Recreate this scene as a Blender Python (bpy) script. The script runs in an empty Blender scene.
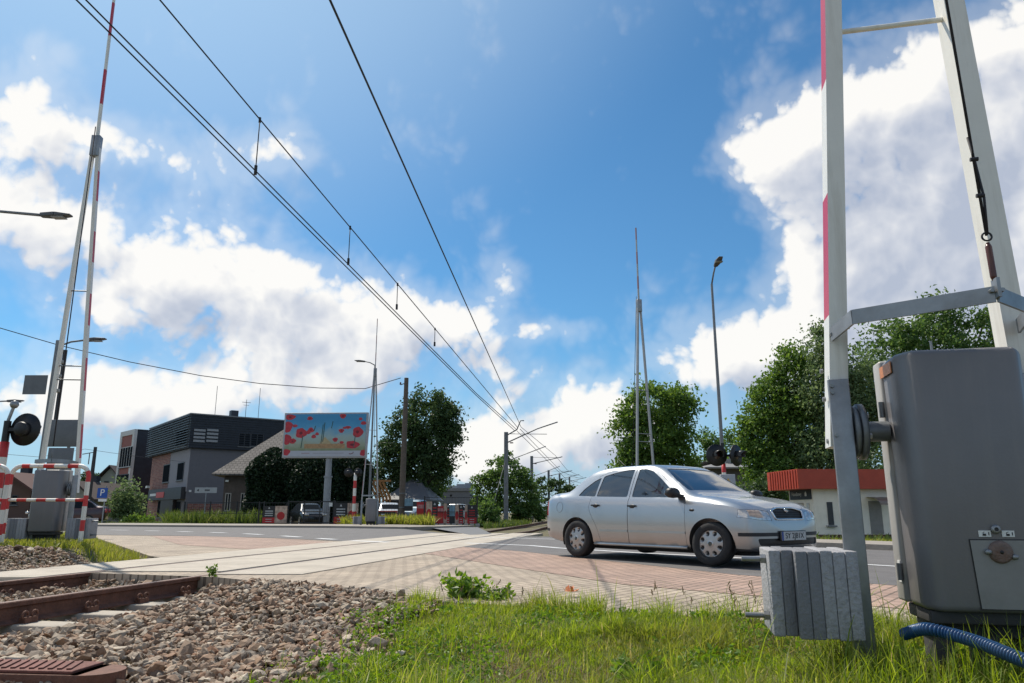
import bpy, bmesh, math, random
import numpy as np
from mathutils import Vector, Matrix, Euler, noise as mnoise
random.seed(7); RNG = np.random.default_rng(11)
R = math.radians
scene = bpy.context.scene
COL = scene.collection

# ------------------------------------------------------------------ camera
FPX, HOR, CAMH = 740.0, 512.0, 0.67
PITCH = math.atan((HOR - 341.5) / FPX)
cd = bpy.data.cameras.new('camera'); cam = bpy.data.objects.new('camera', cd); COL.objects.link(cam)
cam.location = (0, 0, CAMH); cam.rotation_euler = (R(90) + PITCH, 0, 0)
cd.sensor_width = 36; cd.lens = FPX / 1024 * 36; cd.clip_start = 0.05; cd.clip_end = 4000
scene.camera = cam
CP, SP = math.cos(PITCH), math.sin(PITCH)
def ray(px, py):
    v = 341.5 - py
    return px - 512.0, FPX * CP - v * SP, FPX * SP + v * CP
def at(px, py, Y):                       # surveying: sight line met at forward distance Y
    a, b, c = ray(px, py)
    return Vector((a * Y / b, Y, CAMH + c * Y / b))
def G(px, py, z=0.0):                    # sight line met with the level z
    a, b, c = ray(px, py); t = (z - CAMH) / c
    return Vector((a * t, b * t, z))
def gx(px, Y, z=0.0):                    # X of a column px at distance Y, height z
    ax = Y * CP + (z - CAMH) * SP
    return (px - 512) / FPX * ax

# ------------------------------------------------------------------ tags
def tag(o, label=None, cat=None, group=None, kind=None):
    if label: o['label'] = label
    if cat: o['category'] = cat
    if group: o['group'] = group
    if kind: o['kind'] = kind
    return o
def empty(name, loc=(0, 0, 0), rz=0.0, label=None, cat=None, group=None):
    o = bpy.data.objects.new(name, None); COL.objects.link(o)
    o.location = loc; o.rotation_euler = (0, 0, rz); o.empty_display_size = .2
    return tag(o, label, cat, group)
def copy_tree(o, parent=None):
    c = o.copy(); COL.objects.link(c)
    if parent is not None: c.parent = parent
    for ch in list(o.children): copy_tree(ch, c)
    return c

# ------------------------------------------------------------------ mesh collector
class MB:
    def __init__(s): s.v = []; s.f = []; s.m = []; s.sm = []
    def add(s, vs, fs, mi=0, M=None, smooth=False):
        b = len(s.v)
        for p in vs:
            p = Vector(p)
            s.v.append(M @ p if M is not None else p)
        for f in fs:
            s.f.append([b + i for i in f]); s.m.append(mi); s.sm.append(smooth)
        return s
    def box(s, c, d, mi=0, M=None, rz=0.0, top=1.0):
        x, y, z = d[0] / 2, d[1] / 2, d[2] / 2
        vs = [Vector(((x if i & 1 else -x) * (top if k else 1), (y if i & 2 else -y) * (top if k else 1), z if k else -z)) for k in (0, 1) for i in range(4)]
        if rz: vs = [Matrix.Rotation(rz, 3, 'Z') @ p for p in vs]
        vs = [p + Vector(c) for p in vs]
        return s.add(vs, [(0, 2, 3, 1), (4, 5, 7, 6), (0, 1, 5, 4), (1, 3, 7, 5), (3, 2, 6, 7), (2, 0, 4, 6)], mi, M)
    def bar(s, p0, p1, w, h, mi=0, up=(0, 0, 1), w1=None, h1=None):      # rectangular bar p0->p1
        p0, p1 = Vector(p0), Vector(p1); d = (p1 - p0).normalized()
        x = d.cross(Vector(up))
        if x.length < 1e-4: x = d.cross(Vector((0, 1, 0)))
        x.normalize(); y = x.cross(d).normalized()
        w1 = w if w1 is None else w1; h1 = h if h1 is None else h1
        vs = []
        for p, a, b in ((p0, w, h), (p1, w1, h1)):
            for i, j in ((-1, -1), (1, -1), (1, 1), (-1, 1)): vs.append(p + x * (a / 2 * i) + y * (b / 2 * j))
        return s.add(vs, [(3, 2, 1, 0), (4, 5, 6, 7), (0, 1, 5, 4), (1, 2, 6, 5), (2, 3, 7, 6), (3, 0, 4, 7)], mi)
    def cyl(s, p0, p1, r0, r1=None, n=12, mi=0, caps=True, smooth=True):
        r1 = r0 if r1 is None else r1
        p0, p1 = Vector(p0), Vector(p1); d = (p1 - p0).normalized()
        x = d.orthogonal().normalized(); y = d.cross(x)
        vs = [p + (x * math.cos(2 * math.pi * i / n) + y * math.sin(2 * math.pi * i / n)) * r for p, r in ((p0, r0), (p1, r1)) for i in range(n)]
        s.add(vs, [(i, (i + 1) % n, n + (i + 1) % n, n + i) for i in range(n)], mi, smooth=smooth)
        if caps:
            s.add(vs[:n], [tuple(range(n - 1, -1, -1))], mi); s.add(vs[n:], [tuple(range(n))], mi)
        return s
    def tube(s, pts, r, n=8, mi=0, mis=None, caps=True, taper=None):
        pts = [Vector(p) for p in pts]; k = len(pts)
        vs = []; prev = None
        for i, p in enumerate(pts):
            d = (pts[min(i + 1, k - 1)] - pts[max(i - 1, 0)]).normalized()
            if prev is None: x = d.orthogonal().normalized()
            else:
                x = prev - d * prev.dot(d)
                x = x.normalized() if x.length > 1e-6 else d.orthogonal().normalized()
            prev = x; y = d.cross(x)
            rr = r if taper is None else r + (taper - r) * i / (k - 1)
            if isinstance(r, (list, tuple)): rr = r[i]
            for j in range(n):
                a = 2 * math.pi * j / n; vs.append(p + (x * math.cos(a) + y * math.sin(a)) * rr)
        b = len(s.v); s.v.extend(vs)
        for i in range(k - 1):
            for j in range(n):
                s.f.append([b + i * n + j, b + i * n + (j + 1) % n, b + (i + 1) * n + (j + 1) % n, b + (i + 1) * n + j])
                s.m.append(mis[i] if mis else mi); s.sm.append(True)
        if caps:
            s.f.append([b + j for j in range(n - 1, -1, -1)]); s.m.append(mis[0] if mis else mi); s.sm.append(False)
            s.f.append([b + (k - 1) * n + j for j in range(n)]); s.m.append(mis[-1] if mis else mi); s.sm.append(False)
        return s
    def lathe(s, prof, o=(0, 0, 0), axis='Z', n=24, mi=0, mis=None):      # prof: (r, h)
        o = Vector(o); vs = []
        for r, h in prof:
            for j in range(n):
                a = 2 * math.pi * j / n; c, d = r * math.cos(a), r * math.sin(a)
                vs.append(o + Vector({'Z': (c, d, h), 'Y': (d, h, c), 'X': (h, c, d)}[axis]))
        for i in range(len(prof) - 1):
            s.add([], [], 0)
        b = len(s.v); s.v.extend(vs)
        for i in range(len(prof) - 1):
            for j in range(n):
                s.f.append([b + i * n + j, b + i * n + (j + 1) % n, b + (i + 1) * n + (j + 1) % n, b + (i + 1) * n + j])
                s.m.append(mis[i] if mis else mi); s.sm.append(True)
        return s
    def prism(s, poly, h, M=None, mi=0, z0=0.0):                          # closed 2-D polygon extruded along z0..z0+h, then M
        n = len(poly)
        vs = [Vector((p[0], p[1], z0)) for p in poly] + [Vector((p[0], p[1], z0 + h)) for p in poly]
        return s.add(vs, [tuple(range(n - 1, -1, -1)), tuple(range(n, 2 * n))] + [(i, (i + 1) % n, n + (i + 1) % n, n + i) for i in range(n)], mi, M)
    def build(s, name, mats, parent=None, bevel=0.0, seg=2, smooth=None, loc=None, weld=False):
        me = bpy.data.meshes.new(name)
        me.from_pydata([tuple(p) for p in s.v], [], s.f)
        if not isinstance(mats, (list, tuple)): mats = [mats]
        for m in mats: me.materials.append(m)
        me.polygons.foreach_set('material_index', s.m)
        me.polygons.foreach_set('use_smooth', s.sm if smooth is None else [smooth] * len(s.f))
        bm = bmesh.new(); bm.from_mesh(me)
        if weld: bmesh.ops.remove_doubles(bm, verts=bm.verts, dist=1e-5)
        bmesh.ops.recalc_face_normals(bm, faces=bm.faces)
        if bevel:
            es = [e for e in bm.edges if len(e.link_faces) == 2 and e.calc_face_angle(0) > R(35)]
            bmesh.ops.bevel(bm, geom=es, offset=bevel, segments=seg, profile=.5, affect='EDGES', clamp_overlap=True)
            for f in bm.faces: f.smooth = True
        bm.to_mesh(me); bm.free()
        if bevel: me.set_sharp_from_angle(angle=R(50))
        o = bpy.data.objects.new(name, me); COL.objects.link(o)
        if parent is not None: o.parent = parent
        if loc is not None: o.location = loc
        return o
def mesh_np(name, v, f, mat, parent=None, smooth=False, mi=None):
    me = bpy.data.meshes.new(name); v = np.asarray(v, dtype=np.float32); f = np.asarray(f, dtype=np.int32)
    k = f.shape[1]
    me.vertices.add(len(v)); me.vertices.foreach_set('co', v.ravel())
    me.loops.add(f.size); me.loops.foreach_set('vertex_index', f.ravel())
    me.polygons.add(len(f)); me.polygons.foreach_set('loop_start', np.arange(0, f.size, k, dtype=np.int32))
    for m in (mat if isinstance(mat, (list, tuple)) else [mat]): me.materials.append(m)
    me.polygons.foreach_set('use_smooth', np.full(len(f), smooth, dtype=bool))
    if mi is not None: me.polygons.foreach_set('material_index', np.asarray(mi, dtype=np.int32))
    me.update(calc_edges=True); me.validate()
    o = bpy.data.objects.new(name, me); COL.objects.link(o)
    if parent is not None: o.parent = parent
    return o
def text_obj(name, s, size, mat, parent, loc, rot, extrude=.002, align='CENTER'):
    cu = bpy.data.curves.new(name, 'FONT'); cu.body = s; cu.size = size; cu.extrude = extrude
    cu.align_x = align; cu.align_y = 'CENTER'
    t = bpy.data.objects.new(name, cu); COL.objects.link(t)
    dg = bpy.context.evaluated_depsgraph_get()
    me = bpy.data.meshes.new_from_object(t.evaluated_get(dg)); bpy.data.objects.remove(t)
    me.materials.clear(); me.materials.append(mat)
    o = bpy.data.objects.new(name, me); COL.objects.link(o); o.parent = parent
    o.location = loc; o.rotation_euler = rot
    return o

# ------------------------------------------------------------------ materials
MATS = {}
def nt_new(name):
    m = bpy.data.materials.new(name); m.use_nodes = True
    nt = m.node_tree; b = nt.nodes['Principled BSDF']; return m, nt, b
def mat(name, col, rough=.6, metal=0.0, var=.12, scale=6.0, bump=0.0, bscale=None, coat=0.0, dirt=None, dscale=3.0, damt=.5, spec=.5, detail=6, streak=False):
    if name in MATS: return MATS[name]
    m, nt, b = nt_new(name); N = nt.nodes; L = nt.links
    tc = N.new('ShaderNodeTexCoord')
    nz = N.new('ShaderNodeTexNoise'); nz.inputs['Scale'].default_value = scale; nz.inputs['Detail'].default_value = detail; nz.inputs['Roughness'].default_value = .65
    L.new(tc.outputs['Object'], nz.inputs['Vector'])
    rp = N.new('ShaderNodeValToRGB'); rp.color_ramp.elements[0].position = .3; rp.color_ramp.elements[1].position = .72
    rp.color_ramp.elements[0].color = (*[max(0, c * (1 - var)) for c in col], 1); rp.color_ramp.elements[1].color = (*[min(1, c * (1 + var)) for c in col], 1)
    L.new(nz.outputs['Fac'], rp.inputs['Fac']); out = rp.outputs['Color']
    if dirt:
        n2 = N.new('ShaderNodeTexNoise'); n2.inputs['Scale'].default_value = dscale; n2.inputs['Detail'].default_value = 8; n2.inputs['Roughness'].default_value = .7
        if streak:
            mp = N.new('ShaderNodeMapping'); mp.inputs['Scale'].default_value = (1, 1, .09); L.new(tc.outputs['Object'], mp.inputs['Vector']); L.new(mp.outputs['Vector'], n2.inputs['Vector'])
        else: L.new(tc.outputs['Object'], n2.inputs['Vector'])
        r2 = N.new('ShaderNodeMapRange'); r2.inputs['From Min'].default_value = .48; r2.inputs['From Max'].default_value = .72; r2.inputs['To Max'].default_value = damt
        L.new(n2.outputs['Fac'], r2.inputs['Value'])
        mx = N.new('ShaderNodeMix'); mx.data_type = 'RGBA'; L.new(r2.outputs['Result'], mx.inputs['Factor']); L.new(out, mx.inputs['A'])
        mx.inputs['B'].default_value = (*dirt, 1); out = mx.outputs['Result']
    L.new(out, b.inputs['Base Color'])
    b.inputs['Roughness'].default_value = rough; b.inputs['Metallic'].default_value = metal; b.inputs['Coat Weight'].default_value = coat
    b.inputs['Coat Roughness'].default_value = .06; b.inputs['Specular IOR Level'].default_value = spec
    if bump:
        bp = N.new('ShaderNodeBump'); bp.inputs['Strength'].default_value = min(1, bump); bp.inputs['Distance'].default_value = .02
        n3 = N.new('ShaderNodeTexNoise'); n3.inputs['Scale'].default_value = bscale or scale * 4; n3.inputs['Detail'].default_value = 5
        L.new(tc.outputs['Object'], n3.inputs['Vector']); L.new(n3.outputs['Fac'], bp.inputs['Height']); L.new(bp.outputs['Normal'], b.inputs['Normal'])
    MATS[name] = m; return m
def leaf_mat(name, c0, c1, c2=None, trans=.35, rough=.55):
    if name in MATS: return MATS[name]
    m, nt, b = nt_new(name); N = nt.nodes; L = nt.links
    g = N.new('ShaderNodeNewGeometry'); rp = N.new('ShaderNodeValToRGB')
    rp.color_ramp.elements[0].color = (*c0, 1); rp.color_ramp.elements[1].color = (*c1, 1)
    if c2: e = rp.color_ramp.elements.new(.93); e.color = (*c1, 1); rp.color_ramp.elements[2].color = (*c2, 1)
    L.new(g.outputs['Random Per Island'], rp.inputs['Fac'])
    L.new(rp.outputs['Color'], b.inputs['Base Color']); b.inputs['Roughness'].default_value = rough; b.inputs['Specular IOR Level'].default_value = .3
    tr = N.new('ShaderNodeBsdfTranslucent'); 
    hs = N.new('ShaderNodeHueSaturation'); hs.inputs['Value'].default_value = 1.5; hs.inputs['Saturation'].default_value = 1.15; hs.inputs['Hue'].default_value = .485
    L.new(rp.outputs['Color'], hs.inputs['Color']); L.new(hs.outputs['Color'], tr.inputs['Color'])
    mx = N.new('ShaderNodeMixShader'); mx.inputs[0].default_value = trans
    L.new(b.outputs[0], mx.inputs[1]); L.new(tr.outputs[0], mx.inputs[2]); L.new(mx.outputs[0], N['Material Output'].inputs['Surface'])
    MATS[name] = m; return m
def island_mat(name, cols, rough=.8, scale=30, bump=.5):
    m, nt, b = nt_new(name); N = nt.nodes; L = nt.links
    g = N.new('ShaderNodeNewGeometry'); rp = N.new('ShaderNodeValToRGB'); cr = rp.color_ramp; cr.interpolation = 'LINEAR'
    for i, c in enumerate(cols):
        p = i / (len(cols) - 1)
        if i == 0: cr.elements[0].color = (*c, 1)
        elif i == len(cols) - 1: cr.elements[-1].color = (*c, 1)
        else: e = cr.elements.new(p); e.color = (*c, 1)
    L.new(g.outputs['Random Per Island'], rp.inputs['Fac'])
    tc = N.new('ShaderNodeTexCoord'); nz = N.new('ShaderNodeTexNoise'); nz.inputs['Scale'].default_value = scale; nz.inputs['Detail'].default_value = 6
    L.new(tc.outputs['Object'], nz.inputs['Vector'])
    mr = N.new('ShaderNodeMapRange'); mr.inputs['From Min'].default_value = .3; mr.inputs['From Max'].default_value = .7; mr.inputs['To Min'].default_value = .72; mr.inputs['To Max'].default_value = 1.2
    L.new(nz.outputs['Fac'], mr.inputs['Value'])
    mx = N.new('ShaderNodeMix'); mx.data_type = 'RGBA'; mx.blend_type = 'MULTIPLY'; mx.inputs['Factor'].default_value = 1
    L.new(rp.outputs['Color'], mx.inputs['A']); L.new(mr.outputs['Result'], mx.inputs['B']); L.new(mx.outputs['Result'], b.inputs['Base Color'])
    b.inputs['Roughness'].default_value = rough
    bp = N.new('ShaderNodeBump'); bp.inputs['Strength'].default_value = bump; bp.inputs['Distance'].default_value = .01
    L.new(nz.outputs['Fac'], bp.inputs['Height']); L.new(bp.outputs['Normal'], b.inputs['Normal'])
    MATS[name] = m; return m
def brick_mat(name, c1, c2, mortar, bw, bh, msize=.06, rot=0.0, rough=.8, vert=False, bump=.4, var=.35, offset=.5):
    m, nt, b = nt_new(name); N = nt.nodes; L = nt.links
    tc = N.new('ShaderNodeTexCoord'); mp = N.new('ShaderNodeMapping'); L.new(tc.outputs['Object'], mp.inputs['Vector'])
    mp.inputs['Rotation'].default_value = (0, 0, rot)
    src = mp.outputs['Vector']
    if vert:                                        # facade: x+y against height
        sx = N.new('ShaderNodeSeparateXYZ'); L.new(src, sx.inputs[0]); ad = N.new('ShaderNodeMath'); L.new(sx.outputs[0], ad.inputs[0]); L.new(sx.outputs[1], ad.inputs[1])
        cb = N.new('ShaderNodeCombineXYZ'); L.new(ad.outputs[0], cb.inputs[0]); L.new(sx.outputs[2], cb.inputs[1]); src = cb.outputs[0]
    br = N.new('ShaderNodeTexBrick'); L.new(src, br.inputs['Vector'])
    br.inputs['Scale'].default_value = 1; br.inputs['Brick Width'].default_value = bw; br.inputs['Row Height'].default_value = bh
    br.inputs['Mortar Size'].default_value = msize * bh; br.inputs['Color1'].default_value = (*c1, 1); br.inputs['Color2'].default_value = (*c2, 1); br.inputs['Mortar'].default_value = (*mortar, 1)
    br.offset = offset; br.inputs['Bias'].default_value = 0
    nz = N.new('ShaderNodeTexNoise'); nz.inputs['Scale'].default_value = 1.3; nz.inputs['Detail'].default_value = 9; nz.inputs['Roughness'].default_value = .7; L.new(tc.outputs['Object'], nz.inputs['Vector'])
    mr = N.new('ShaderNodeMapRange'); mr.inputs['From Min'].default_value = .25; mr.inputs['From Max'].default_value = .75; mr.inputs['To Min'].default_value = 1 - var; mr.inputs['To Max'].default_value = 1 + var
    L.new(nz.outputs['Fac'], mr.inputs['Value'])
    mx = N.new('ShaderNodeMix'); mx.data_type = 'RGBA'; mx.blend_type = 'MULTIPLY'; mx.inputs['Factor'].default_value = 1
    L.new(br.outputs['Color'], mx.inputs['A']); L.new(mr.outputs['Result'], mx.inputs['B']); L.new(mx.outputs['Result'], b.inputs['Base Color'])
    b.inputs['Roughness'].default_value = rough
    bp = N.new('ShaderNodeBump'); bp.inputs['Strength'].default_value = bump; bp.inputs['Distance'].default_value = .008; bp.invert = True
    L.new(br.outputs['Fac'], bp.inputs['Height']); L.new(bp.outputs['Normal'], b.inputs['Normal'])
    MATS[name] = m; return m
def glass_mat(name, tint=(.55, .6, .62), alpha=.55, rough=.03):
    if name in MATS: return MATS[name]
    m, nt, b = nt_new(name); N = nt.nodes; L = nt.links
    gl = N.new('ShaderNodeBsdfGlossy'); gl.inputs['Roughness'].default_value = rough
    tr = N.new('ShaderNodeBsdfTransparent'); tr.inputs['Color'].default_value = (*tint, 1)
    fr = N.new('ShaderNodeFresnel'); fr.inputs['IOR'].default_value = 1.5
    ad = N.new('ShaderNodeMath'); ad.operation = 'MULTIPLY_ADD'; L.new(fr.outputs[0], ad.inputs[0]); ad.inputs[1].default_value = 1.9; ad.inputs[2].default_value = .09
    mx = N.new('ShaderNodeMixShader'); L.new(ad.outputs[0], mx.inputs[0]); L.new(tr.outputs[0], mx.inputs[1]); L.new(gl.outputs[0], mx.inputs[2])
    L.new(mx.outputs[0], N['Material Output'].inputs['Surface']); MATS[name] = m; return m

M_galv = mat('galvanised_steel', (.30, .31, .32), .45, .75, .22, 5, .05, dirt=(.16, .14, .12), damt=.45)
M_galvd = mat('dark_galvanised', (.17, .18, .19), .5, .5, .2, 9, .05)
M_white = mat('white_paint', (.80, .77, .70), .4, 0, .05, 3, 0, dirt=(.42, .37, .29), damt=.6, dscale=7, streak=True)
M_red = mat('red_paint', (.55, .03, .03), .45, 0, .15, 4, dirt=(.36, .10, .08), damt=.5, dscale=8, streak=True)
M_darkred = mat('red_reflective', (.50, .025, .06), .4, 0, .1, 4, dirt=(.36, .08, .09), damt=.55, dscale=9, streak=True)
M_black = mat('black_plastic', (.012, .012, .014), .45, 0, .2, 8)
M_conc = mat('concrete', (.36, .35, .33), .85, 0, .18, 5, .35, 40, dirt=(.20, .185, .165), dscale=4, damt=.5)
M_concl = mat('pale_concrete', (.46, .405, .335), .85, 0, .12, 3, .3, 60, dirt=(.27, .235, .19), dscale=1.2, damt=.5)
M_rust = mat('rusty_steel', (.155, .072, .048), .75, .2, .3, 14, .4, 60, dirt=(.075, .036, .026), dscale=9, damt=.6)
M_railtop = mat('rail_top', (.17, .11, .085), .5, .4, .2, 10)
M_wood = mat('weathered_wood', (.13, .10, .08), .85, 0, .25, 6, .3, 20)
M_dark = mat('dark_void', (.01, .01, .011), .8)
M_cable = mat('cable_black', (.015, .015, .017), .6)
M_ins = mat('insulator_brown', (.10, .03, .02), .25)
# ------------------------------------------------------------------ light and sky
SUN_AZ, SUN_EL = R(-40), R(56)          # azimuth from +Y, negative = to the left
sd = bpy.data.lights.new('sun', 'SUN'); sd.energy = 4.9; sd.angle = R(.53); sd.color = (1, .925, .80)
so = bpy.data.objects.new('sun', sd); COL.objects.link(so)
SUNV = Vector((math.sin(SUN_AZ) * math.cos(SUN_EL), math.cos(SUN_AZ) * math.cos(SUN_EL), math.sin(SUN_EL)))
so.rotation_euler = SUNV.to_track_quat('Z', 'Y').to_euler()
world = bpy.data.worlds.new('World'); scene.world = world; world.use_nodes = True
def make_sky():
    nt = world.node_tree; N = nt.nodes; L = nt.links; bg = N['Background']
    sky = N.new('ShaderNodeTexSky'); sky.sky_type = 'NISHITA'; sky.sun_disc = False
    sky.sun_elevation = SUN_EL; sky.sun_rotation = SUN_AZ; sky.altitude = 250; sky.air_density = 1.0; sky.dust_density = .6; sky.ozone_density = 2.2
    def ae(px, py):
        a, b, c = ray(px, py); return math.atan2(a, b), math.atan2(c, math.hypot(a, b))
    blobs = [  # centre and radii of each bank of cloud, amplitude
        (985, 70, 105, 80, .95), (900, 170, 120, 90, 1.1), (930, 300, 150, 110, 1.1), (775, 150, 55, 36, .8), (830, 130, 60, 48, .8), (815, 240, 45, 50, .5), (810, 345, 110, 50, .95), (700, 365, 60, 34, .8),
        (1120, 200, 150, 200, 1), (40, 130, 120, 40, .64), (160, 150, 90, 32, .6), (290, 152, 48, 26, .62), (20, 180, 70, 40, .5),
        (60, 270, 170, 75, .66), (210, 265, 90, 48, .62), (310, 300, 105, 62, .72), (250, 350, 160, 45, .58), (860, 215, 75, 130, .55), (420, 318, 60, 40, .75), (505, 335, 60, 34, .6), (512, 280, 20, 24, .55), (560, 330, 42, 13, .75), (590, 362, 16, 7, .5),
        (480, 455, 62, 34, .95), (560, 415, 70, 30, .7), (615, 415, 55, 36, .8), (590, 460, 110, 40, .7), (530, 375, 60, 20, .55), (380, 380, 80, 24, .5), (60, 50, 60, 26, .26), (620, 15, 30, 12, .25),
        (180, 420, 170, 40, .56), (60, 400, 130, 40, .58), (40, 220, 60, 30, .4), (20, 80, 60, 40, .3), (240, 398, 80, 25, .5)]
    sky_blobs = [(ae(px, py), ae(px + rx, py)[0] - ae(px, py)[0], ae(px, py - ry)[1] - ae(px, py)[1], am) for (px, py, rx, ry, am) in blobs]
    sky_blobs += [((2.0, .5), .6, .32, 1), ((-2.1, .55), .7, .35, 1), ((3.0, .6), .5, .4, .9), ((-1.35, .35), .35, .2, .8), ((-2.9, .3), .5, .2, .9), ((1.2, .9), .5, .25, .8)]  # unseen clouds added behind and beside the camera to neutralise the fill light
    # density group: in Vector (azimuth, elevation, 0) -> density
    def density(name, det, puff):
     g = bpy.data.node_groups.new(name, 'ShaderNodeTree')
     g.interface.new_socket('P', in_out='INPUT', socket_type='NodeSocketVector'); g.interface.new_socket('D', in_out='OUTPUT', socket_type='NodeSocketFloat')
     gn, gl = g.nodes, g.links; gi = gn.new('NodeGroupInput'); go = gn.new('NodeGroupOutput')
     acc = None
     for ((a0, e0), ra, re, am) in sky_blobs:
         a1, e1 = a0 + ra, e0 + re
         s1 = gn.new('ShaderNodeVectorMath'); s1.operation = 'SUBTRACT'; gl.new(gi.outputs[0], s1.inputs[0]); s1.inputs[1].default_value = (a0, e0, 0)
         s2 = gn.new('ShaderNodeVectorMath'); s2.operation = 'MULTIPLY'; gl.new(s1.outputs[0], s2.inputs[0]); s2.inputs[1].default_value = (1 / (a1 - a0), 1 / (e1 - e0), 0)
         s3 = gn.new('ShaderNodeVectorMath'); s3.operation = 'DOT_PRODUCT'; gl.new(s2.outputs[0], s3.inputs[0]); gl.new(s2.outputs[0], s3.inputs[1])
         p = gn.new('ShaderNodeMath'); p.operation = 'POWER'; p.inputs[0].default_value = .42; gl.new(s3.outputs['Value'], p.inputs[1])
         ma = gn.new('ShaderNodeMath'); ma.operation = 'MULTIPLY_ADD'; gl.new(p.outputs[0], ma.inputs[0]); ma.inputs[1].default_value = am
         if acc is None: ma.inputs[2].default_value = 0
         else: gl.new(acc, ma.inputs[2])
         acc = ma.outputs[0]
     mn = gn.new('ShaderNodeMath'); mn.operation = 'MINIMUM'; gl.new(acc, mn.inputs[0]); mn.inputs[1].default_value = 1.3
     nz = gn.new('ShaderNodeTexNoise'); nz.noise_dimensions = '2D'; nz.inputs['Scale'].default_value = 7; nz.inputs['Detail'].default_value = det; nz.inputs['Roughness'].default_value = .56; 
     gl.new(gi.outputs[0], nz.inputs['Vector'])
     vo = gn.new('ShaderNodeTexVoronoi'); vo.voronoi_dimensions = '2D'; vo.feature = 'F1'; vo.inputs['Scale'].default_value = 22; vo.inputs['Detail'].default_value = 2; vo.inputs['Roughness'].default_value = .6
     dm = gn.new('ShaderNodeVectorMath'); dm.operation = 'MULTIPLY_ADD'; gl.new(nz.outputs['Fac'], dm.inputs[0]); dm.inputs[1].default_value = (.06, .06, 0); gl.new(gi.outputs[0], dm.inputs[2]); gl.new(dm.outputs[0], vo.inputs['Vector'])
     m1 = gn.new('ShaderNodeMath'); m1.operation = 'MULTIPLY_ADD'; gl.new(nz.outputs['Fac'], m1.inputs[0]); m1.inputs[1].default_value = 1.5; gl.new(mn.outputs[0], m1.inputs[2])
     m2 = gn.new('ShaderNodeMath'); m2.operation = 'MULTIPLY_ADD'; gl.new(vo.outputs['Distance'], m2.inputs[0]); m2.inputs[1].default_value = puff; gl.new(m1.outputs[0], m2.inputs[2])
     m3 = gn.new('ShaderNodeMath'); m3.operation = 'SUBTRACT'; gl.new(m2.outputs[0], m3.inputs[0]); m3.inputs[1].default_value = 1.02; gl.new(m3.outputs[0], go.inputs[0])
     return g
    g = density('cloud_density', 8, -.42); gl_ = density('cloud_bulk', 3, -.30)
    tc = N.new('ShaderNodeTexCoord'); sx = N.new('ShaderNodeSeparateXYZ'); L.new(tc.outputs['Generated'], sx.inputs[0])
    az = N.new('ShaderNodeMath'); az.operation = 'ARCTAN2'; L.new(sx.outputs[0], az.inputs[0]); L.new(sx.outputs[1], az.inputs[1])
    el = N.new('ShaderNodeMath'); el.operation = 'ARCSINE'; L.new(sx.outputs[2], el.inputs[0])
    cb = N.new('ShaderNodeCombineXYZ'); L.new(az.outputs[0], cb.inputs[0]); L.new(el.outputs[0], cb.inputs[1])
    d0 = N.new('ShaderNodeGroup'); d0.node_tree = g; L.new(cb.outputs[0], d0.inputs[0])
    of = N.new('ShaderNodeVectorMath'); of.operation = 'ADD'; L.new(cb.outputs[0], of.inputs[0]); of.inputs[1].default_value = (-.034, .042, 0)
    d2 = N.new('ShaderNodeGroup'); d2.node_tree = gl_; L.new(cb.outputs[0], d2.inputs[0]); d1 = N.new('ShaderNodeGroup'); d1.node_tree = gl_; L.new(of.outputs[0], d1.inputs[0])
    al = N.new('ShaderNodeMapRange'); al.interpolation_type = 'SMOOTHSTEP'; al.inputs['From Min'].default_value = .0; al.inputs['From Max'].default_value = .42; al.inputs['To Max'].default_value = .97; L.new(d0.outputs[0], al.inputs['Value'])
    ve = N.new('ShaderNodeMapRange'); ve.interpolation_type = 'SMOOTHSTEP'; ve.inputs['From Min'].default_value = -.42; ve.inputs['From Max'].default_value = .25; ve.inputs['To Max'].default_value = .24; L.new(d2.outputs[0], ve.inputs['Value'])
    am_ = N.new('ShaderNodeMath'); am_.operation = 'MAXIMUM'; L.new(al.outputs['Result'], am_.inputs[0]); L.new(ve.outputs['Result'], am_.inputs[1])
    df = N.new('ShaderNodeMath'); df.operation = 'SUBTRACT'; L.new(d2.outputs[0], df.inputs[0]); L.new(d1.outputs[0], df.inputs[1])
    li = N.new('ShaderNodeMath'); li.operation = 'MULTIPLY_ADD'; L.new(df.outputs[0], li.inputs[0]); li.inputs[1].default_value = 1.1; li.inputs[2].default_value = .70
    th = N.new('ShaderNodeMapRange'); th.inputs['From Min'].default_value = .35; th.inputs['From Max'].default_value = 1.0; th.inputs['To Min'].default_value = 0; th.inputs['To Max'].default_value = -.30; L.new(d0.outputs[0], th.inputs['Value'])
    l2 = N.new('ShaderNodeMath'); L.new(li.outputs[0], l2.inputs[0]); L.new(th.outputs[0], l2.inputs[1])
    # thicker, greyer bodies of the banks
    shd = None
    for (px, py, rx, ry, am) in ((900, 215, 70, 75, .42), (905, 320, 110, 60, .42), (985, 150, 60, 90, .25), (60, 340, 120, 40, .16), (180, 330, 60, 40, .08), (330, 330, 60, 30, .08), (560, 445, 90, 22, .10)):
        a0, e0 = ae(px, py); a1, e1 = ae(px + rx, py)[0] - a0, ae(px, py - ry)[1] - e0
        q1 = N.new('ShaderNodeVectorMath'); q1.operation = 'SUBTRACT'; L.new(cb.outputs[0], q1.inputs[0]); q1.inputs[1].default_value = (a0, e0, 0)
        q2 = N.new('ShaderNodeVectorMath'); q2.operation = 'MULTIPLY'; L.new(q1.outputs[0], q2.inputs[0]); q2.inputs[1].default_value = (1 / a1, 1 / e1, 0)
        q3 = N.new('ShaderNodeVectorMath'); q3.operation = 'DOT_PRODUCT'; L.new(q2.outputs[0], q3.inputs[0]); L.new(q2.outputs[0], q3.inputs[1])
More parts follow.
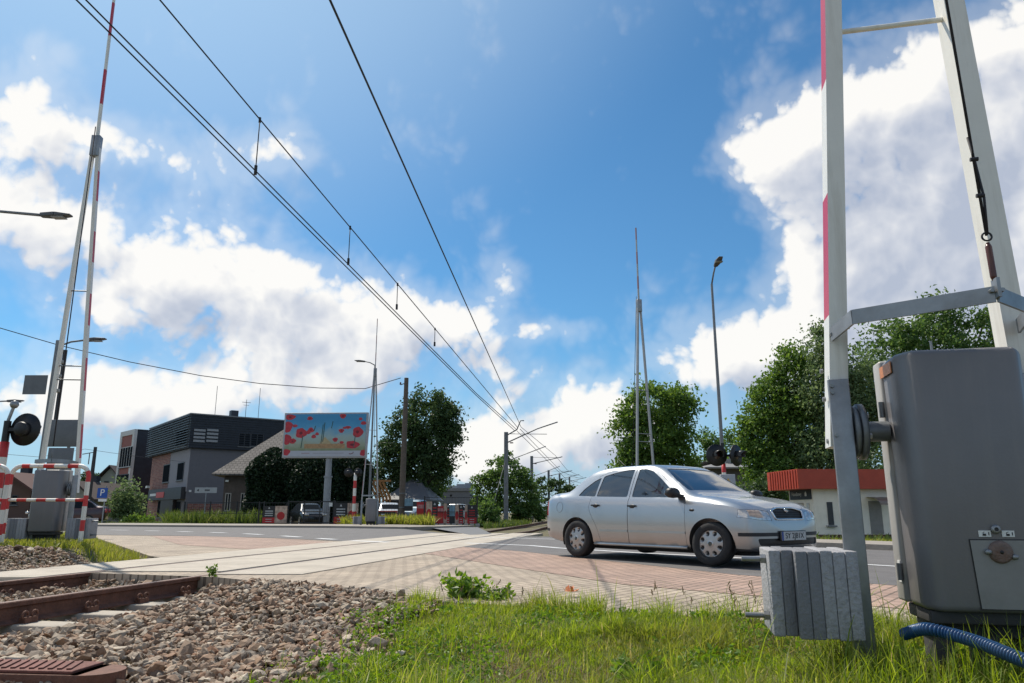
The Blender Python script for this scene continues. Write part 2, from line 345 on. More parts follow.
        q4 = N.new('ShaderNodeMath'); q4.operation = 'POWER'; q4.inputs[0].default_value = .4; L.new(q3.outputs['Value'], q4.inputs[1])
        q5 = N.new('ShaderNodeMath'); q5.operation = 'MULTIPLY_ADD'; L.new(q4.outputs[0], q5.inputs[0]); q5.inputs[1].default_value = -am
        if shd is None: q5.inputs[2].default_value = 0
        else: L.new(shd, q5.inputs[2])
        shd = q5.outputs[0]
    # towards the sun the cloud is brighter
    dt = N.new('ShaderNodeVectorMath'); dt.operation = 'DOT_PRODUCT'; L.new(tc.outputs['Generated'], dt.inputs[0]); dt.inputs[1].default_value = SUNV
    sb = N.new('ShaderNodeMath'); sb.operation = 'MULTIPLY_ADD'; L.new(dt.outputs['Value'], sb.inputs[0]); sb.inputs[1].default_value = .3; sb.inputs[2].default_value = -.15
    l4 = N.new('ShaderNodeMath'); L.new(l2.outputs[0], l4.inputs[0]); L.new(sb.outputs[0], l4.inputs[1]); l3 = N.new('ShaderNodeMath'); L.new(l4.outputs[0], l3.inputs[0]); L.new(shd, l3.inputs[1])
    cr = N.new('ShaderNodeValToRGB'); e = cr.color_ramp.elements; e[0].position = .05; e[0].color = (5.3, 5.9, 7.2, 1); e[1].position = .95; e[1].color = (11.2, 11.0, 10.6, 1)
    e2 = cr.color_ramp.elements.new(.5); e2.color = (7.7, 8.0, 8.7, 1)
    L.new(l3.outputs[0], cr.inputs['Fac'])
    # clear air: slightly richer blue
    hs = N.new('ShaderNodeMix'); hs.data_type = 'RGBA'; hs.blend_type = 'MULTIPLY'; hs.inputs['Factor'].default_value = 1; L.new(sky.outputs[0], hs.inputs['A']); hs.inputs['B'].default_value = (.60, 1.10, 1.32, 1)
    hz = N.new('ShaderNodeMapRange'); hz.interpolation_type = 'SMOOTHSTEP'; hz.inputs['From Min'].default_value = .24; hz.inputs['From Max'].default_value = -.02; hz.inputs['To Max'].default_value = .75; L.new(el.outputs[0], hz.inputs['Value'])
    hm = N.new('ShaderNodeMix'); hm.data_type = 'RGBA'; L.new(hz.outputs['Result'], hm.inputs['Factor']); L.new(hs.outputs['Result'], hm.inputs['A']); hm.inputs['B'].default_value = (5.2, 6.7, 8.6, 1)
    # glare of the air around the sun
    gs = N.new('ShaderNodeMapRange'); gs.interpolation_type = 'SMOOTHSTEP'; gs.inputs['From Min'].default_value = .70; gs.inputs['From Max'].default_value = 1.0; gs.inputs['To Max'].default_value = .5; L.new(dt.outputs['Value'], gs.inputs['Value'])
    gm = N.new('ShaderNodeMix'); gm.data_type = 'RGBA'; L.new(gs.outputs['Result'], gm.inputs['Factor']); L.new(hm.outputs['Result'], gm.inputs['A']); gm.inputs['B'].default_value = (7.6, 9.8, 11.8, 1)
    mx = N.new('ShaderNodeMix'); mx.data_type = 'RGBA'; L.new(am_.outputs[0], mx.inputs['Factor']); L.new(gm.outputs['Result'], mx.inputs['A']); L.new(cr.outputs['Color'], mx.inputs['B'])
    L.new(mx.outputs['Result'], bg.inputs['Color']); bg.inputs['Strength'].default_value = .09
make_sky(); world.cycles.sampling_method = 'MANUAL'; world.cycles.sample_map_resolution = 256
scene.view_settings.view_transform = 'Standard'; scene.view_settings.look = 'None'; scene.view_settings.exposure = 0.0; scene.view_settings.gamma = 1
scene.view_settings.use_curve_mapping = False
scene.cycles.max_bounces = 6; scene.cycles.transparent_max_bounces = 12; scene.cycles.caustics_reflective = False; scene.cycles.caustics_refractive = False
scene.cycles.sample_clamp_indirect = 6
# ------------------------------------------------------------------ ground, road, crossing
TS = .205; TN = math.sqrt(1 + TS * TS)
def track_x(y):
    y = np.asarray(y, dtype=float)
    return np.where(y < 28, -5.815 + TS * y, -5.815 + TS * 28 + (y - 28) * .118)
def lat(x, y): return (x - track_x(y)) / TN
def sm(a, b, x):
    t = np.clip((np.asarray(x, float) - a) / (b - a), 0, 1); return t * t * (3 - 2 * t)
EDGE = [G(65, 572), G(215, 577), G(330, 588), G(450, 602), G(600, 611), G(750, 620), G(900, 634), Vector((6.0, 1.6, 0)), Vector((14, -5, 0))]
EX = np.array([p.x for p in EDGE]); EY = np.array([p.y for p in EDGE])
def edge_s(x, y): return np.interp(x, EX, EY) - y           # >0: on the camera's side of the paving edge
def vnoise(x, y, s, seed=0):                                # cheap smooth value noise
    x = np.asarray(x, float) * s + seed * 17.3; y = np.asarray(y, float) * s + seed * 9.1
    xi, yi = np.floor(x), np.floor(y); fx, fy = x - xi, y - yi; fx = fx * fx * (3 - 2 * fx); fy = fy * fy * (3 - 2 * fy)
    def h(a, b):
        v = np.sin(a * 127.1 + b * 311.7 + seed * 74.7) * 43758.5453; return v - np.floor(v)
    return (h(xi, yi) * (1 - fx) + h(xi + 1, yi) * fx) * (1 - fy) + (h(xi, yi + 1) * (1 - fx) + h(xi + 1, yi + 1) * fx) * fy
def fb(x, y, s, seed=0): return vnoise(x, y, s, seed) * .55 + vnoise(x, y, s * 2.1, seed + 1) * .3 + vnoise(x, y, s * 4.3, seed + 2) * .15
def zg(x, y):
    x = np.asarray(x, float); y = np.asarray(y, float)
    s = edge_s(x, y); l = lat(x, y)
    z = np.full(np.broadcast(x, y).shape, -.06)
    near = sm(-.3, .25, s)
    z = z + near * (.034 - .135 * sm(.15, 2.2, s))                                     # falls away from the paving
    z = z + near * .05 * (fb(x, y, 1.6, 3) - .5) * sm(.3, 1, np.abs(l))
    bed = (1 - sm(1.15, 1.75, np.abs(l))) * sm(-.2, .3, s)
    z = z * (1 - bed) + bed * np.where(np.abs(l) < .7, -.215, -.255)
    # the bank left of the track
    bx = np.interp(y, [9, 10.9, 12, 22.7], [-4.9, -5.1, -5.9, -12.9])
    md = sm(1.9, 2.9, -l) * sm(8.6, 10.6, y) * (1 - sm(16.5, 20, y)) * sm(0, 1.0, bx - x)
    z = z + md * (.17 + .07 * fb(x, y, .9, 8))
    z = z + .17 * np.exp(-((x - 1.9) / 1.25) ** 2 - ((y - 3.0) / .75) ** 2) * near
    far = sm(24, 60, y)
    z = z - .24 * far - .30 * sm(15, 27, y) * sm(3, 9, x)
    return z
xs = np.unique(np.concatenate([np.linspace(-900, -40, 14), np.linspace(-40, -12, 29), np.arange(-12, 8.01, .14), np.linspace(8, 40, 33), np.linspace(40, 900, 14)]).round(3))
ys = np.unique(np.concatenate([np.linspace(-40, 0, 12), np.arange(0, 18.01, .14), np.linspace(18, 70, 53), np.linspace(70, 1500, 18)]).round(3))
XX, YY = np.meshgrid(xs, ys); ZZ = zg(XX, YY)
nx, ny = len(xs), len(ys)
idx = np.arange(nx * ny).reshape(ny, nx)
gf = np.stack([idx[:-1, :-1], idx[:-1, 1:], idx[1:, 1:], idx[1:, :-1]], -1).reshape(-1, 4)
def ground_mat():
    m, nt, b = nt_new('soil'); N = nt.nodes; L = nt.links
    tc = N.new('ShaderNodeTexCoord'); n1 = N.new('ShaderNodeTexNoise'); n1.inputs['Scale'].default_value = .8; n1.inputs['Detail'].default_value = 9; n1.inputs['Roughness'].default_value = .7; L.new(tc.outputs['Object'], n1.inputs['Vector'])
    r = N.new('ShaderNodeValToRGB'); e = r.color_ramp.elements; e[0].position = .35; e[0].color = (.06, .065, .025, 1); e[1].position = .7; e[1].color = (.19, .145, .09, 1)
    q = e.new(.5); q.color = (.12, .105, .05, 1)
    L.new(n1.outputs['Fac'], r.inputs['Fac']); L.new(r.outputs['Color'], b.inputs['Base Color']); b.inputs['Roughness'].default_value = .95
    n2 = N.new('ShaderNodeTexNoise'); n2.inputs['Scale'].default_value = 25; n2.inputs['Detail'].default_value = 8; L.new(tc.outputs['Object'], n2.inputs['Vector'])
    bp = N.new('ShaderNodeBump'); bp.inputs['Strength'].default_value = .8; bp.inputs['Distance'].default_value = .03; L.new(n2.outputs['Fac'], bp.inputs['Height']); L.new(bp.outputs['Normal'], b.inputs['Normal'])
    return m
tag(mesh_np('ground', np.stack([XX, YY, ZZ], -1).reshape(-1, 3), gf, ground_mat(), smooth=True), kind='structure')

def sheet(name, poly, z0, z1, m, kind='structure', parent=None):     # slab with a flat top from any outline
    bm = bmesh.new()
    vs = [bm.verts.new((p[0], p[1], z1)) for p in poly]
    es = [bm.edges.new((vs[i], vs[(i + 1) % len(vs)])) for i in range(len(vs))]
    bmesh.ops.triangle_fill(bm, use_beauty=True, use_dissolve=False, edges=es)
    bmesh.ops.recalc_face_normals(bm, faces=bm.faces)
    for f in bm.faces:
        if f.normal.z < 0: f.normal_flip()
    if z0 is not None:
        lo = [bm.verts.new((p[0], p[1], z0)) for p in poly]
        n = len(vs)
        for i in range(n): bm.faces.new((vs[i], vs[(i + 1) % n], lo[(i + 1) % n], lo[i]))
        bmesh.ops.recalc_face_normals(bm, faces=bm.faces)
    me = bpy.data.meshes.new(name); bm.to_mesh(me); bm.free(); me.materials.append(m)
    o = bpy.data.objects.new(name, me); COL.objects.link(o)
    if kind: o['kind'] = kind
    if parent is not None: o.parent = parent
    return o
ROADROT = math.atan2(-.8, .6)
M_pav = brick_mat('beige_pavers', (.42, .34, .255), (.355, .285, .215), (.15, .115, .085), .21, .105, .10, --ROADROT, var=.38, bump=.5)
M_pavp = brick_mat('pink_pavers', (.40, .265, .205), (.345, .235, .185), (.15, .11, .08), .21, .105, .10, --ROADROT, var=.38, bump=.5)
M_asph = mat('asphalt', (.135, .126, .124), .8, 0, .2, 2.2, .4, 160, dirt=(.15, .14, .135), dscale=.7, damt=.5, detail=12)
M_kerb = mat('kerb_concrete', (.30, .265, .225), .85, 0, .15, 3, .2)
M_mark = mat('road_paint', (.66, .66, .66), .7, 0, .12, 12, 0, dirt=(.2, .2, .2), dscale=8, damt=.6)
def P2(*pts): return [G(a, b) if isinstance(a, (int, float)) and len((a, b)) == 2 else a for a, b in pts]
W = lambda x, y: Vector((x, y, 0))
KR = [G(480, 536.2), G(545, 536.8), G(690, 542.5), G(862, 549.5), G(1010, 556), W(14.5, 4.5), W(22, -4)]     # far kerb, right of the crossing
KL = [G(455, 534.5), G(405, 529.2), G(330, 528.0), G(225, 527.5), G(60, 526.2), W(-45, 40)]                 # far kerb, left of it
NL = [G(88, 534.2), W(-45, 26)]
pav_poly = KR + [W(16, -8)] + EDGE[::-1] + [G(180, 560), G(150, 556), G(88, 535.0), W(-45, 25)] + KL[::-1]
sheet('pavement', pav_poly, -.25, 0.0, M_pav)
NR = [G(442, 545.5), G(520, 551.5), G(610, 561.5), G(740, 575.5), G(890, 585.5), G(1015, 594), W(12, -4)]       # near edge of the carriageway
off = lambda p, d: p + Vector((-.80, -.60, 0)) * d
sheet('pavement', [p + Vector((0, 0, 0)) for p in NR] + [off(p, 1.75) for p in NR[::-1]], None, .004, M_pavp)
sheet('road', KR + NR[::-1], None, .006, M_asph)
sheet('pavement', [G(380, 549), G(372, 545.5), G(300, 539.5), G(215, 536.5), G(150, 536), G(180, 545), G(300, 553)], None, .004, M_pavp)
LR = [G(400, 545.5), G(345, 541.5), G(270, 538), G(180, 536), G(88, 535), W(-45, 25.5)]
sheet('road', KL + LR[::-1], None, .006, M_asph)
# lane lines
def stroke(pts, w, z, m, name='road_marking', dash=None):
    out = []
    for a, b in zip(pts, pts[1:]):
        d = (b - a); L_ = d.length; d = d.normalized(); n = Vector((-d.y, d.x, 0)) * w / 2
        out.append([a - n, b - n, b + n, a + n])
    mb = MB()
    for q in out: mb.add([(p.x, p.y, z) for p in q], [(0, 1, 2, 3)])
    tag(mb.build(name, m), kind='structure')
stroke([G(466, 543.4), G(530, 546.0), G(560, 548.6), G(640, 553.5), G(760, 559.5)], .16, .011, M_mark)
stroke([G(760, 559.5), G(870, 565.5), G(960, 571), G(1020, 575)], .12, .011, M_mark)
stroke([G(452, 537.6), G(500, 538.0), G(560, 539.8)], .14, .011, M_mark)
for a, b in (((388, 542.6), (352, 541.0)), ((335, 539.8), (318, 538.7)), ((300, 537.4), (282, 536.2)), ((262, 534.9), (244, 534.0)), ((226, 533.2), (210, 532.7)), ((192, 532.2), (178, 531.8)), ((160, 531.3), (146, 531.0)), ((128, 530.5), (110, 530.2))):
    stroke([G(*a), G(*b)], .22, .011, M_mark)
# kerbs and the far footway
def kerb(pts, w, h, name='kerb', z0=-.2):
    mb = MB()
    L_, Rr = [], []
    for i, p in enumerate(pts):
        d = (pts[min(i + 1, len(pts) - 1)] - pts[max(i - 1, 0)]).normalized(); n = Vector((-d.y, d.x, 0)) * w
        L_.append(p); Rr.append(p + n)
    for i in range(len(pts) - 1):
        a, b, c, d = L_[i], L_[i + 1], Rr[i + 1], Rr[i]
        mb.add([(q.x, q.y, z) for z in (z0, h) for q in (a, b, c, d)], [(4, 5, 6, 7), (0, 1, 5, 4), (1, 2, 6, 5), (2, 3, 7, 6), (3, 0, 4, 7)])
    tag(mb.build(name, M_kerb), kind='structure'); return Rr
kr = kerb(KR[2:], .16, .10)
kerb([kr[0], kr[1], kr[2], kr[3], kr[4]], 1.7, .092, 'sidewalk')
kl = kerb(KL[1:][::-1], .18, .09)
kerb(kl, 4.6, .082, 'sidewalk')
# crossing panels
def tpt(l, y): return W(float(track_x(y)) + l * TN, y)
def panel_strip(l0, l1, y0, y1, z=.010):
    n = max(2, int((y1 - y0) / 1.2)); k = 0
    sl = -.42                                                   # panels end square to the track
    for i in range(n):
        a = y0 + (y1 - y0) * i / n + .006; b = y0 + (y1 - y0) * (i + 1) / n - .006
        sheet('crossing_panel', [tpt(l0, a - l0 * TS * 0), tpt(l1, a), tpt(l1, b), tpt(l0, b)], -.18, z, M_concl)
YA = 8.55; YB = 24.5
panel_strip(-.66, .66, YA + .3, YB)
panel_strip(.80, 1.75, YA - .1, YB)
panel_strip(-1.75, -.80, YA - .5, YB)
panel_strip(-1.75, -.80, 7.2, YA - .5, -.03)
for l0, l1 in ((-.80, -.72), (-.712, -.66), (.66, .712), (.72, .80)): sheet('flangeway', [tpt(l0, YA + .2), tpt(l1, YA + .2), tpt(l1, YB), tpt(l0, YB)], None, .003, M_dark)
# rails
def rail_profile():
    return [(-.0625, 0), (.0625, 0), (.0625, .012), (.012, .035), (.009, .055), (.009, .115), (.034, .128), (.034, .158), (.027, .165), (-.027, .165), (-.034, .158), (-.034, .128), (-.009, .115), (-.009, .055), (-.012, .035), (-.0625, .012)]
def rail(side, label):
    root = empty('rail', label=label, cat='rail', group='rusty rails of the railway track')
    yy = np.concatenate([np.arange(-6, 28, 2.0), np.arange(28, 140, 6.0)])
    pr = rail_profile(); mb = MB(); n = len(pr); vs = []
    for y in yy:
        c = Vector((float(track_x(y)) + side * .7525 * TN, y, -.160))
        dx = TS if y < 28 else .118; nrm = Vector((1, -dx, 0)).normalized()
        vs += [c + nrm * p[0] + Vector((0, 0, p[1])) for p in pr]
    for i in range(len(yy) - 1):
        for j in range(n):
            mb.add([], [], 0); mb.f.append([i * n + j, i * n + (j + 1) % n, (i + 1) * n + (j + 1) % n, (i + 1) * n + j]); mb.m.append(1 if pr[j][1] > .16 and pr[(j + 1) % n][1] > .16 else 0); mb.sm.append(False)
    mb.v = vs
    mb.build('rail_profile', [M_rust, M_railtop], root)
    return root
rail_a = rail(1, 'rusty rail nearer the heap of ballast, in front of the grey car')
rail_b = rail(-1, 'rusty rail on the far side, beside the grassy bank')
SLEEP = [3.05, 3.68, 4.31, 4.94, 5.57, 6.20, 6.83, 7.46, 8.09]
ordn = ['nearest', 'second', 'third', 'fourth', 'fifth', 'sixth', 'seventh', 'eighth', 'ninth']
def sleeper(y, label):
    c = Vector((float(track_x(y)), y, 0)); ang = -math.atan(TS if y < 28 else .118)
    mb = MB(); mb.box((0, 0, -.245), (2.62, .26, .17), top=.95); 
    o = mb.build('sleeper', M_concl, None, bevel=.012); o.location = c; o.rotation_euler = (0, 0, ang)
    tag(o, label, 'railway sleeper', 'concrete sleepers under the rails')
    for side, rt in ((1, rail_a), (-1, rail_b)):
        px = c + Vector((math.cos(ang), math.sin(ang), 0)) * side * .7525; ax = Vector((math.cos(ang), math.sin(ang), 0)); al_ = Vector((-math.sin(ang), math.cos(ang), 0))
        for q in (-1, 1):
            f = MB(); b0 = px + ax * q * .085 + Vector((0, 0, -.13))
            f.bar(b0 - ax * .03 + Vector((0, 0, -.01)), b0 + ax * .03 + Vector((0, 0, -.01)), .12, .05)
            for e in (-.045, .045):
                loop = [b0 + al_ * (e + .028 * math.cos(t)) + ax * q * (.01 - .045 * abs(math.cos(t)) * 0) + Vector((0, 0, .03 + .028 * math.sin(t))) for t in np.linspace(0, 2 * math.pi, 13)]
                f.tube(loop, .0085, 6)
            f.build('rail_clip', M_rust, rt)
for i, y in enumerate(SLEEP): sleeper(y, f'concrete sleeper under the rusty rails before the crossing, {ordn[i]} from the camera')
for i, y in enumerate(np.arange(25.2, 31.5, .63)):
    sleeper(float(y), f'concrete sleeper behind the silver car, number {["one","two","three","four","five","six","seven","eight","nine","ten","eleven"][i]} from the crossing panels')

# ------------------------------------------------------------------ ballast stones
PHI = (1 + 5 ** .5) / 2
ICV = np.array([(-1, PHI, 0), (1, PHI, 0), (-1, -PHI, 0), (1, -PHI, 0), (0, -1, PHI), (0, 1, PHI), (0, -1, -PHI), (0, 1, -PHI), (PHI, 0, -1), (PHI, 0, 1), (-PHI, 0, -1), (-PHI, 0, 1)]) / math.sqrt(1 + PHI * PHI)
ICF = np.array([(0, 11, 5), (0, 5, 1), (0, 1, 7), (0, 7, 10), (0, 10, 11), (1, 5, 9), (5, 11, 4), (11, 10, 2), (10, 7, 6), (7, 1, 8), (3, 9, 4), (3, 4, 2), (3, 2, 6), (3, 6, 8), (3, 8, 9), (4, 9, 5), (2, 4, 11), (6, 2, 10), (8, 6, 7), (9, 8, 1)])
def stones(pos, size):
    n = len(pos)
    v = np.broadcast_to(ICV, (n, 12, 3)) * (1 + RNG.uniform(-.32, .28, (n, 12, 1)))
    sc = size[:, None] * np.stack([RNG.uniform(.75, 1.35, n), RNG.uniform(.6, 1.0, n), RNG.uniform(.32, .68, n)], -1)
    v = v * sc[:, None, :]
    q = RNG.normal(size=(n, 4)) * np.array([1.6, .45, .45, 1.6]); q /= np.linalg.norm(q, axis=1, keepdims=True)
    w, x, y, z = q.T
    Rm = np.stack([1 - 2 * (y * y + z * z), 2 * (x * y - z * w), 2 * (x * z + y * w), 2 * (x * y + z * w), 1 - 2 * (x * x + z * z), 2 * (y * z - x * w), 2 * (x * z - y * w), 2 * (y * z + x * w), 1 - 2 * (x * x + y * y)], -1).reshape(n, 3, 3)
    v = np.einsum('nij,nkj->nki', Rm, v) + pos[:, None, :]
    f = ICF[None] + (np.arange(n) * 12)[:, None, None]
    return v.reshape(-1, 3), f.reshape(-1, 3)
def grass_w(x, y):                                  # 1 = grass, 0 = bare ballast, right of the track
    b = -.80 + .10 * (y - 3.2) + .9 * (fb(x, y, 1.5, 21) - .5)
    return sm(b - .65, b + .55, x)
M_stone = island_mat('ballast_stone', [(.12, .076, .050), (.30, .205, .138), (.25, .130, .072), (.42, .335, .245), (.18, .138, .105), (.56, .47, .36), (.29, .175, .102), (.36, .30, .235)], .85, 45, .5)
def ballast():
    n = 215000; x = RNG.uniform(-12.5, .9, n); y = RNG.uniform(1.9, 12.5, n)
    s = edge_s(x, y); l = lat(x, y)
    gw = grass_w(x, y)
    dens = np.exp(-np.maximum(0, np.hypot(x, y) - 4.2) * .10) 
    pxx = 512 + 740 * x / np.maximum(y, .1)
    keep = (pxx > -60) & (RNG.uniform(size=n) < dens) & (RNG.uniform(size=n) > np.minimum(1, gw * 1.7))
    keep &= (((s > .03) & (l > -1.8)) | ((l < -1.8) & (l > -7.5))) & ~((np.abs(np.abs(l) - .7525) < .075)) & ~((l < .8) & (l > -1.8) & (y > YA + .25)) & ~((l > -1.8) & (l < -.72) & (y > 7.2))
    keep &= ~((l < -1.8) & (y > 10.6 + .9 * (fb(x, y, 1.3, 4) - .5)))
    keep &= ~((np.abs(l) < 1.33) & (np.min(np.abs((y + l * TS / TN)[:, None] - np.array(SLEEP)[None]), 1) < .14) & (RNG.uniform(size=n) < .93))
    x, y, l, s = x[keep], y[keep], l[keep], s[keep]
    size = RNG.uniform(.011, .035, len(x)) * (1 + .5 * (RNG.uniform(size=len(x)) > .96)) * (1 + .35 * (RNG.uniform(size=len(x)) > .9))
    heap = .05 * np.exp(-((l - 2.1) / .5) ** 2) * sm(.0, .8, s) + .09 * sm(-.2, .9, s) * (np.abs(l) < .66)
    z = zg(x, y) + size * .35 + RNG.uniform(0, .035, len(x)) + heap * RNG.uniform(.1, 1, len(x)) + .01
    v, f = stones(np.stack([x, y, z], -1), size)
    tag(mesh_np('gravel', v, f, M_stone), 'grey and reddish crushed stone ballast around the rails', 'gravel', kind='stuff')
ballast()
# ------------------------------------------------------------------ level crossing barriers (raised)
M_cover = mat('barrier_cover_grey', (.185, .178, .186), .40, .1, .07, 2.5, .05, 90, dirt=(.235, .22, .21), dscale=14, damt=.35, streak=True)
M_body = mat('barrier_body_grey', (.44, .42, .40), .5, .1, .08, 3, 0, dirt=(.25, .235, .21), damt=.5)
M_slab1 = mat('slab_concrete_dark', (.20, .20, .215), .9, 0, .09, 5, .4, 70, dirt=(.13, .13, .135), dscale=6, damt=.35)
M_slab2 = mat('slab_concrete', (.35, .345, .36), .9, 0, .07, 6, .5, 60, dirt=(.17, .165, .165), dscale=70, damt=.7)
M_orange = mat('orange_reflector', (.62, .22, .07), .4, 0, .15, 30)
M_label = mat('sticker_white', (.72, .72, .70), .5, 0, .05, 10)
M_rustl = mat('rusty_lock', (.20, .145, .125), .7, .3, .3, 25, .3, dirt=(.16, .07, .04), dscale=14, damt=.7)
M_rope = mat('stay_rope', (.022, .02, .025), .7)
def barrier(loc, rz, label, cx=-.08, lean=0.0, base_z=0.0, near=False, jx=0.0, hws=1.0, ssg=-1, th=1.0, bt=10.2, m_arm=None, group='raised level crossing barriers'):
    root = empty('level_crossing_barrier', loc, rz, label, 'crossing barrier', group)
    # cabinet: back body and deep cover in front of it
    mb = MB(); mb.box((0, .145, .82), (.50, .11, 1.05)); mb.build('cabinet_body', M_body, root, bevel=.012)
    pl = [(-.245, .084), (-.245, -.12), (-.20, -.2), (.20, -.2), (.245, -.12), (.245, .084)]
    mb = MB(); z0, z1 = .288, 1.335
    n = len(pl); vs = [Vector((x * .96, y * .92 if y < 0 else y, z0)) for x, y in pl] + [Vector((x, y, z1)) for x, y in pl]
    mb.add(vs, [tuple(range(n - 1, -1, -1)), tuple(range(n, 2 * n))] + [(i, (i + 1) % n, n + (i + 1) % n, n + i) for i in range(n)])
    cover = mb.build('cabinet_cover', M_cover, root, bevel=.026, seg=3)
    mb = MB(); mb.box((0, .03, .262), (.43, .30, .05)); mb.box((0, .06, .21), (.40, .16, .07))
    for x in (-.15, .02, .17): mb.box((x, .05, .10), (.075, .14, .26))
    mb.build('plinth', mat('plinth_dark', (.05, .048, .05), .7), root, bevel=.006)
    mb = MB(); mb.box((0, .05, -.16 if near else -.02), (.62, .42, .12)); mb.build('footing', M_conc, root, bevel=.02)
    if near:
        mb = MB(); mb.cyl((-.2585, .145, 1.26), (-.2585, .144, 1.26), .004, .004); 
        o = MB().box((-.2515, -.01, 1.283), (.004, .17, .05)); 
        o.build('reflector_strip', M_orange, root)
        # access panel low on the cover
        def yf(z): return -.2 * (.92 + .08 * (z - .288) / 1.047) - .0005
        pz0, pz1 = .305, .562
        pn = MB(); pn.add([(-.052, yf(pz0) - .004, pz0), (.178, yf(pz0) - .004, pz0), (.178, yf(pz1) - .004, pz1), (-.064, yf(pz1) - .004, pz1)], [(0, 1, 2, 3)])
        pn.add([(-.056, yf(pz0) - .002, pz0 - .004), (.182, yf(pz0) - .002, pz0 - .004), (.182, yf(pz1) - .002, pz1 + .004), (-.068, yf(pz1) - .002, pz1 + .004)], [(0, 1, 2, 3)], 1)
        panel = pn.build('access_panel', [mat('panel_metal', (.26, .255, .25), .38, .25, .15, 4, 0, dirt=(.17, .155, .13), dscale=3, damt=.7), M_black], root)
        lk = MB(); c = Vector((.038, yf(.52) - .004, .518))
        lk.lathe([(0, -.014), (.034, -.014), (.042, -.010), (.044, 0)], c, 'Y', 28)
        lk.build('lock_disc', M_rustl, panel)
        for dx, dz in ((-.046, .0), (.046, -.018)):
            b = MB(); b.lathe([(0, -.018), (.010, -.018), (.011, 0)], c + Vector((dx, 0, dz)), 'Y', 12); b.build('screw', M_galv, panel)
        kh = MB(); kh.lathe([(0, -.0155), (.007, -.0155), (.007, -.012)], c, 'Y', 10); kh.box((.012, c.y * 0 - .001, 0), (.03, .0, .004)) if False else None
        kh.build('keyhole', M_black, panel)
        cl = MB(); cl.lathe([(0, -.012), (.008, -.014), (.0165, -.012), (.018, 0)], (.032, yf(.60), .604), 'Y', 18, mis=[1, 0, 0]); cl.build('round_lock', [M_galv, M_black], root)
        for x in (-.008, .075):
            st = MB(); st.box((x, yf(.585) - .0015, .587), (.044, .003, .024)); s_ = st.build('lock_sticker', M_label, root)
            ic = MB(); ic.box((x - .002, yf(.585) - .0038, .583), (.012, .0012, .008)); ic.tube([(x - .006, yf(.585) - .0038, .587), (x - .006, yf(.585) - .0038, .592), (x + (.002 if x > .05 else -.001), yf(.585) - .0038, .594)], .001, 5); ic.box((x + .014, yf(.585) - .0036, .587), (.003, .001, .012)); ic.build('padlock_icon', M_black, s_)
        st = MB(); st.box((-.2515, .115, .42), (.003, .035, .09)); st.build('side_sticker', M_label, root)
        for z in (.42, 1.12):
            hg = MB(); hg.cyl((-.258, .088, z - .035), (-.258, .088, z + .035), .012); hg.build('cover_hinge', M_galvd, root)
        an = MB(); an.cyl((.0, .15, 1.34), (.0, .15, 1.44), .006, .005); an.cyl((0, .15, 1.34), (0, .15, 1.36), .014); an.build('vent_pin', M_galv, root)
    # fork axle, two flanged hubs
    zp, hw = 1.02, .385 * hws
    JZ = 7.5; JX = cx + jx; LY = lean * 6.2
    M_rod = M_galvd
    for sg in (-1, 1):
        xo = cx + sg * hw
        hb = MB(); xi = sg * .25
        hb.cyl((xi, .06, zp), (xo - sg * .05, .06, zp), .045, n=18)
        hb.lathe([(.0, 0), (.125, 0), (.125, .022), (.0, .022)], (xo - sg * .10 - .011, .06, zp), 'X', 28)
        hb.lathe([(.0, 0), (.115, 0), (.115, .016), (.0, .016)], (xo - sg * .073 - .008, .06, zp), 'X', 28)
        hub = hb.build('axle_hub', M_galvd, root)
        if near:
            for k in range(6):
                a = k * math.pi / 3 + .3
                b = MB(); x0 = xo - sg * .125; b.cyl((x0, .06 + .092 * math.cos(a), zp + .092 * math.sin(a)), (x0 + sg * .03, .06 + .092 * math.cos(a), zp + .092 * math.sin(a)), .013, n=6, smooth=False); b.build('flange_bolt', M_galv, hub)
        # lower arm: galvanised channel with the counterweights
        la = MB()
        la.bar((xo - sg * .012, -.012, .08), (xo - sg * .012, -.012, 1.25), .088, .024, up=(0, 1, 0))
        la.bar((xo - sg * .026, .035, .08), (xo - sg * .026, .035, .93), .054, .069, up=(0, 1, 0))
        arm = la.build('lower_arm', M_galv, root, bevel=.004)
        # the leg of the fork, striped on its outer face
        p0 = Vector((xo + sg * .003, .06, .95)); p1 = Vector((JX + sg * .045, .06 + LY, JZ))
        d = p1 - p0; leg = MB(); nseg = 11; zz_ = [.95 + .6 * q for q in range(11)] + [JZ]
        w = (.078 if sg < 0 else .09) * th; dp = .118 * th; MW = m_arm or M_white
        for i in range(nseg):
            q0 = p0 + d * ((zz_[i] - .95) / (JZ - .95)); q1 = p0 + d * ((zz_[i + 1] - .95) / (JZ - .95))
            b0 = len(leg.f)
            leg.bar(q0, q1, dp, w, 0, up=(1, 0, 0), w1=dp, h1=w)
            for k in range(b0, len(leg.f)):                     # faces of this length: find the outer one
                vs = [leg.v[i_] for i_ in leg.f[k]]
                nn = (vs[1] - vs[0]).cross(vs[2] - vs[1])
                cc = sum(vs, Vector()) / 4
                if sg == ssg and abs(nn.normalized().x) > .9 and (cc.x - (q0.x + q1.x) / 2) * ssg > 0: leg.m[k] = 1 if i % 2 == 1 else 2
        leg.build('fork_leg', [MW, M_darkred, M_label if m_arm is None else MW], root)
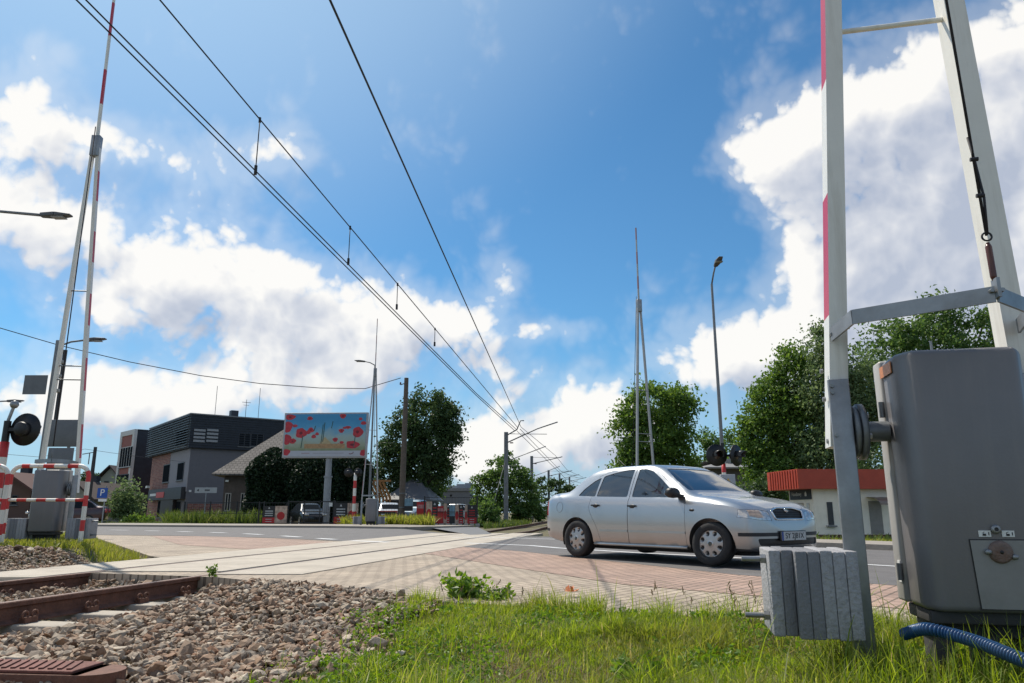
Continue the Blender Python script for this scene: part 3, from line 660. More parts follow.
        # stack of concrete slabs on two through bolts
        if near or True:
            x0 = xo + sg * .008
            for k in range(7):
                t = .0475; xk = x0 + sg * (t / 2 + k * (t + .0015)); jz = RNG.uniform(-.003, .003)
                sl = MB(); sl.box((xk, .05 + (.0 if k < 5 else .03), .34 + jz), (t, .40 - (.0 if k < 5 else .05), .345)); sl.build('counterweight_slab', M_slab2 if k < 3 else (M_slab1 if k < 6 else M_slab2), root, bevel=.005)
            xe = x0 + sg * 7 * .049
            rd = []
            for z in (.47, .235):
                b = MB(); b.cyl((xo, .02, z), (xe + sg * .10, .02, z), .011, n=10); b.cyl((xe, .02, z), (xe + sg * .022, .02, z), .02, n=6, smooth=False); b.build('through_bolt', M_galv, root)
    # cross rods, head and single boom above the fork
    for z in ((3.04, 5.0) if near else (2.95, 3.2, 4.6)):
        t = (z - .95) / (JZ - .95); x = hw + (.045 - hw) * t; ox = jx * t
        b = MB(); b.cyl((cx + ox - x, .06 + LY * t, z), (cx + ox + x, .06 + LY * t, z), .013, n=10)
        b.build('cross_rod', M_white if near else M_galv, root)
    hd = MB(); hd.box((JX, .06 + LY, JZ - .05), (.16, .13, .42)); hd.build('boom_head', M_galv, root, bevel=.006)
    bm_ = MB(); top = Vector((JX, .06 + LY * bt / 8, bt)); a0 = Vector((JX, .06 + LY, JZ + .1))
    for i in range(6):
        q0 = a0 + (top - a0) * (i / 6); q1 = a0 + (top - a0) * ((i + 1) / 6)
        bm_.bar(q0, q1, (.085 - .004 * i) * th, (.062 - .003 * i) * th, i % 2, up=(1, 0, 0))
    bm_.build('boom', [m_arm or M_white, M_darkred if m_arm is None else mat('faded_red', (.30, .16, .16), .5)], root)
    # spreader yoke with its stay rope
    yk = MB(); ap = Vector((cx + .115, -.50, 1.475))
    for sg in (-1, 1):
        a = Vector((cx + sg * (hw - .005), -.012, 1.455)); b = Vector((cx + sg * (hw - .045), -.25, 1.475)); 
        yk.bar(a, b, .010, .062, up=(0, 0, 1)); yk.bar(b, ap + Vector((sg * .004, 0, 0)), .010, .062)
    y_ = yk.build('spreader_yoke', M_galv, root)
    if near:
        for sg in (-1, 1):
            b = MB(); b.cyl(ap + Vector((sg * .018 - .0, -.02, .012)), ap + Vector((sg * .018, .02, .012)), .008, n=6, smooth=False); b.build('yoke_bolt', M_galv, y_)
        b = MB(); b.cyl((cx - hw + .005, -.03, 1.455), (cx - hw + .005, .0, 1.455), .009, n=6, smooth=False); b.build('yoke_bolt', M_galv, y_)
        pt = MB(); pt.box(ap + Vector((0, -.008, .02)), (.012, .05, .075)); pt.build('yoke_plate', M_galv, y_)
        for z, x in ((1.30, 0), (1.17, 0), (.98, 0)):
            b = MB(); b.cyl((cx - hw - .034, .05, z), (cx - hw - .047, .05, z), .011, n=6, smooth=False); b.build('arm_bolt', M_galv, root)
            b = MB(); b.cyl((cx - hw - .018, -.02, min(z, 1.2) + .02), (cx - hw - .018, -.034, min(z, 1.2) + .02), .009, n=6, smooth=False); b.build('arm_bolt', M_galv, root)
    e1 = ap + Vector((-.0, 0, .05)); e2 = Vector((JX, -.06 + LY, 7.8 if not near else 9.6)); u = (e2 - e1).normalized()
    tb = MB(); tb.tube([e1, e1 + u * .02, e1 + u * .14, e1 + u * .16], [.006, .0125, .0125, .006], 8)
    if near or True:
        t_ = tb.build('turnbuckle', M_ins if near else M_galvd, root)
    rp = MB(); rp.tube([e1 + u * .19, e2], .0055 if near else .01, 6)
    side = Vector((1, 0, 0))
    if near:
        ring = [e1 + u * (.185 + .017 * math.cos(a)) + side * .017 * math.sin(a) for a in np.linspace(0, 2 * math.pi, 15)]; rp.tube(ring, .004, 6)
        rp.tube([e1 + u * .2 + side * .004, e1 + u * .35 + side * .014, e1 + u * .5 + side * .004, e1 + u * .62 + side * -.008], .005, 6)
        for q in (.36, .52): rp.cyl(e1 + u * q - side * .012, e1 + u * q + side * .016, .009, n=8)
    rp.build('stay_rope', M_rope, root)
    return root
A12 = R(-12)
barrier((1.906, 3.19, 0), A12, 'raised barrier with grey cabinet and concrete slab counterweights beside the blue hose', near=True, jx=.175)
barrier((gx(47, 13.2, .6), 13.2, .05), R(5), 'raised barrier behind the red and white tubular guard rail', ssg=1, lean=-.045, cx=.08, bt=12.0, th=.7, hws=.84)
b3 = barrier((gx(371, 36, .6), 36, -.05), R(14), 'raised barrier at the grass verge in front of the billboard', th=.7, m_arm=mat('aged_arm_grey', (.36, .36, .36), .5, .2))
b4 = barrier((gx(644, 23.7, .6), 23.7, -.1), R(208), 'raised barrier rising behind the silver car', th=.62, m_arm=MATS['aged_arm_grey'])

# corrugated conduit
def hose():
    pts = [Vector((2.02, 3.30, .16)), at(925, 629, 2.95), at(950, 634, 2.86), at(980, 643, 2.74), at(1010, 655, 2.60), at(1050, 672, 2.45), at(1110, 700, 2.3)]
    pts[0] = at(905, 634, 3.12)
    fine = []
    for i in range(len(pts) - 1):
        p0 = pts[max(i - 1, 0)]; p1 = pts[i]; p2 = pts[i + 1]; p3 = pts[min(i + 2, len(pts) - 1)]
        for t in np.linspace(0, 1, 56, endpoint=False):
            fine.append(.5 * ((2 * p1) + (p2 - p0) * t + (2 * p0 - 5 * p1 + 4 * p2 - p3) * t * t + (3 * p1 - p0 - 3 * p2 + p3) * t ** 3))
    acc = 0; rr = []
    for i, p in enumerate(fine):
        if i: acc += (p - fine[i - 1]).length
        rr.append(  .0200 + .0040 * math.cos(acc / .0135 * 2 * math.pi))
    mb = MB(); mb.tube(fine, rr, 14)
    tag(mb.build('conduit_hose', mat('blue_hose', (.012, .065, .17), .38, 0, .2, 5, 0, dirt=(.05, .07, .09), damt=.4)), 'blue corrugated conduit hose lying in the grass under the grey cabinet', 'hose')
hose()

# rusty cast cover at the very edge of the ballast
def rust_cover():
    c = G(20, 668, -.06); root = empty('cable_box', (c.x, c.y, -.06), R(-6), 'low rusty box with ribbed lid lying on the ballast beside the rails', 'cable box')
    mb = MB(); mb.box((0, 0, -.06), (.78, .26, .12)); mb.cyl((.39, 0, -.12), (.39, 0, 0), .13, n=24); mb.build('box_body', M_rust, root, bevel=.004)
    lid = MB(); lid.box((-.02, 0, .008), (.74, .235, .014)); l = lid.build('ribbed_lid', mat('rust_lid', (.17, .065, .05), .75, .2, .3, 18, .3), root, bevel=.004)
    rb = MB()
    for i in range(14): rb.box((-.33 + i * .047, 0, .0185), (.02, .19, .008), rz=.35)
    rb.build('rib', MATS['rust_lid'], l)
rust_cover()
# ------------------------------------------------------------------ the silver saloon
def hermite(tbl):
    xs_ = np.array([t[0] for t in tbl], float); ys_ = np.array([t[1] for t in tbl], float)
    d = np.diff(ys_) / np.diff(xs_); m = np.zeros(len(xs_)); m[0], m[-1] = d[0], d[-1]
    for i in range(1, len(d)): m[i] = 0 if d[i - 1] * d[i] <= 0 else 2 * d[i - 1] * d[i] / (d[i - 1] + d[i])
    def f(x):
        x = np.clip(np.asarray(x, float), xs_[0], xs_[-1]); i = np.clip(np.searchsorted(xs_, x) - 1, 0, len(d) - 1)
        h = xs_[i + 1] - xs_[i]; t = (x - xs_[i]) / h
        return (2 * t**3 - 3 * t**2 + 1) * ys_[i] + (t**3 - 2 * t**2 + t) * h * m[i] + (-2 * t**3 + 3 * t**2) * ys_[i + 1] + (t**3 - t**2) * h * m[i + 1]
    return f
XR, XF = -2.07, 1.84
f_bot = hermite([(-2.07, .40), (-2.03, .30), (-1.85, .25), (-1.5, .2), (0, .185), (1.45, .2), (1.70, .20), (1.80, .23), (1.84, .31)])
f_top = hermite([(-2.07, .80), (-2.06, .93), (-2.03, 1.0), (-1.96, 1.035), (-1.70, 1.055), (-1.60, 1.07), (-1.42, 1.19), (-1.22, 1.325), (-1.04, 1.405), (-.80, 1.437), (-.45, 1.45), (-.05, 1.45), (.10, 1.437), (.26, 1.39), (.52, 1.235), (.76, 1.075), (.87, .995), (.96, .965), (1.10, .948), (1.35, .91), (1.55, .86), (1.70, .805), (1.77, .765), (1.80, .72), (1.825, .65), (1.84, .56)])
f_sh = hermite([(-2.07, .70), (-2.03, .86), (-1.94, .93), (-1.7, .955), (-1.2, .935), (0, .895), (.95, .875), (1.3, .84), (1.55, .79), (1.70, .74), (1.78, .69), (1.82, .63), (1.84, .54)])
f_w = hermite([(-2.07, .60), (-2.04, .70), (-1.97, .765), (-1.82, .805), (-1.23, .826), (-.6, .823), (.6, .823), (1.23, .828), (1.50, .812), (1.64, .78), (1.74, .72), (1.79, .63), (1.825, .52), (1.84, .42)])
f_wt = hermite([(-2.07, .52), (-1.98, .63), (-1.70, .66), (-1.60, .655), (-1.35, .61), (-1.0, .57), (-.5, .565), (.1, .56), (.30, .575), (.6, .635), (.88, .70), (1.15, .71), (1.48, .68), (1.66, .61), (1.75, .53), (1.81, .42), (1.84, .32)])
NP = 44
def section(x, inset=0.0):
    zb, zt, zs, w, wt = f_bot(x), f_top(x), f_sh(x), f_w(x), f_wt(x)
    cab = float(sm(.06, .25, zt - zs))                                # 1 where a greenhouse stands on the shoulder
    zr = zt - (.055 * cab + .028 * (1 - cab)); zr = max(zr, zs + .004)
    h = zs - zb
    pts = [(0, zb), (w * .55, zb), (w * .86, zb + .01), (w * .955, zb + .05 * h / .7), (w * .975, zb + .16 * h), (w * .992, zb + .34 * h), (w, zb + .52 * h), (w * .997, zb + .68 * h), (w * .985, zb + .84 * h), (w * .966, zs - .02 * h), (w * .945 * (cab) + w * .955 * (1 - cab), zs + .012 * cab)]
    a = pts[-1]
    for t, bow in ((.28, .008), (.55, .012), (.8, .010)):
        pts.append((a[0] + (wt - a[0]) * t + bow * cab, a[1] + (zr - a[1]) * t + (1 - cab) * bow))
    pts += [(wt, zr), (wt * .93, zr + (zt - zr) * .52), (wt * .78, zr + (zt - zr) * .80), (wt * .5, zt - .006), (0, zt)]
    p = np.array(pts); seg = np.r_[0, np.cumsum(np.hypot(*np.diff(p, axis=0).T))]
    # centripetal-like resample with monotone cubic for both coordinates
    u = np.linspace(0, seg[-1], NP)
    fy, fz = hermite(list(zip(seg, p[:, 0]))), hermite(list(zip(seg, p[:, 1])))
    return np.stack([fy(u), fz(u)], -1)
def loft(off=0.0):
    t = np.linspace(0, 1, 84); xs_ = XR + (XF - XR) * (.5 - .5 * np.cos(np.pi * (t * .86 + .07))) ; xs_ = XR + (xs_ - xs_[0]) / (xs_[-1] - xs_[0]) * (XF - XR)
    rows = np.array([np.c_[np.full(NP, x), section(x)] for x in xs_])          # half, y>=0
    full = np.concatenate([rows, rows[:, -2:0:-1] * np.array([1, -1, 1])], 1)      # closed ring
    if off:
        dx = np.gradient(full, axis=0); dt = np.roll(full, -1, 1) - np.roll(full, 1, 1); n = np.cross(dt, dx); ln = np.linalg.norm(n, axis=2, keepdims=True); n /= np.maximum(ln, 1e-9)
        c = full.mean(1, keepdims=True); sgn = np.sign(((full - c) * n).sum(2).mean()); full = full - n * sgn * off
        full[:3, :, 0] = np.maximum(full[:3, :, 0], XR + off); full[-3:, :, 0] = np.minimum(full[-3:, :, 0], XF - off)
    k, m = full.shape[:2]; v = full.reshape(-1, 3)
    i = np.arange(k * m).reshape(k, m); j = np.roll(i, -1, 1)
    f = np.stack([i[:-1], j[:-1], j[1:], i[1:]], -1).reshape(-1, 4).tolist()
    cv = np.array([full[0].mean(0) - [0.012, 0, 0], full[-1].mean(0) + [.012, 0, 0]]) if not off else np.array([full[0].mean(0), full[-1].mean(0)])
    v = np.r_[v, cv]; a, b = k * m, k * m + 1
    f += [[a, int(i[0][(q + 1) % m]), int(i[0][q])] for q in range(m)] + [[b, int(i[-1][q]), int(i[-1][(q + 1) % m])] for q in range(m)]
    return v, f
def raw(name, v, f):
    me = bpy.data.meshes.new(name); me.from_pydata([tuple(p) for p in v], [], f); bm = bmesh.new(); bm.from_mesh(me); bmesh.ops.recalc_face_normals(bm, faces=bm.faces); bm.to_mesh(me); bm.free()
    o = bpy.data.objects.new(name, me); COL.objects.link(o); return o
def boolean(o, cutters, op):
    for c in cutters:
        md = o.modifiers.new('b', 'BOOLEAN'); md.operation = op; md.solver = 'EXACT'; md.object = c
    dg = bpy.context.evaluated_depsgraph_get(); me = bpy.data.meshes.new_from_object(o.evaluated_get(dg)); o.modifiers.clear(); old = o.data; o.data = me; bpy.data.meshes.remove(old); return o
def shell(off_in, off_out=0.0):
    v0, f0 = loft(off_out); v1, f1 = loft(off_in)
    o = raw('shell', v0, f0); n = len(v0)
    me = bpy.data.meshes.new('shell'); f1r = [list(reversed(q)) for q in f1]
    me.from_pydata([tuple(p) for p in v0] + [tuple(p) for p in v1], [], f0 + [[i + n for i in q] for q in f1r])
    # outer faces must look out, inner faces in
    bm = bmesh.new(); bm.from_mesh(me); bmesh.ops.recalc_face_normals(bm, faces=bm.faces); bm.to_mesh(me); bm.free()
    bpy.data.objects.remove(o); o = bpy.data.objects.new('shell', me); COL.objects.link(o); return o
def offset_poly(p, d):
    p = [Vector(q) for q in p]; n = len(p); ar = sum(p[i].x * p[(i + 1) % n].y - p[(i + 1) % n].x * p[i].y for i in range(n)); s = 1 if ar > 0 else -1; out = []
    for i in range(n):
        a, b, c = p[i - 1], p[i], p[(i + 1) % n]; e1 = (b - a).normalized(); e2 = (c - b).normalized(); n1 = Vector((e1.y, -e1.x)) * s; n2 = Vector((e2.y, -e2.x)) * s
        k = max(.35, 1 + n1.dot(n2)); out.append(b + (n1 + n2) / k * d)
    return out
def round_poly(p, r, n=4):
    p = [Vector(q) for q in p]; out = []
    for i in range(len(p)):
        a, b, c = p[i - 1], p[i], p[(i + 1) % len(p)]; l = min(r, (a - b).length * .45, (c - b).length * .45)
        s, e = b + (a - b).normalized() * l, b + (c - b).normalized() * l
        for t in np.linspace(0, 1, n + 1): out.append(s * (1 - t) ** 2 + b * 2 * t * (1 - t) + e * t * t)
    return out
def cut_side(poly, y0, y1):      # outline in (x, z), extruded between y0 and y1
    n = len(poly); v = [(p[0], y0, p[1]) for p in poly] + [(p[0], y1, p[1]) for p in poly]
    return raw('cutter', v, [list(range(n)), list(range(n, 2 * n))] + [[i, (i + 1) % n, n + (i + 1) % n, n + i] for i in range(n)])
def cut_front(poly, x0, x1):     # outline in (y, z), extruded between x0 and x1
    n = len(poly); v = [(x0, p[0], p[1]) for p in poly] + [(x1, p[0], p[1]) for p in poly]
    return raw('cutter', v, [list(range(n)), list(range(n, 2 * n))] + [[i, (i + 1) % n, n + (i + 1) % n, n + i] for i in range(n)])
def cut_top(poly, z0, z1):       # outline in (x, y)
    n = len(poly); v = [(p[0], p[1], z0) for p in poly] + [(p[0], p[1], z1) for p in poly]
    return raw('cutter', v, [list(range(n)), list(range(n, 2 * n))] + [[i, (i + 1) % n, n + (i + 1) % n, n + i] for i in range(n)])
def paint():
    m, nt, b = nt_new('silver_paint'); N = nt.nodes; L = nt.links
    tc = N.new('ShaderNodeTexCoord'); nz = N.new('ShaderNodeTexNoise'); nz.inputs['Scale'].default_value = 900; L.new(tc.outputs['Object'], nz.inputs['Vector'])
    rp = N.new('ShaderNodeValToRGB'); rp.color_ramp.elements[0].color = (.36, .365, .375, 1); rp.color_ramp.elements[1].color = (.51, .517, .53, 1); L.new(nz.outputs['Fac'], rp.inputs['Fac'])
    n2 = N.new('ShaderNodeTexNoise'); n2.inputs['Scale'].default_value = 3; n2.inputs['Detail'].default_value = 6; L.new(tc.outputs['Object'], n2.inputs['Vector'])
    sx = N.new('ShaderNodeSeparateXYZ'); L.new(tc.outputs['Object'], sx.inputs[0])
    mr = N.new('ShaderNodeMapRange'); mr.inputs['From Min'].default_value = .55; mr.inputs['From Max'].default_value = .2; L.new(sx.outputs[2], mr.inputs['Value'])
    dm = N.new('ShaderNodeMath'); dm.operation = 'MULTIPLY'; L.new(mr.outputs[0], dm.inputs[0]); L.new(n2.outputs['Fac'], dm.inputs[1])
    mx = N.new('ShaderNodeMix'); mx.data_type = 'RGBA'; L.new(dm.outputs[0], mx.inputs['Factor']); L.new(rp.outputs[0], mx.inputs['A']); mx.inputs['B'].default_value = (.30, .285, .26, 1)
    L.new(mx.outputs['Result'], b.inputs['Base Color']); b.inputs['Metallic'].default_value = .88; b.inputs['Roughness'].default_value = .34; b.inputs['Coat Weight'].default_value = .7; b.inputs['Coat Roughness'].default_value = .04
    return m
M_paint = paint()
M_glass = glass_mat('car_glass', (.34, .38, .40))
M_tyre = mat('tyre_rubber', (.022, .022, .023), .85, 0, .25, 20, .2, 60)
M_hub = mat('wheel_cover', (.45, .44, .43), .35, .55, .08, 12, 0, dirt=(.28, .25, .22), damt=.45)
M_lens = mat('lamp_lens', (.60, .58, .56), .12, .55, .35, 16, 0, coat=1)
M_amber = mat('amber_lens', (.50, .36, .27), .15, .2, .3, 30, 0, coat=1)
M_redlens = mat('red_lens', (.42, .015, .02), .15, .0, .15, 10, 0, coat=1)
M_chrome = mat('chrome', (.70, .70, .71), .12, 1, .05, 4)
M_trim = mat('car_interior', (.035, .035, .04), .8, 0, .2, 8)
M_rubber = mat('bumper_rubber', (.02, .02, .022), .6, 0, .2, 10)
WR, WX = .29, 1.231
def wheel(root, x, side):
    c = Vector((x, side * .735, WR)); w = empty('wheel', c); w.parent = root
    w.rotation_euler = (0, RNG.uniform(0, 1), 0 if x < 0 else R(3)); 
    t = MB(); t.lathe([(.178, -.085), (.19, -.093), (.235, -.095), (.275, -.088), (.288, -.07), (.29, -.03), (.2885, -.028), (.2885, -.022), (.29, -.02), (.29, .02), (.2885, .022), (.2885, .028), (.29, .03), (.288, .07), (.275, .088), (.235, .095), (.19, .093), (.178, .085)], (0, 0, 0), 'Y', 48); t.build('tyre', M_tyre, w)
    r = MB(); nr, na = 16, 112; vs = []
    for i in range(nr + 1):
        rr = .192 * i / nr
        for j in range(na):
            a = 2 * math.pi * j / na
            y = .088 - .020 * (rr / .192) ** 2 + (.006 if rr < .045 else 0)
            k = (a / (2 * math.pi) * 8) % 1 - .5; dd = math.hypot(k * 2 * math.pi / 8 * .138 / .026, (rr - .138) / .030)
            if dd < 1: y -= .035
            vs.append((rr * math.cos(a), side * y, rr * math.sin(a)))
    fs, mi = [], []
    for i in range(nr):
        for j in range(na):
            a0 = (j + .5) / na; k = (a0 * 8) % 1 - .5; rr = .192 * (i + .5) / nr
            fs.append((i * na + j, i * na + (j + 1) % na, (i + 1) * na + (j + 1) % na, (i + 1) * na + j)); mi.append(1 if math.hypot(k * 2 * math.pi / 8 * .138 / .026, (rr - .138) / .030) < .93 else 0)
    for f, q in zip(fs, mi): r.add([], []); r.f.append(list(f)); r.m.append(q); r.sm.append(True)
    r.v = [Vector(v) for v in vs]
    r.build('wheel_cover', [M_hub, M_black], w)
    e = MB(); e.lathe([(0, side * .0965), (.018, side * .0965), (.030, side * .097), (.034, side * .0945), (.036, side * .092)], (0, 0, 0), 'Y', 24, mis=[0, 0, 1, 1]); e.build('centre_emblem', [mat('emblem_dark', (.06, .07, .065), .3), M_chrome], w)
    d = MB(); d.lathe([(0, -side * .0), (.19, -side * .0), (.19, side * .055)], (0, 0, 0), 'Y', 24); d.build('rim', M_dark, w)
    w.scale = (.95, 1, .95 / .915); w.location.z = WR * .95 / .915
    return w
def car(loc, heading):
    root = empty('parked_car' if False else 'saloon_car', loc, heading, 'silver four-door saloon car driving over the crossing towards the grey barrier cabinet', 'car')
    sh = shell(.030)
    arch = []
    for x in (-WX, WX):
        for s in (-1, 1):
            n = 40; p = [(x + .338 * math.cos(2 * math.pi * k / n), WR + .01 + .338 * math.sin(2 * math.pi * k / n)) for k in range(n)]
            arch.append(cut_side(p, s * .50, s * 1.0))
    W1 = round_poly([(-.125, .942), (.70, .925), (.52, 1.06), (.32, 1.212), (.15, 1.325), (.0, 1.37), (-.115, 1.378)], .03)       # front door glass
    W2 = round_poly([(-.215, .945), (-.21, 1.372), (-.36, 1.364), (-.58, 1.335), (-.80, 1.285), (-.835, .962)], .03)
    W3 = round_poly([(-.865, .963), (-.845, 1.268), (-.98, 1.21), (-1.15, 1.085), (-1.235, .98)], .025)
    D1 = round_poly([(-.165, .245), (-.165, 1.412), (.04, 1.405), (.20, 1.355), (.38, 1.215), (.60, 1.055), (.845, .93), (.845, .245)], .045)
    D2 = round_poly([(-.175, .245), (-.175, 1.41), (-.36, 1.402), (-.62, 1.370), (-.90, 1.285), (-.925, .95), (-.96, .78), (-.90, .66), (-.80, .50), (-.72, .245)], .045)
    win = [(W1, 's'), (W2, 's'), (W3, 's')]
    FW = round_poly([(-.49, 0), (.49, 0), (.59, -.30), (.645, -.615), (-.645, -.615), (-.59, -.30)], .05)
    def cut_plane(poly, org, ux, n, d0, d1):    # outline (y, t) on a slanted plane
        org, ux, n = Vector(org), Vector(ux).normalized(), Vector(n).normalized(); k = len(poly); v = []
        for d in (d0, d1): v += [tuple(org + Vector((0, p[0], 0)) - ux * p[1] + n * d) for p in poly]
        return raw('cutter', v, [list(range(k)), list(range(k, 2 * k))] + [[i, (i + 1) % k, k + (i + 1) % k, k + i] for i in range(k)])
    fwc = cut_plane(FW, (.30, 0, 1.372), (1, 0, -.65), (.65, 0, 1), -.16, .25)
    RW = round_poly([(-.47, 0), (.47, 0), (.57, -.52), (-.57, -.52)], .06)
    rwc = cut_plane(RW, (-1.10, 0, 1.368), (-1, 0, -.62), (-.62, 0, 1), -.16, .25)
    wcut = [cut_side(p, s * .45, s * 1.0) for p, _ in win for s in (-1, 1)] + [fwc, rwc]
    HL = lambda s: [(s * .375, .605), (s * .40, .725), (s * .55, .75), (s * .76, .75), (s * .78, .65), (s * .60, .615)]
    hl = {s: HL(s) for s in (-1, 1)}
    GR = round_poly([(-.31, .61), (.31, .61), (.345, .745), (.18, .785), (-.18, .785), (-.345, .745)], .04)
    LG = round_poly([(-.60, .285), (.60, .285), (.63, .375), (-.63, .375)], .03)
    RS = [(-.9, .405), (.9, .405), (.9, .452), (-.9, .452)]
    TL = lambda s: round_poly([(s * .50, .66), (s * .50, .90), (s * .90, .90), (s * .90, .66)], .03)
    doors = [(D1, s) for s in (-1, 1)] + [(D2, s) for s in (-1, 1)]
    dbig = [cut_side(offset_poly(p, .0045), s * .50, s * 1.0) for p, s in doors]
    dfit = [cut_side(p, s * .55, s * 1.0) for p, s in doors]
    hoodp = round_poly([(1.10, -.66), (1.10, .66), (1.48, .60), (1.69, .50), (1.775, .36), (1.795, 0), (1.775, -.36), (1.69, -.50), (1.48, -.60)], .05)
    hb, hf = cut_top(offset_poly(hoodp, .0045), .66, 1.3), cut_top(hoodp, .66, 1.3)
    fc = {}
    def piece(name, cutter, m, parent=root, src=None, extra=(), move=None):
        o = (src or shell_src).copy(); o.data = o.data.copy(); COL.objects.link(o); o.name = name; o.data.name = name
        boolean(o, [cutter], 'INTERSECT')
        if extra: boolean(o, list(extra), 'DIFFERENCE')
        o.data.materials.clear(); o.data.materials.append(m); o.parent = parent
        o.data.polygons.foreach_set('use_smooth', [True] * len(o.data.polygons)); o.data.set_sharp_from_angle(angle=R(32))
        o.name = name
        return o
    shell_src = sh
    frontcut = [cut_front(hl[-1], 1.25, 2.3), cut_front(hl[1], 1.25, 2.3), cut_front(GR, 1.6, 2.3), cut_front(LG, 1.7, 2.3), cut_front(RS, 1.62, 2.3), cut_front(TL(1), -2.4, -1.92), cut_front(TL(-1), -2.4, -1.92), cut_front(RS, -2.4, -1.89)]
    body = sh.copy(); body.data = sh.data.copy(); COL.objects.link(body)
    boolean(body, arch + dbig + wcut + [hb] + frontcut, 'DIFFERENCE')
    body.name = 'body'; body.data.name = 'body'; body.data.materials.clear(); body.data.materials.append(M_paint); body.parent = root
    body.data.polygons.foreach_set('use_smooth', [True] * len(body.data.polygons)); body.data.set_sharp_from_angle(angle=R(32))
    for (p, s), c in zip(doors, dfit):
        d = piece('door', c, M_paint, extra=arch + wcut)
        fx = p is D1 or abs(p[0][0] - D1[0][0]) < 1e-6 and len(p) == len(D1)
        x0, z0 = (-.0, .80) if fx else (-.80, .815)
        x0 = -.085 if fx else -.815
        y = lambda xx, zz: s * (float(np.interp(zz, *section(xx)[np.argsort(section(xx)[:, 1])].T[::-1])) )
        def ysurf(xx, zz):
            q = section(xx); k = np.argmax(q[:, 0] + 0); h = q[:NP]
            i = np.argmin(np.abs(h[:, 1] - zz) - h[:, 0] * 0 + (h[:, 0] < .3) * 9); return float(h[i, 0])
        yo = ysurf(x0, z0)
        hd = MB(); hd.lathe([(0, s * .006), (.045, s * .005), (.052, -s * .004)], (0, 0, 0), 'Y', 20); hd.v = [Vector((v.x * 1.15, v.y, v.z * .62)) for v in hd.v]
        hd.bar((-.07, s * .022, .010), (.07, s * .022, .010), .022, .016, up=(0, 1, 0)); hd.bar((-.065, 0, .010), (-.065, s * .022, .010), .022, .02); hd.bar((.065, 0, .010), (.065, s * .022, .010), .022, .02)
        hd.build('door_handle', M_black, d, loc=(x0, s * yo, z0))
        xa, xb = (-.16, .84) if fx else (-.73, -.18)
        st = MB(); N_ = 12; ps = [Vector((xa + (xb - xa) * i / N_, s * (ysurf(xa + (xb - xa) * i / N_, .435) + .001), .435)) for i in range(N_ + 1)]
        for a, b in zip(ps, ps[1:]): st.bar(a, b + (b - a) * .02, .014, .026, up=(0, 0, 1))
        st.build('side_moulding', M_paint, d)
    # sills
    for s in (-1, 1):
        sl = MB(); sl.tube([(a, s * (float(f_w(a)) * .966), .232) for a in np.linspace(-.86, .86, 13)], .024, 8); sl.build('sill', M_paint, root)
    piece('bonnet', hf, M_paint, extra=[frontcut[0], frontcut[1], frontcut[2]])
    for k, c in enumerate(wcut[:-2]): piece('window', c, M_glass, src=sh).location = (0, .008 if k % 2 == 0 else -.008, 0)
    piece('windscreen', fwc, M_glass, src=sh).location = (-.004, 0, -.006); piece('rear_window', rwc, M_glass, src=sh).location = (.004, 0, -.006)
    ls = shell(.030, .002)
    for s in (-1, 1):
        h = piece('headlight', cut_front(offset_poly(hl[s], -.004), 1.25, 2.3), M_lens, src=ls)
        ind = cut_front([(s * .66, .63), (s * .66, .78), (s * .80, .78), (s * .80, .63)], 1.25, 2.3)
        ls2 = shell(.02, -.0015); o = piece('indicator_lens', cut_front([(s * .53, .648), (s * .54, .74), (s * .70, .745), (s * .70, .668), (s * .60, .640)], 1.25, 2.3), M_amber, parent=h, src=ls2); bpy.data.objects.remove(ls2)
        hr = piece('headlight_bezel', cut_front(hl[s], 1.25, 2.3), M_black, parent=h, src=sh).location = (-.012, 0, 0) 
        piece('tail_light', cut_front(offset_poly(TL(s), -.003), -2.4, -1.92), M_redlens, src=ls)
    g = piece('grille', cut_front(offset_poly(GR, -.004), 1.6, 2.3), M_black, src=sh); g.location = (-.018, 0, 0)
    def xs_at(y, z):
        lo, hi = 1.4, XF
        for _ in range(24):
            mid = (lo + hi) / 2; q = section(mid); w_ = np.interp(z, q[8:, 1], q[8:, 0]) if q[-1, 1] > z else -1
            if w_ > abs(y): lo = mid
            else: hi = mid
        return lo
    gp = offset_poly(GR, -.012); sg_ = MB(); sg_.tube([Vector((xs_at(p.x, p.y) + .018, p.x, p.y)) for p in gp + gp[:2]], .014, 8); sg_.build('grille_surround', M_chrome, g)
    for z in (.635, .665, .695, .725):
        sl = MB()
        for i in range(10):
            ya, yb = -.31 + .62 * i / 10, -.31 + .62 * (i + 1) / 10
            sl.bar((xs_at(ya, z) + .008, ya, z), (xs_at(yb, z) + .008, yb, z), .008, .008)
        sl.build('grille_slat', M_rubber, g)
    em = MB(); em.lathe([(0, .004), (.022, .004), (.029, .006), (.032, .002), (.033, -.02)], (0, 0, 0), 'X', 24, mis=[1, 1, 0, 0]); em.build('badge', [M_chrome, mat('badge_green', (.03, .06, .04), .3)], root, loc=(1.79, 0, .75)).rotation_euler = (0, R(-48), 0)
    piece('lower_grille', cut_front(LG, 1.7, 2.3), M_black, src=sh).location = (-.015, 0, 0)
    for x0, x1 in ((1.62, 2.3), (-2.4, -1.89)):
        piece('bumper_strip', cut_front(RS, x0, x1), M_rubber, src=sh, extra=arch).location = (.005 if x0 > 0 else -.005, 0, 0)
    # number plate
    pb = MB(); pb.box((1.857, 0, .405), (.024, .56, .135)); plate = pb.build('plate_holder', M_black, root, bevel=.006)
    pp = MB(); pp.box((1.871, 0, .405), (.006, .52, .114)); n_ = pp.build('number_plate', [mat('plate_white', (.46, .46, .45), .45, 0, .12, 40, 0)], plate)
    pe = MB(); pe.box((2.0695, .24 if False else -.24, .405), (.002, .035, .112)); 
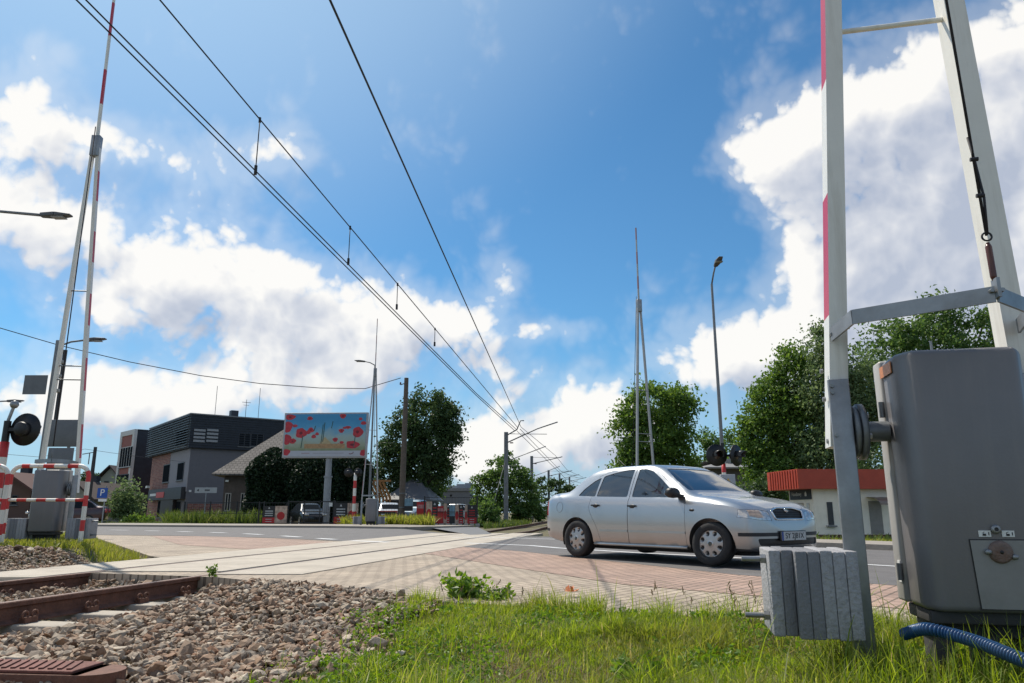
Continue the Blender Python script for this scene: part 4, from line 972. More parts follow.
    pe = MB(); pe.box((1.875, -.2405, .405), (.002, .036, .112)); pe.build('blue_band', mat('plate_blue', (.02, .05, .25), .4), n_)
    text_obj('plate_number', 'SY 2J81X', .105, M_black, n_, (1.8755, .015, .405), (R(90), 0, R(90)), .0015)
    # mirrors
    for s in (-1, 1):
        mr = empty('wing_mirror', (.73, s * .845, .985)); mr.parent = root
        m_ = MB(); m_.lathe([(0, -.10), (.05, -.095), (.072, -.06), (.078, 0), (.072, .06), (.05, .095), (0, .10)], (0, 0, 0), 'Y', 20); m_.v = [Vector((v.x * .75 + .02 * (v.x > 0), v.y, v.z * .95)) for v in m_.v]
        m_.v = [v + Vector((0, s * .06, 0)) for v in m_.v]; m_.build('mirror_housing', M_black, mr)
        a_ = MB(); a_.bar((.03, -s * .10, -.05), (.0, s * .02, -.03), .10, .05); a_.build('mirror_arm', M_black, mr, bevel=.01)
        gl = MB(); gl.lathe([(0, 0), (.066, 0), (.066, .004)], (-.058, s * .06, 0), 'X', 18); gl.v = [Vector((v.x, (v.y - s * .06) * 1.25 + s * .06, v.z * .85)) for v in gl.v]; gl.build('mirror_glass', M_chrome, mr)
        rp = MB(); rp.lathe([(0, s * .008), (.02, s * .007), (.026, 0)], (0, 0, 0), 'Y', 14); rp.v = [Vector((v.x * 1.5, v.y, v.z * .7)) for v in rp.v]; rp.build('side_repeater', M_black, root, loc=(.965, s * .823, .745))
    an = MB(); an.tube([(-.86, 0, 1.405), (-.93, 0, 1.46), (-1.13, 0, 1.62)], [.007, .005, .003], 6); an.build('antenna', M_black, root)
    ff = MB(); q = section(-1.62); 
    cc = [(-1.62 + .075 * math.cos(t), .80 + .085 * math.sin(t)) for t in np.linspace(0, 2 * math.pi, 25)]
    ff.tube([(x, -(float(np.interp(z, section(x)[8:30, 1], section(x)[8:30, 0])) + .0), z) for x, z in cc], .0028, 6); ff.build('fuel_flap_seam', mat('seam_grey', (.12, .12, .12), .6), root)
    # cabin
    cb = MB(); cb.box((-.25, 0, .26), (2.6, 1.36, .05)); cb.box((.92, 0, .80), (.34, 1.30, .26)); cb.box((-1.42, 0, .86), (.50, 1.2, .10)); cb.build('cabin_floor', M_trim, root, bevel=.02)
    for s in (-1, 1):
        st = MB(); st.box((.05, s * .36, .50), (.52, .48, .22)); sb = st.build('seat', M_trim, root, bevel=.05)
        bk = MB(); bk.bar((-.18, s * .36, .55), (-.36, s * .36, 1.12), .13, .46, up=(1, 0, 0)) if False else bk.bar((-.20, s * .36, .55), (-.36, s * .36, 1.08), .46, .13, up=(1, 0, 0)); bk.bar((-.365, s * .36, 1.10), (-.41, s * .36, 1.28), .26, .09, up=(1, 0, 0)); bk.build('seat_back', M_trim, sb, bevel=.03)
    rs = MB(); rs.box((-.85, 0, .52), (.5, 1.2, .2)); rs.bar((-1.1, 0, .55), (-1.28, 0, 1.05), 1.2, .13, up=(1, 0, 0)); rs.build('rear_bench', M_trim, root, bevel=.04)
    sw = MB(); sw.tube([Vector((.62, .36, .93)) + Vector((-.35 * math.sin(t) * .19 / .5 * .5, math.cos(t) * .18, math.sin(t) * .17)) for t in np.linspace(0, 2 * math.pi, 25)], .014, 8); sw.build('steering_wheel', M_black, root)
    ub = MB(); ub.box((0, 0, .20), (3.3, 1.2, .10)); ub.cyl((-1.9, -.35, .2), (-1.2, -.35, .22), .08, n=12); ub.build('underbody', M_dark, root)
    for x in (-WX, WX):
        for s in (-1, 1):
            wheel(root, x, s)
            lin = MB(); k = 20; vs = []
            for yy in (.48, .79):
                vs += [(x + .342 * math.cos(math.pi * i / k * 1.2 - .3), s * yy, WR + .01 + .342 * math.sin(math.pi * i / k * 1.2 - .3)) for i in range(k + 1)]
            lin.add(vs, [(i, i + 1, k + 2 + i, k + 1 + i) for i in range(k)] + [tuple(range(k + 1))]); lin.build('wheel_arch_liner', M_dark, root)
    for o in list(COL.objects):
        if o.name.startswith(('cutter', 'shell')): bpy.data.objects.remove(o)
    root.scale = (1, 1, .915)
    return root
fw_, rw_ = G(716, 567, .006), G(578, 557.3, .006)
hdg = (fw_ - rw_).normalized(); mid = (fw_ + rw_) / 2
the_car = car(mid + Vector((-hdg.y, hdg.x, 0)) * .73 + hdg * .04 + Vector((0, 0, .006)), math.atan2(hdg.y, hdg.x))
print('CAR', mid, (fw_ - rw_).length)
# ------------------------------------------------------------------ buildings
M_winframe = mat('window_frame_dark', (.05, .05, .055), .5)
def pane_mat():
    m, nt, b = nt_new('window_glass'); b.inputs['Base Color'].default_value = (.018, .022, .027, 1); b.inputs['Roughness'].default_value = .4; b.inputs['Specular IOR Level'].default_value = 0; MATS['window_glass'] = m; return m
M_pane = pane_mat()
M_slat_ = mat('sill_grey', (.20, .20, .20), .6)
class Bld:
    def __init__(s, name, label, cat, px, Y, rz, z0=-.3, group=None):
        s.C = Vector((gx(px, Y, 1.0), Y, 0)); s.z0 = z0; s.rz = rz
        s.root = empty(name, (s.C.x, s.C.y, z0), rz, label, cat, group)
        s.u = {'x': Vector((math.cos(rz), math.sin(rz), 0)), 'y': Vector((-math.sin(rz), math.cos(rz), 0))}
    def loc(s, face, px, py, o=0.0):
        d = s.u[face]; a, b, c = ray(px, py); k = a / b
        t = (k * s.C.y - s.C.x) / (d.x - k * d.y); P = s.C + d * t
        return t, CAMH + c / b * P.y - s.z0
    def box(s, name, x, y, z, m, parent=None, bevel=0.0):
        mb = MB(); mb.box(((x[0] + x[1]) / 2, (y[0] + y[1]) / 2, (z[0] + z[1]) / 2), (x[1] - x[0], y[1] - y[0], z[1] - z[0]))
        return mb.build(name, m, parent or s.root, bevel=bevel)
    def feat(s, name, face, p0, p1, m, proud=.05, sink=.05, parent=None):     # a box on a face between two surveyed corners
        t0, z1 = s.loc(face, *p0); t1, z0 = s.loc(face, *p1); t0, t1 = min(t0, t1), max(t0, t1); z0, z1 = min(z0, z1), max(z0, z1)
        if face == 'x': return s.box(name, (t0, t1), (-proud, sink), (z0, z1), m, parent)
        return s.box(name, (-proud, sink), (t0, t1), (z0, z1), m, parent)
    def win(s, face, p0, p1, fm=None, nx=1, name='window', off=0.0):
        t0, z1 = s.loc(face, *p0); t1, z0 = s.loc(face, *p1); t0, t1 = min(t0, t1), max(t0, t1); z0, z1 = min(z0, z1), max(z0, z1)
        f = MB(); w = .07
        def bx(a, b, c, d, e=.05):
            if face == 'x': f.box(((a + b) / 2, -e / 2 + .02, (c + d) / 2), (b - a, e, d - c))
            else: f.box((off - e / 2 + .02, (a + b) / 2, (c + d) / 2), (e, b - a, d - c))
        bx(t0, t0 + w, z0, z1); bx(t1 - w, t1, z0, z1); bx(t0 + w, t1 - w, z0, z0 + w); bx(t0 + w, t1 - w, z1 - w, z1)
        for i in range(1, nx): tt = t0 + (t1 - t0) * i / nx; bx(tt - w / 2, tt + w / 2, z0 + w, z1 - w)
        fr = f.build(name, fm or M_winframe, s.root)
        s.box('pane', (t0 + .01, t1 - .01) if face == 'x' else (off - .008, off + .01), (-.008, .01) if face == 'x' else (t0 + .01, t1 - .01), (z0 + .01, z1 - .01), M_pane, fr)
        sl = MB()
        if face == 'x': sl.box(((t0 + t1) / 2, -.04, z0 - .04), (t1 - t0 + .12, .16, .05))
        else: sl.box((off - .04, (t0 + t1) / 2, z0 - .04), (.16, t1 - t0 + .12, .05))
        sl.build('sill', M_slat_, fr)
        return fr
M_brickw = brick_mat('facade_brick', (.20, .062, .045), (.33, .135, .10), (.33, .25, .21), .5, .16, .12, 0, vert=True, var=.3)
M_stuc = mat('grey_stucco', (.155, .15, .165), .85, 0, .06, 3); M_stucl = mat('light_grey_stucco', (.30, .285, .30), .85, 0, .06, 3)
M_clad = mat('anthracite_cladding', (.020, .024, .036), .55, 0, .25, 2); M_slat = mat('facade_slats', (.055, .055, .065), .45, .3, .1, 4)
# office with brick base and slatted top storey
B = Bld('office_building', 'brick and grey office building with a dark slatted top storey', 'building', 182.5, 72, R(37.7))
ZT = B.loc('x', 189, 414)[1]; ZM = B.loc('x', 187, 447.6)[1]
B.box('wall', (.35, 16), (8.0, 16.2), (0, ZM - .0), M_brickw); B.box('stucco_wall', (.33, 15.5), (.35, 7.98), (0, ZM - .01), M_stuc)
ty, _ = B.loc('y', 172, 480)
B.box('stucco_panel', (.28, .327), (.36, 7.6), (2.9, ZM - .05), M_stucl)
B.box('brick_base', (.5, 15.4), (.28, .345), (0, 1.75), M_brickw); B.box('brick_panel', (10.8, 15.6), (.27, .345), (3.6, ZM - .02), M_brickw)
B.box('top_storey', (0, 17), (0, 17), (ZM, ZT), M_clad)
for i in range(13):
    z = ZM + .12 + (ZT - ZM - .25) * i / 12
    mb = MB(); mb.box((-.16, 8.5, z), (.14, 17.2, .06)); mb.build('facade_slat', M_slat, B.root)
for i in range(14):
    z = ZM + .1 + (ZT - ZM - .25) * i / 13
    mb = MB(); mb.box((8.5, -.05, z), (17.0, .06, .05)); mb.build('facade_slat', M_clad, B.root)
mb = MB(); mb.box((8.5, 8.5, ZT + .06), (17.3, 17.3, .12)); mb.build('roof_edge', mat('roof_edge', (.20, .20, .21), .5), B.root)
for px in (195, 208):
    t0, z1 = B.loc('x', px - 1, 429); t1, z0 = B.loc('x', px + 9, 444)
    for k in range(4): B.box('white_louvre', (t0, t1), (-.14, -.08), (z0 + (z1 - z0) * k / 4 + .15, z0 + (z1 - z0) * k / 4 + .36), mat('louvre_pale', (.30, .30, .31), .5))
B.win('x', (239, 433), (250, 447), nx=2); B.win('x', (251, 433.5), (263, 447), nx=2)
B.win('y', (177, 431), (186, 445), nx=3)
for p0, p1 in (((175.5, 463), (180, 480)), ((161, 465), (166, 482))): B.win('y', p0, p1, off=.30 if p0[0] < 170 else .255)
B.feat('sign_board', 'y', (150, 490), (181.5, 499), mat('sign_dark', (.03, .03, .035), .5), .12, .3)
B.feat('sign_red', 'y', (158, 492.5), (165, 497.5), M_red, .16, -.12)
B.feat('sign_letters', 'y', (151.5, 494), (157, 496), M_label, .15, -.12)
B.feat('door', 'y', (161, 500), (171, 522.5), mat('door_dark', (.03, .022, .022), .5), .02, .4); B.win('y', (155, 500.5), (160, 518), off=.33); B.win('y', (172.5, 501), (176.5, 514), off=.31)
B.feat('wall_lamp', 'y', (148.5, 486), (150, 488), M_label, .3, 0); B.feat('wall_lamp', 'x', (189, 490), (191, 492), M_label, .1, 0)
mb = MB(); mb.box((5.4, 4.5, ZT + .6), (.75, .75, 1.3)); mb.build('chimney', M_clad, B.root)
for px, hh in ((226, 388), (256, 402), (270, 390)):
    t, z = B.loc('x', px, hh); mb = MB(); mb.cyl((t, 3.0, ZT), (t, 3.0, z + .6), .025, n=6)
    if px == 256: mb.bar((t - .45, 3, z + .3), (t + .45, 3, z + .3), .04, .04); mb.bar((t - .3, 3, z), (t + .3, 3, z), .03, .03)
    mb.build('roof_aerial', M_slat, B.root)
# tower block with white frame
A = Bld('narrow_building', 'narrow three-storey block with white frame and red-brown panels', 'building', 125.5, 90, R(44), -.3)
ZA = A.loc('y', 134, 430)[1]
A.box('wall', (.3, 9), (0.1, 5.0), (0, ZA), M_clad)
mwf = mat('white_facade', (.60, .58, .55), .7, 0, .05, 4); mrp = mat('rust_panel', (.28, .085, .06), .7, 0, .15, 4)
A.box('white_frame', (0, .34), (-.1, .55), (0, ZA + .1), mwf); A.box('white_frame', (0, .34), (4.5, 5.2), (0, ZA + .1), mwf); A.box('white_frame', (0, .34), (.553, 4.497), (ZA - .5, ZA + .1), mwf)
A.feat('red_panel', 'y', (122, 436.5), (132, 447), mrp, -.1, .3); A.feat('red_panel', 'y', (119, 467), (129, 474), mrp, -.1, .3)
A.win('y', (121, 448), (131, 466.5), mwf, 5); A.win('y', (117, 475), (127.5, 488), None, 3)
A.box('roof_edge', (.35, 9.1), (.0, 5.1), (ZA, ZA + .12), M_clad)
# old house with grey tiled hip roof
M_roofg = brick_mat('old_roof_tiles', (.125, .108, .10), (.165, .145, .132), (.05, .045, .04), .34, .24, .14, 0, vert=False, var=.35, bump=.6)
M_oldw = mat('old_plaster', (.105, .085, .075), .9, 0, .2, 2, dirt=(.05, .04, .035), damt=.5)
def hip(root, x0, x1, y0, y1, ze, zr, ins, m, name='roof', th=.12, gable=False):
    ym = (y0 + y1) / 2; i0 = 0 if gable else ins
    mb = MB(); v = [(x0, y0, ze), (x1, y0, ze), (x1, y1, ze), (x0, y1, ze), (x0 + i0, ym, zr), (x1 - i0, ym, zr)]
    v += [(a, b, c - th) for a, b, c in v[:4]]
    mb.add(v, [(0, 1, 5, 4), (2, 3, 4, 5), (1, 2, 5), (3, 0, 4), (6, 7, 1, 0), (7, 8, 2, 1), (8, 9, 3, 2), (9, 6, 0, 3), (9, 8, 7, 6)]); return mb.build(name, m, root)
H_ = Bld('old_house', 'old grey-brown house with weathered hip roof beside the dark conifers', 'house', 222, 58, R(10), -.3)
zE = H_.loc('x', 215, 474)[1]; zR = H_.loc('x', 276, 428)[1] + .5
H_.box('wall', (0, 7.6), (0, 9), (0, zE), M_oldw); hip(H_.root, -.8, 8.6, -.8, 9.8, zE, zR, 4.6, M_roofg)
H_.win('x', (225.5, 493), (230, 511), mat('old_frame', (.35, .33, .30), .7), 2); H_.win('x', (241, 493), (246, 511), MATS['old_frame'], 2); H_.feat('wall_lamp', 'x', (226, 480), (229, 482), M_label, .2, 0)
# shop hall with timber gable behind the fence
S = Bld('garage_hall', 'low dark hall with grey roof and slanted orange timber slats', 'building', 388, 62, R(-4), -.3)
zs_ = S.loc('x', 410, 499.5)[1]; zr_ = S.loc('x', 400, 481)[1]
xe = S.loc('x', 429, 500)[0]
S.box('wall', (0, xe - .3), (0, 6), (0, zs_), mat('hall_dark', (.03, .03, .036), .6)); hip(S.root, -.4, xe + .2, -.4, 6.4, zs_, zr_ + .25, 1.6, mat('hall_roof', (.115, .112, .118), .55, 0, .12, 2), gable=False)
mo = mat('orange_timber', (.36, .17, .055), .6, 0, .2, 6)
for k in range(5):
    a = S.loc('x', 371 + k * 3.4, 482.5); b = S.loc('x', 378 + k * 3.4, 498)
    mb = MB(); mb.bar((a[0], -.55, a[1]), (b[0], -.55, b[1]), .22, .16); mb.bar((b[0], -.55, b[1]), (b[0], -.55, 0), .14, .14); mb.build('timber_slat', mo, S.root)
mb = MB(); mb.bar((S.loc('x', 371, 482)[0], -.4, zr_), (S.loc('x', 392, 482)[0], -.4, zr_), .14, .16); mb.build('timber_beam', mo, S.root)
# grey shed and far blocks
D = Bld('storage_shed', 'plain grey flat-roofed shed in the distance behind the banners', 'building', 441, 105, R(6), -.3)
zd = D.loc('x', 455, 491)[1]; xd = D.loc('x', 470, 495)[0]
D.box('wall', (0, xd), (0, 8), (0, zd), mat('shed_wall', (.17, .175, .19), .7)); D.box('roof', (-.2, xd + .2), (-.2, 8.2), (zd, zd + .4), mat('shed_roof', (.22, .22, .23), .6)); D.feat('vent_opening', 'x', (450, 494.5), (452, 496.5), M_dark, .02, .2)
for i, (p0, p1, yt) in enumerate(((447, 455, 485.5), (456, 464, 484), (464.5, 472, 483))):
    Y = 420 + i * 15; X0, X1 = gx(p0, Y), gx(p1, Y); zt = at(p0, yt, Y).z
    r = empty('apartment_block', (X0, Y, -.5), 0, f'far {["pale", "grey", "tallest"][i]} block of flats on the horizon above the shed, {["left", "middle", "right"][i]} one', 'building', 'far blocks of flats'); mb = MB(); mb.box(((X1 - X0) / 2, 6, (zt + .5) / 2), (X1 - X0, 12, zt + .5)); mb.build('wall', mat(['far_wall_a', 'far_wall_b', 'far_wall_c'][i], [(.34, .36, .40), (.26, .28, .32), (.24, .27, .32)][i], .8), r)
    wm = MB()
    for k in range(3):
        w_ = MB(); w_.box(((X1 - X0) / 2, -.03, zt * (.45 + .17 * k)), ((X1 - X0) * .85, .05, 1.0)); w_.build('window_band', M_winframe, r)
# small gabled houses far left
def gable_house(name, label, px0, px1, Y, ye, yr, wall, roof, rz=0, ln=8):
    b = Bld(name, label, 'house', px0, Y, rz, -.3); x1 = b.loc('x', px1, 500)[0]; ze = b.loc('x', px0, ye)[1]; zr = b.loc('x', (px0 + px1) / 2, yr)[1]
    mb = MB(); mb.prism([(0, 0), (x1, 0), (x1, ze), (x1 / 2, zr - .15), (0, ze)], ln, Matrix(((1, 0, 0, 0), (0, 0, 1, 0), (0, 1, 0, 0), (0, 0, 0, 1)))); mb.build('wall', wall, b.root)
    rf = MB()
    for s, e in (((-.6, ze - .35), (x1 / 2, zr)), ((x1 + .6, ze - .35), (x1 / 2, zr))): rf.add([(s[0], -.5, s[1]), (e[0], -.5, e[1]), (e[0], ln + .5, e[1]), (s[0], ln + .5, s[1]), (s[0], -.5, s[1] + .18), (e[0], -.5, e[1] + .18), (e[0], ln + .5, e[1] + .18), (s[0], ln + .5, s[1] + .18)], [(0, 1, 2, 3), (4, 5, 6, 7), (0, 1, 5, 4), (1, 2, 6, 5), (2, 3, 7, 6), (3, 0, 4, 7)])
    r = rf.build('roof', roof, b.root); ch = MB(); ch.box((x1 * .33, 3, zr - .1), (.7, .6, 1.6)); ch.build('chimney', M_clad, r)
    return b
mhw = mat('pale_house_wall', (.25, .27, .24), .8, 0, .08, 3); mdr = mat('dark_tiles', (.045, .035, .035), .8, 0, .2, 5)
b_ = gable_house('gabled_house', 'pale gabled house with dark roof left of the narrow block', 97, 116, 95, 478, 466.5, mhw, mdr); b_.win('x', (104, 481), (108, 489))
b_ = gable_house('gabled_house', 'low house with brown roof behind the tubular guard rail', 60, 90, 60, 497, 483, mat('beige_house_wall', (.34, .33, .28), .8), mat('brown_tiles', (.06, .04, .035), .8), ln=7)
b_ = gable_house('gabled_house', 'reddish-brown house at the left edge behind the guard rail', -18, 30, 62, 489, 474, mat('brown_wall', (.12, .07, .055), .85), mat('red_tiles', (.10, .045, .038), .8), ln=8); b_.win('x', (12, 495), (17, 505))
# roof of the house behind the right-hand signal
b_ = Bld('garden_house', 'grey house with a low roof between the trees behind the signal lamps', 'house', 713, 62, R(4), -.3)
z1 = b_.loc('x', 720, 467.5)[1]; xx = b_.loc('x', 746, 470)[0]
b_.box('wall', (0, xx), (0, 7), (0, z1), mat('garden_house_wall', (.12, .115, .115), .85)); hip(b_.root, -.7, xx + .7, -.7, 7.7, z1, z1 + .75, 3, mat('slate_roof', (.21, .205, .20), .7)); b_.win('x', (729, 474), (734, 481)); mb = MB(); mb.box((2.3, 2.4, z1 + .7), (.5, .5, 1.1)); mb.build('chimney', M_conc, b_.root)
# crossing keeper's kiosk
K = Bld('crossing_kiosk', 'small cream kiosk with a red flat roof band beyond the road', 'kiosk', 813.5, 27, R(4), -.33)
mcr = mat('cream_plaster', (.90, .82, .70), .8, 0, .05, 2, dirt=(.60, .52, .42), damt=.3); mrb = mat('red_roof_band', (.44, .060, .028), .5, 0, .12, 3)
zk = K.loc('x', 813.5, 489)[1]; zt = K.loc('x', 813.5, 469.5)[1]
K.box('wall', (0, 6.2), (0, 1.95), (0, zk), mcr); K.box('plinth', (-.015, 6.215), (-.015, 1.965), (0, .22), mat('plinth_brown', (.10, .035, .028), .7))
rb_ = K.box('roof', (-.66, 6.5), (-.33, 2.3), (zk, zt), mrb)
for k in range(11): K.box('roof_rib', (-.685, -.662), (-.22 + k * .22, -.16 + k * .22), (zk + .02, zt - .02), mat('red_rib', (.33, .04, .022), .5), rb_)
K.feat('name_sign', 'y', (791, 500), (811, 488), mat('sign_navy', (.02, .024, .035), .4), .03, .02)
sg = [o for o in K.root.children if o.name.startswith('name_sign')][0]
t0, z0_ = K.loc('y', 799, 494.3)
text_obj('sign_text', 'Handlowy', .20, M_label, sg, (-.036, t0 + .14, z0_), (R(90), 0, R(-90)), .002)
hm = MB(); hm.prism([(-.075, -.08), (.075, -.08), (.075, .02), (0, .09), (-.075, .02)], .004, Matrix.Translation((-.04, K.loc('y', 808, 494)[0] + .12, z0_)) @ Matrix(((0, 0, 1, 0), (1, 0, 0, 0), (0, 1, 0, 0), (0, 0, 0, 1)))); hm.build('house_emblem', M_label, sg)
K.feat('door', 'y', (797, 503), (806, 531), mat('door_cream', (.42, .36, .30), .6), .02, .02); K.win('y', (807, 503), (811, 520), mat('frame_white', (.6, .6, .58), .5), 2); K.win('y', (791.5, 503), (795.5, 522), MATS['frame_white'], 1)
K.win('x', (826.5, 502), (834, 525), M_winframe, 2); K.feat('window_sill', 'x', (826, 525.3), (834.5, 527), M_conc, .08, .02)
cn = MB(); t0, zc = K.loc('x', 866, 497); t1, _ = K.loc('x', 886, 497)
cn.add([(x, -.9 * math.sin(a), zc - .28 + .28 * math.cos(a)) for x in (t0, t1) for a in np.linspace(0, math.pi / 2, 7)], [(i, i + 1, 8 + i, 7 + i) for i in range(6)]); cn.build('canopy', mat('canopy_brown', (.20, .15, .12), .35), K.root)
K.feat('door', 'x', (868, 501), (884, 534), mat('door_grey', (.25, .23, .21), .6), .02, .02)
for px, w_, yt in ((866.5, .09, 457), (859.5, .06, 462)):
    t, z = K.loc('x', px, yt); mb = MB(); mb.cyl((t, .9, zt), (t, .9, z), w_, n=14); mb.lathe([(w_ * .6, z), (w_ * 1.5, z + .02), (w_ * .2, z + .12)], (t, .9, 0), 'Z', 14); mb.build('flue', M_galv, K.root)

# ------------------------------------------------------------------ billboard
def billboard():
    Y = 47; x0, x1 = gx(282, Y, 5), gx(367.5, Y, 5); zb, zt = at(325, 458, Y).z, at(325, 412.5, Y).z; w = x1 - x0
    r = empty('billboard', ((x0 + x1) / 2, Y, -.25), R(-3), 'large billboard showing red poppies under a blue sky on one grey post', 'billboard')
    zb += .25; zt += .25; h = zt - zb
    mb = MB(); mb.box((0, .12, (zb + zt) / 2), (w, .22, h)); mb.build('frame', mat('board_frame', (.40, .40, .42), .5, .2), r, bevel=.02)
    m, nt, b = nt_new('poster_sky'); N, L = nt.nodes, nt.links
    tc = N.new('ShaderNodeTexCoord'); sx = N.new('ShaderNodeSeparateXYZ'); L.new(tc.outputs['Generated'], sx.inputs[0]); nz = N.new('ShaderNodeTexNoise'); nz.inputs['Scale'].default_value = 2.2; nz.inputs['Detail'].default_value = 6; L.new(tc.outputs['Object'], nz.inputs['Vector'])
    ad = N.new('ShaderNodeMath'); ad.operation = 'MULTIPLY_ADD'; L.new(nz.outputs['Fac'], ad.inputs[0]); ad.inputs[1].default_value = .32; L.new(sx.outputs[2], ad.inputs[2])
    rp = N.new('ShaderNodeValToRGB'); e = rp.color_ramp.elements; e[0].position = .15; e[0].color = (.20, .24, .12, 1); e[1].position = 1.0; e[1].color = (.05, .27, .50, 1)
    for p, c in ((.34, (.36, .40, .30)), (.55, (.34, .46, .46)), (.80, (.08, .33, .56))): q = e.new(p); q.color = (*c, 1)
    L.new(ad.outputs[0], rp.inputs[0]); L.new(rp.outputs[0], b.inputs['Base Color']); b.inputs['Roughness'].default_value = .5
    pz0 = zb + h * .16; pw = w - .22
    mb = MB(); mb.box((0, 0, (pz0 + zt - .1) / 2), (pw, .02, zt - .1 - pz0)); ps = mb.build('poster', m, r)
    mb = MB(); mb.box((0, 0, (zb + .1 + pz0) / 2 - .002), (pw, .02, pz0 - zb - .1)); wb = mb.build('caption_band', mat('poster_white', (.46, .47, .52), .5, 0, .04, 2), r)
    U = lambda u, v: (-(pw / 2) + u * pw, zb + .1 + v * (zt - zb - .2))
    mpop = mat('poppy_red', (.48, .03, .045), .5, 0, .25, 6); mdk = mat('poppy_dark', (.16, .008, .02), .5)
    rnd = random.Random(3)
    for u, v, s, fl in ((.20, .55, .36, .9), (.90, .57, .33, 1), (.84, .27, .42, .6), (.71, .95, .20, .8), (.30, .90, .18, .7), (.05, .93, .34, .55), (.03, .70, .30, 1.2), (.03, .40, .28, 1.2), (.10, .36, .22, .8), (.03, .10, .26, .8), (.12, .72, .16, .6), (.32, .62, .20, .8), (.29, .57, .14, .9), (.36, .47, .15, .8), (.40, .53, .12, .8), (.63, .39, .17, .8), (.67, .25, .15, 1), (.71, .32, .13, .8), (.70, .60, .17, .8), (.78, .68, .18, .5), (.74, .67, .14, .5), (.97, .78, .20, .6), (.93, .88, .12, .8), (.98, .08, .22, .9)):
        x, z = U(u, v); n = 14; pts = [(x + s * (1 + .18 * math.sin(3 * a + u * 9) + rnd.uniform(-.06, .06)) * math.cos(a), z + s * fl * (1 + rnd.uniform(-.08, .08)) * math.sin(a)) for a in [2 * math.pi * k / n for k in range(n)]]
        mb = MB(); pts = [(max(-pw / 2, min(pw / 2, a)), max(zb + .1, min(zt - .1, b))) for a, b in pts]
        mb.add([(a, -.0125 - .0006 * (u * 10 % 3), b) for a, b in pts], [tuple(range(n))]); p_ = mb.build('poppy', mpop, ps)
        if s > .16 and .03 < u < .97: mb = MB(); mb.add([(x + s * .3 * math.cos(a), -.0148, z + s * fl * .3 * math.sin(a)) for a in [2 * math.pi * k / 10 for k in range(10)]], [tuple(range(10))]); mb.build('poppy_heart', mdk, p_)
    for u, v0, v1 in ((.455, .30, .75), (.475, .34, .80), (.575, .66, .83), (.36, .6, .72), (.21, .2, .5), (.86, .2, .5)):
        (xa, za), (xb, zb_) = U(u, v0), U(u + .015, v1); mb = MB(); mb.bar((xa, -.0135, za), (xb, -.0135, zb_), .05, .004, up=(0, 1, 0)); mb.build('stem', mat('stem_green', (.03, .09, .08), .5), ps)
    mwl = mat('poster_gold', (.42, .25, .12), .5, 0, .25, 5)
    x, z = U(.50, .24); mb = MB(); mb.box((x, -.0125, z), (pw * .5, .004, h * .10)); mb.build('wall_drawing', mwl, ps); mb = MB(); a, b, c = U(.43, .29), U(.50, .46), U(.59, .29); mb.add([(q[0], -.0135, q[1]) for q in (a, b, c)], [(0, 1, 2)]); mb.build('mound_drawing', mat('poster_sand', (.46, .36, .20), .5, 0, .2, 6), ps)
    for u0, u1, c in ((.22, .32, M_red), (.36, .74, MATS['stem_green'])):
        x0_, z_ = U(u0, .075); x1_, _ = U(u1, .075); mb = MB(); mb.box(((x0_ + x1_) / 2, -.0115, z_), (x1_ - x0_, .003, .035)); mb.build('caption_line', mat('caption_grey', (.32, .30, .34), .5) if c is not M_red else mat('caption_red', (.34, .18, .19), .5), wb)
    x, z = U(.83, .07); mb = MB(); mb.tube([(x - .12, -.012, z - .02), (x, -.012, z - .04), (x + .1, -.012, z), (x + .16, -.012, z + .08)], .02, 5); mb.build('corner_mark', mdk, wb)
    mb = MB(); xp = gx(326, Y, 2) - (x0 + x1) / 2; mb.cyl((xp, .3, 0), (xp, .3, zb - 1.2), .22, n=18); mb.cyl((xp, .3, zb - 1.2), (xp, .3, zb - 1.1), .27, n=18); mb.cyl((xp, .3, zb - 1.1), (xp, .3, zt - .4), .19, n=18); mb.build('post', mat('post_grey', (.30, .31, .33), .5, .2), r)
billboard()
# ------------------------------------------------------------------ street furniture
mast_m = mat('mast_grey', (.22, .225, .235), .6, .2, .15, 5)
def street_lamp(px, Y, ytop, label, arm, head_dz=0.0, r=.075, base_px=None, double=False, z0=-.2):
    x = gx(base_px if base_px is not None else px, Y, 1.0); zt = at(px, ytop, Y).z
    root = empty('street_lamp', (x, Y, z0), 0, label, 'street lamp', 'street lamps'); zt -= z0
    mb = MB(); mb.cyl((0, 0, 0), (0, 0, zt), r, r * .55, 12); mb.build('lamp_post', mast_m, root)
    a = Vector(arm); mb = MB(); mb.tube([(0, 0, zt - .02), Vector((0, 0, zt)) + a * .5 + Vector((0, 0, .04)), Vector((0, 0, zt)) + a], r * .42, 8); mb.build('lamp_arm', mast_m, root)
    d = Vector((a.x, a.y, max(-.05, min(.35, a.z)) * .3)).normalized(); p = Vector((0, 0, zt)) + a
    mb = MB(); mb.bar(p, p + d * .34, .13, .09, w1=.24, h1=.10); mb.bar(p + d * .34, p + d * .66, .24, .10, w1=.15, h1=.04); h = mb.build('lamp_head', mat('lamp_head_grey', (.10, .10, .105), .5), root, bevel=.02)
    mb = MB(); c = p + d * .4 - Vector((0, 0, .055)); mb.box(c, (.26, .18, .02)); mb.build('lamp_glass', mat('lamp_glass', (.25, .25, .24), .2), h)
    return root
street_lamp(711, 26, 284, 'tall street lamp with bent neck behind the black signal lamps', (.03, -.5, .52), base_px=725.5)
street_lamp(371, 45, 365, 'street lamp with short arm beside the barrier in front of the billboard', (-.62, 0, .22), base_px=369)
street_lamp(54, 22, 346, 'street lamp reaching right behind the left barrier legs', (.78, 0, .18), base_px=36, r=.07)
street_lamp(-75, 15, 210, 'street lamp reaching in from the left edge above the signal', (2.05, .0, -.12), base_px=-105, r=.08)
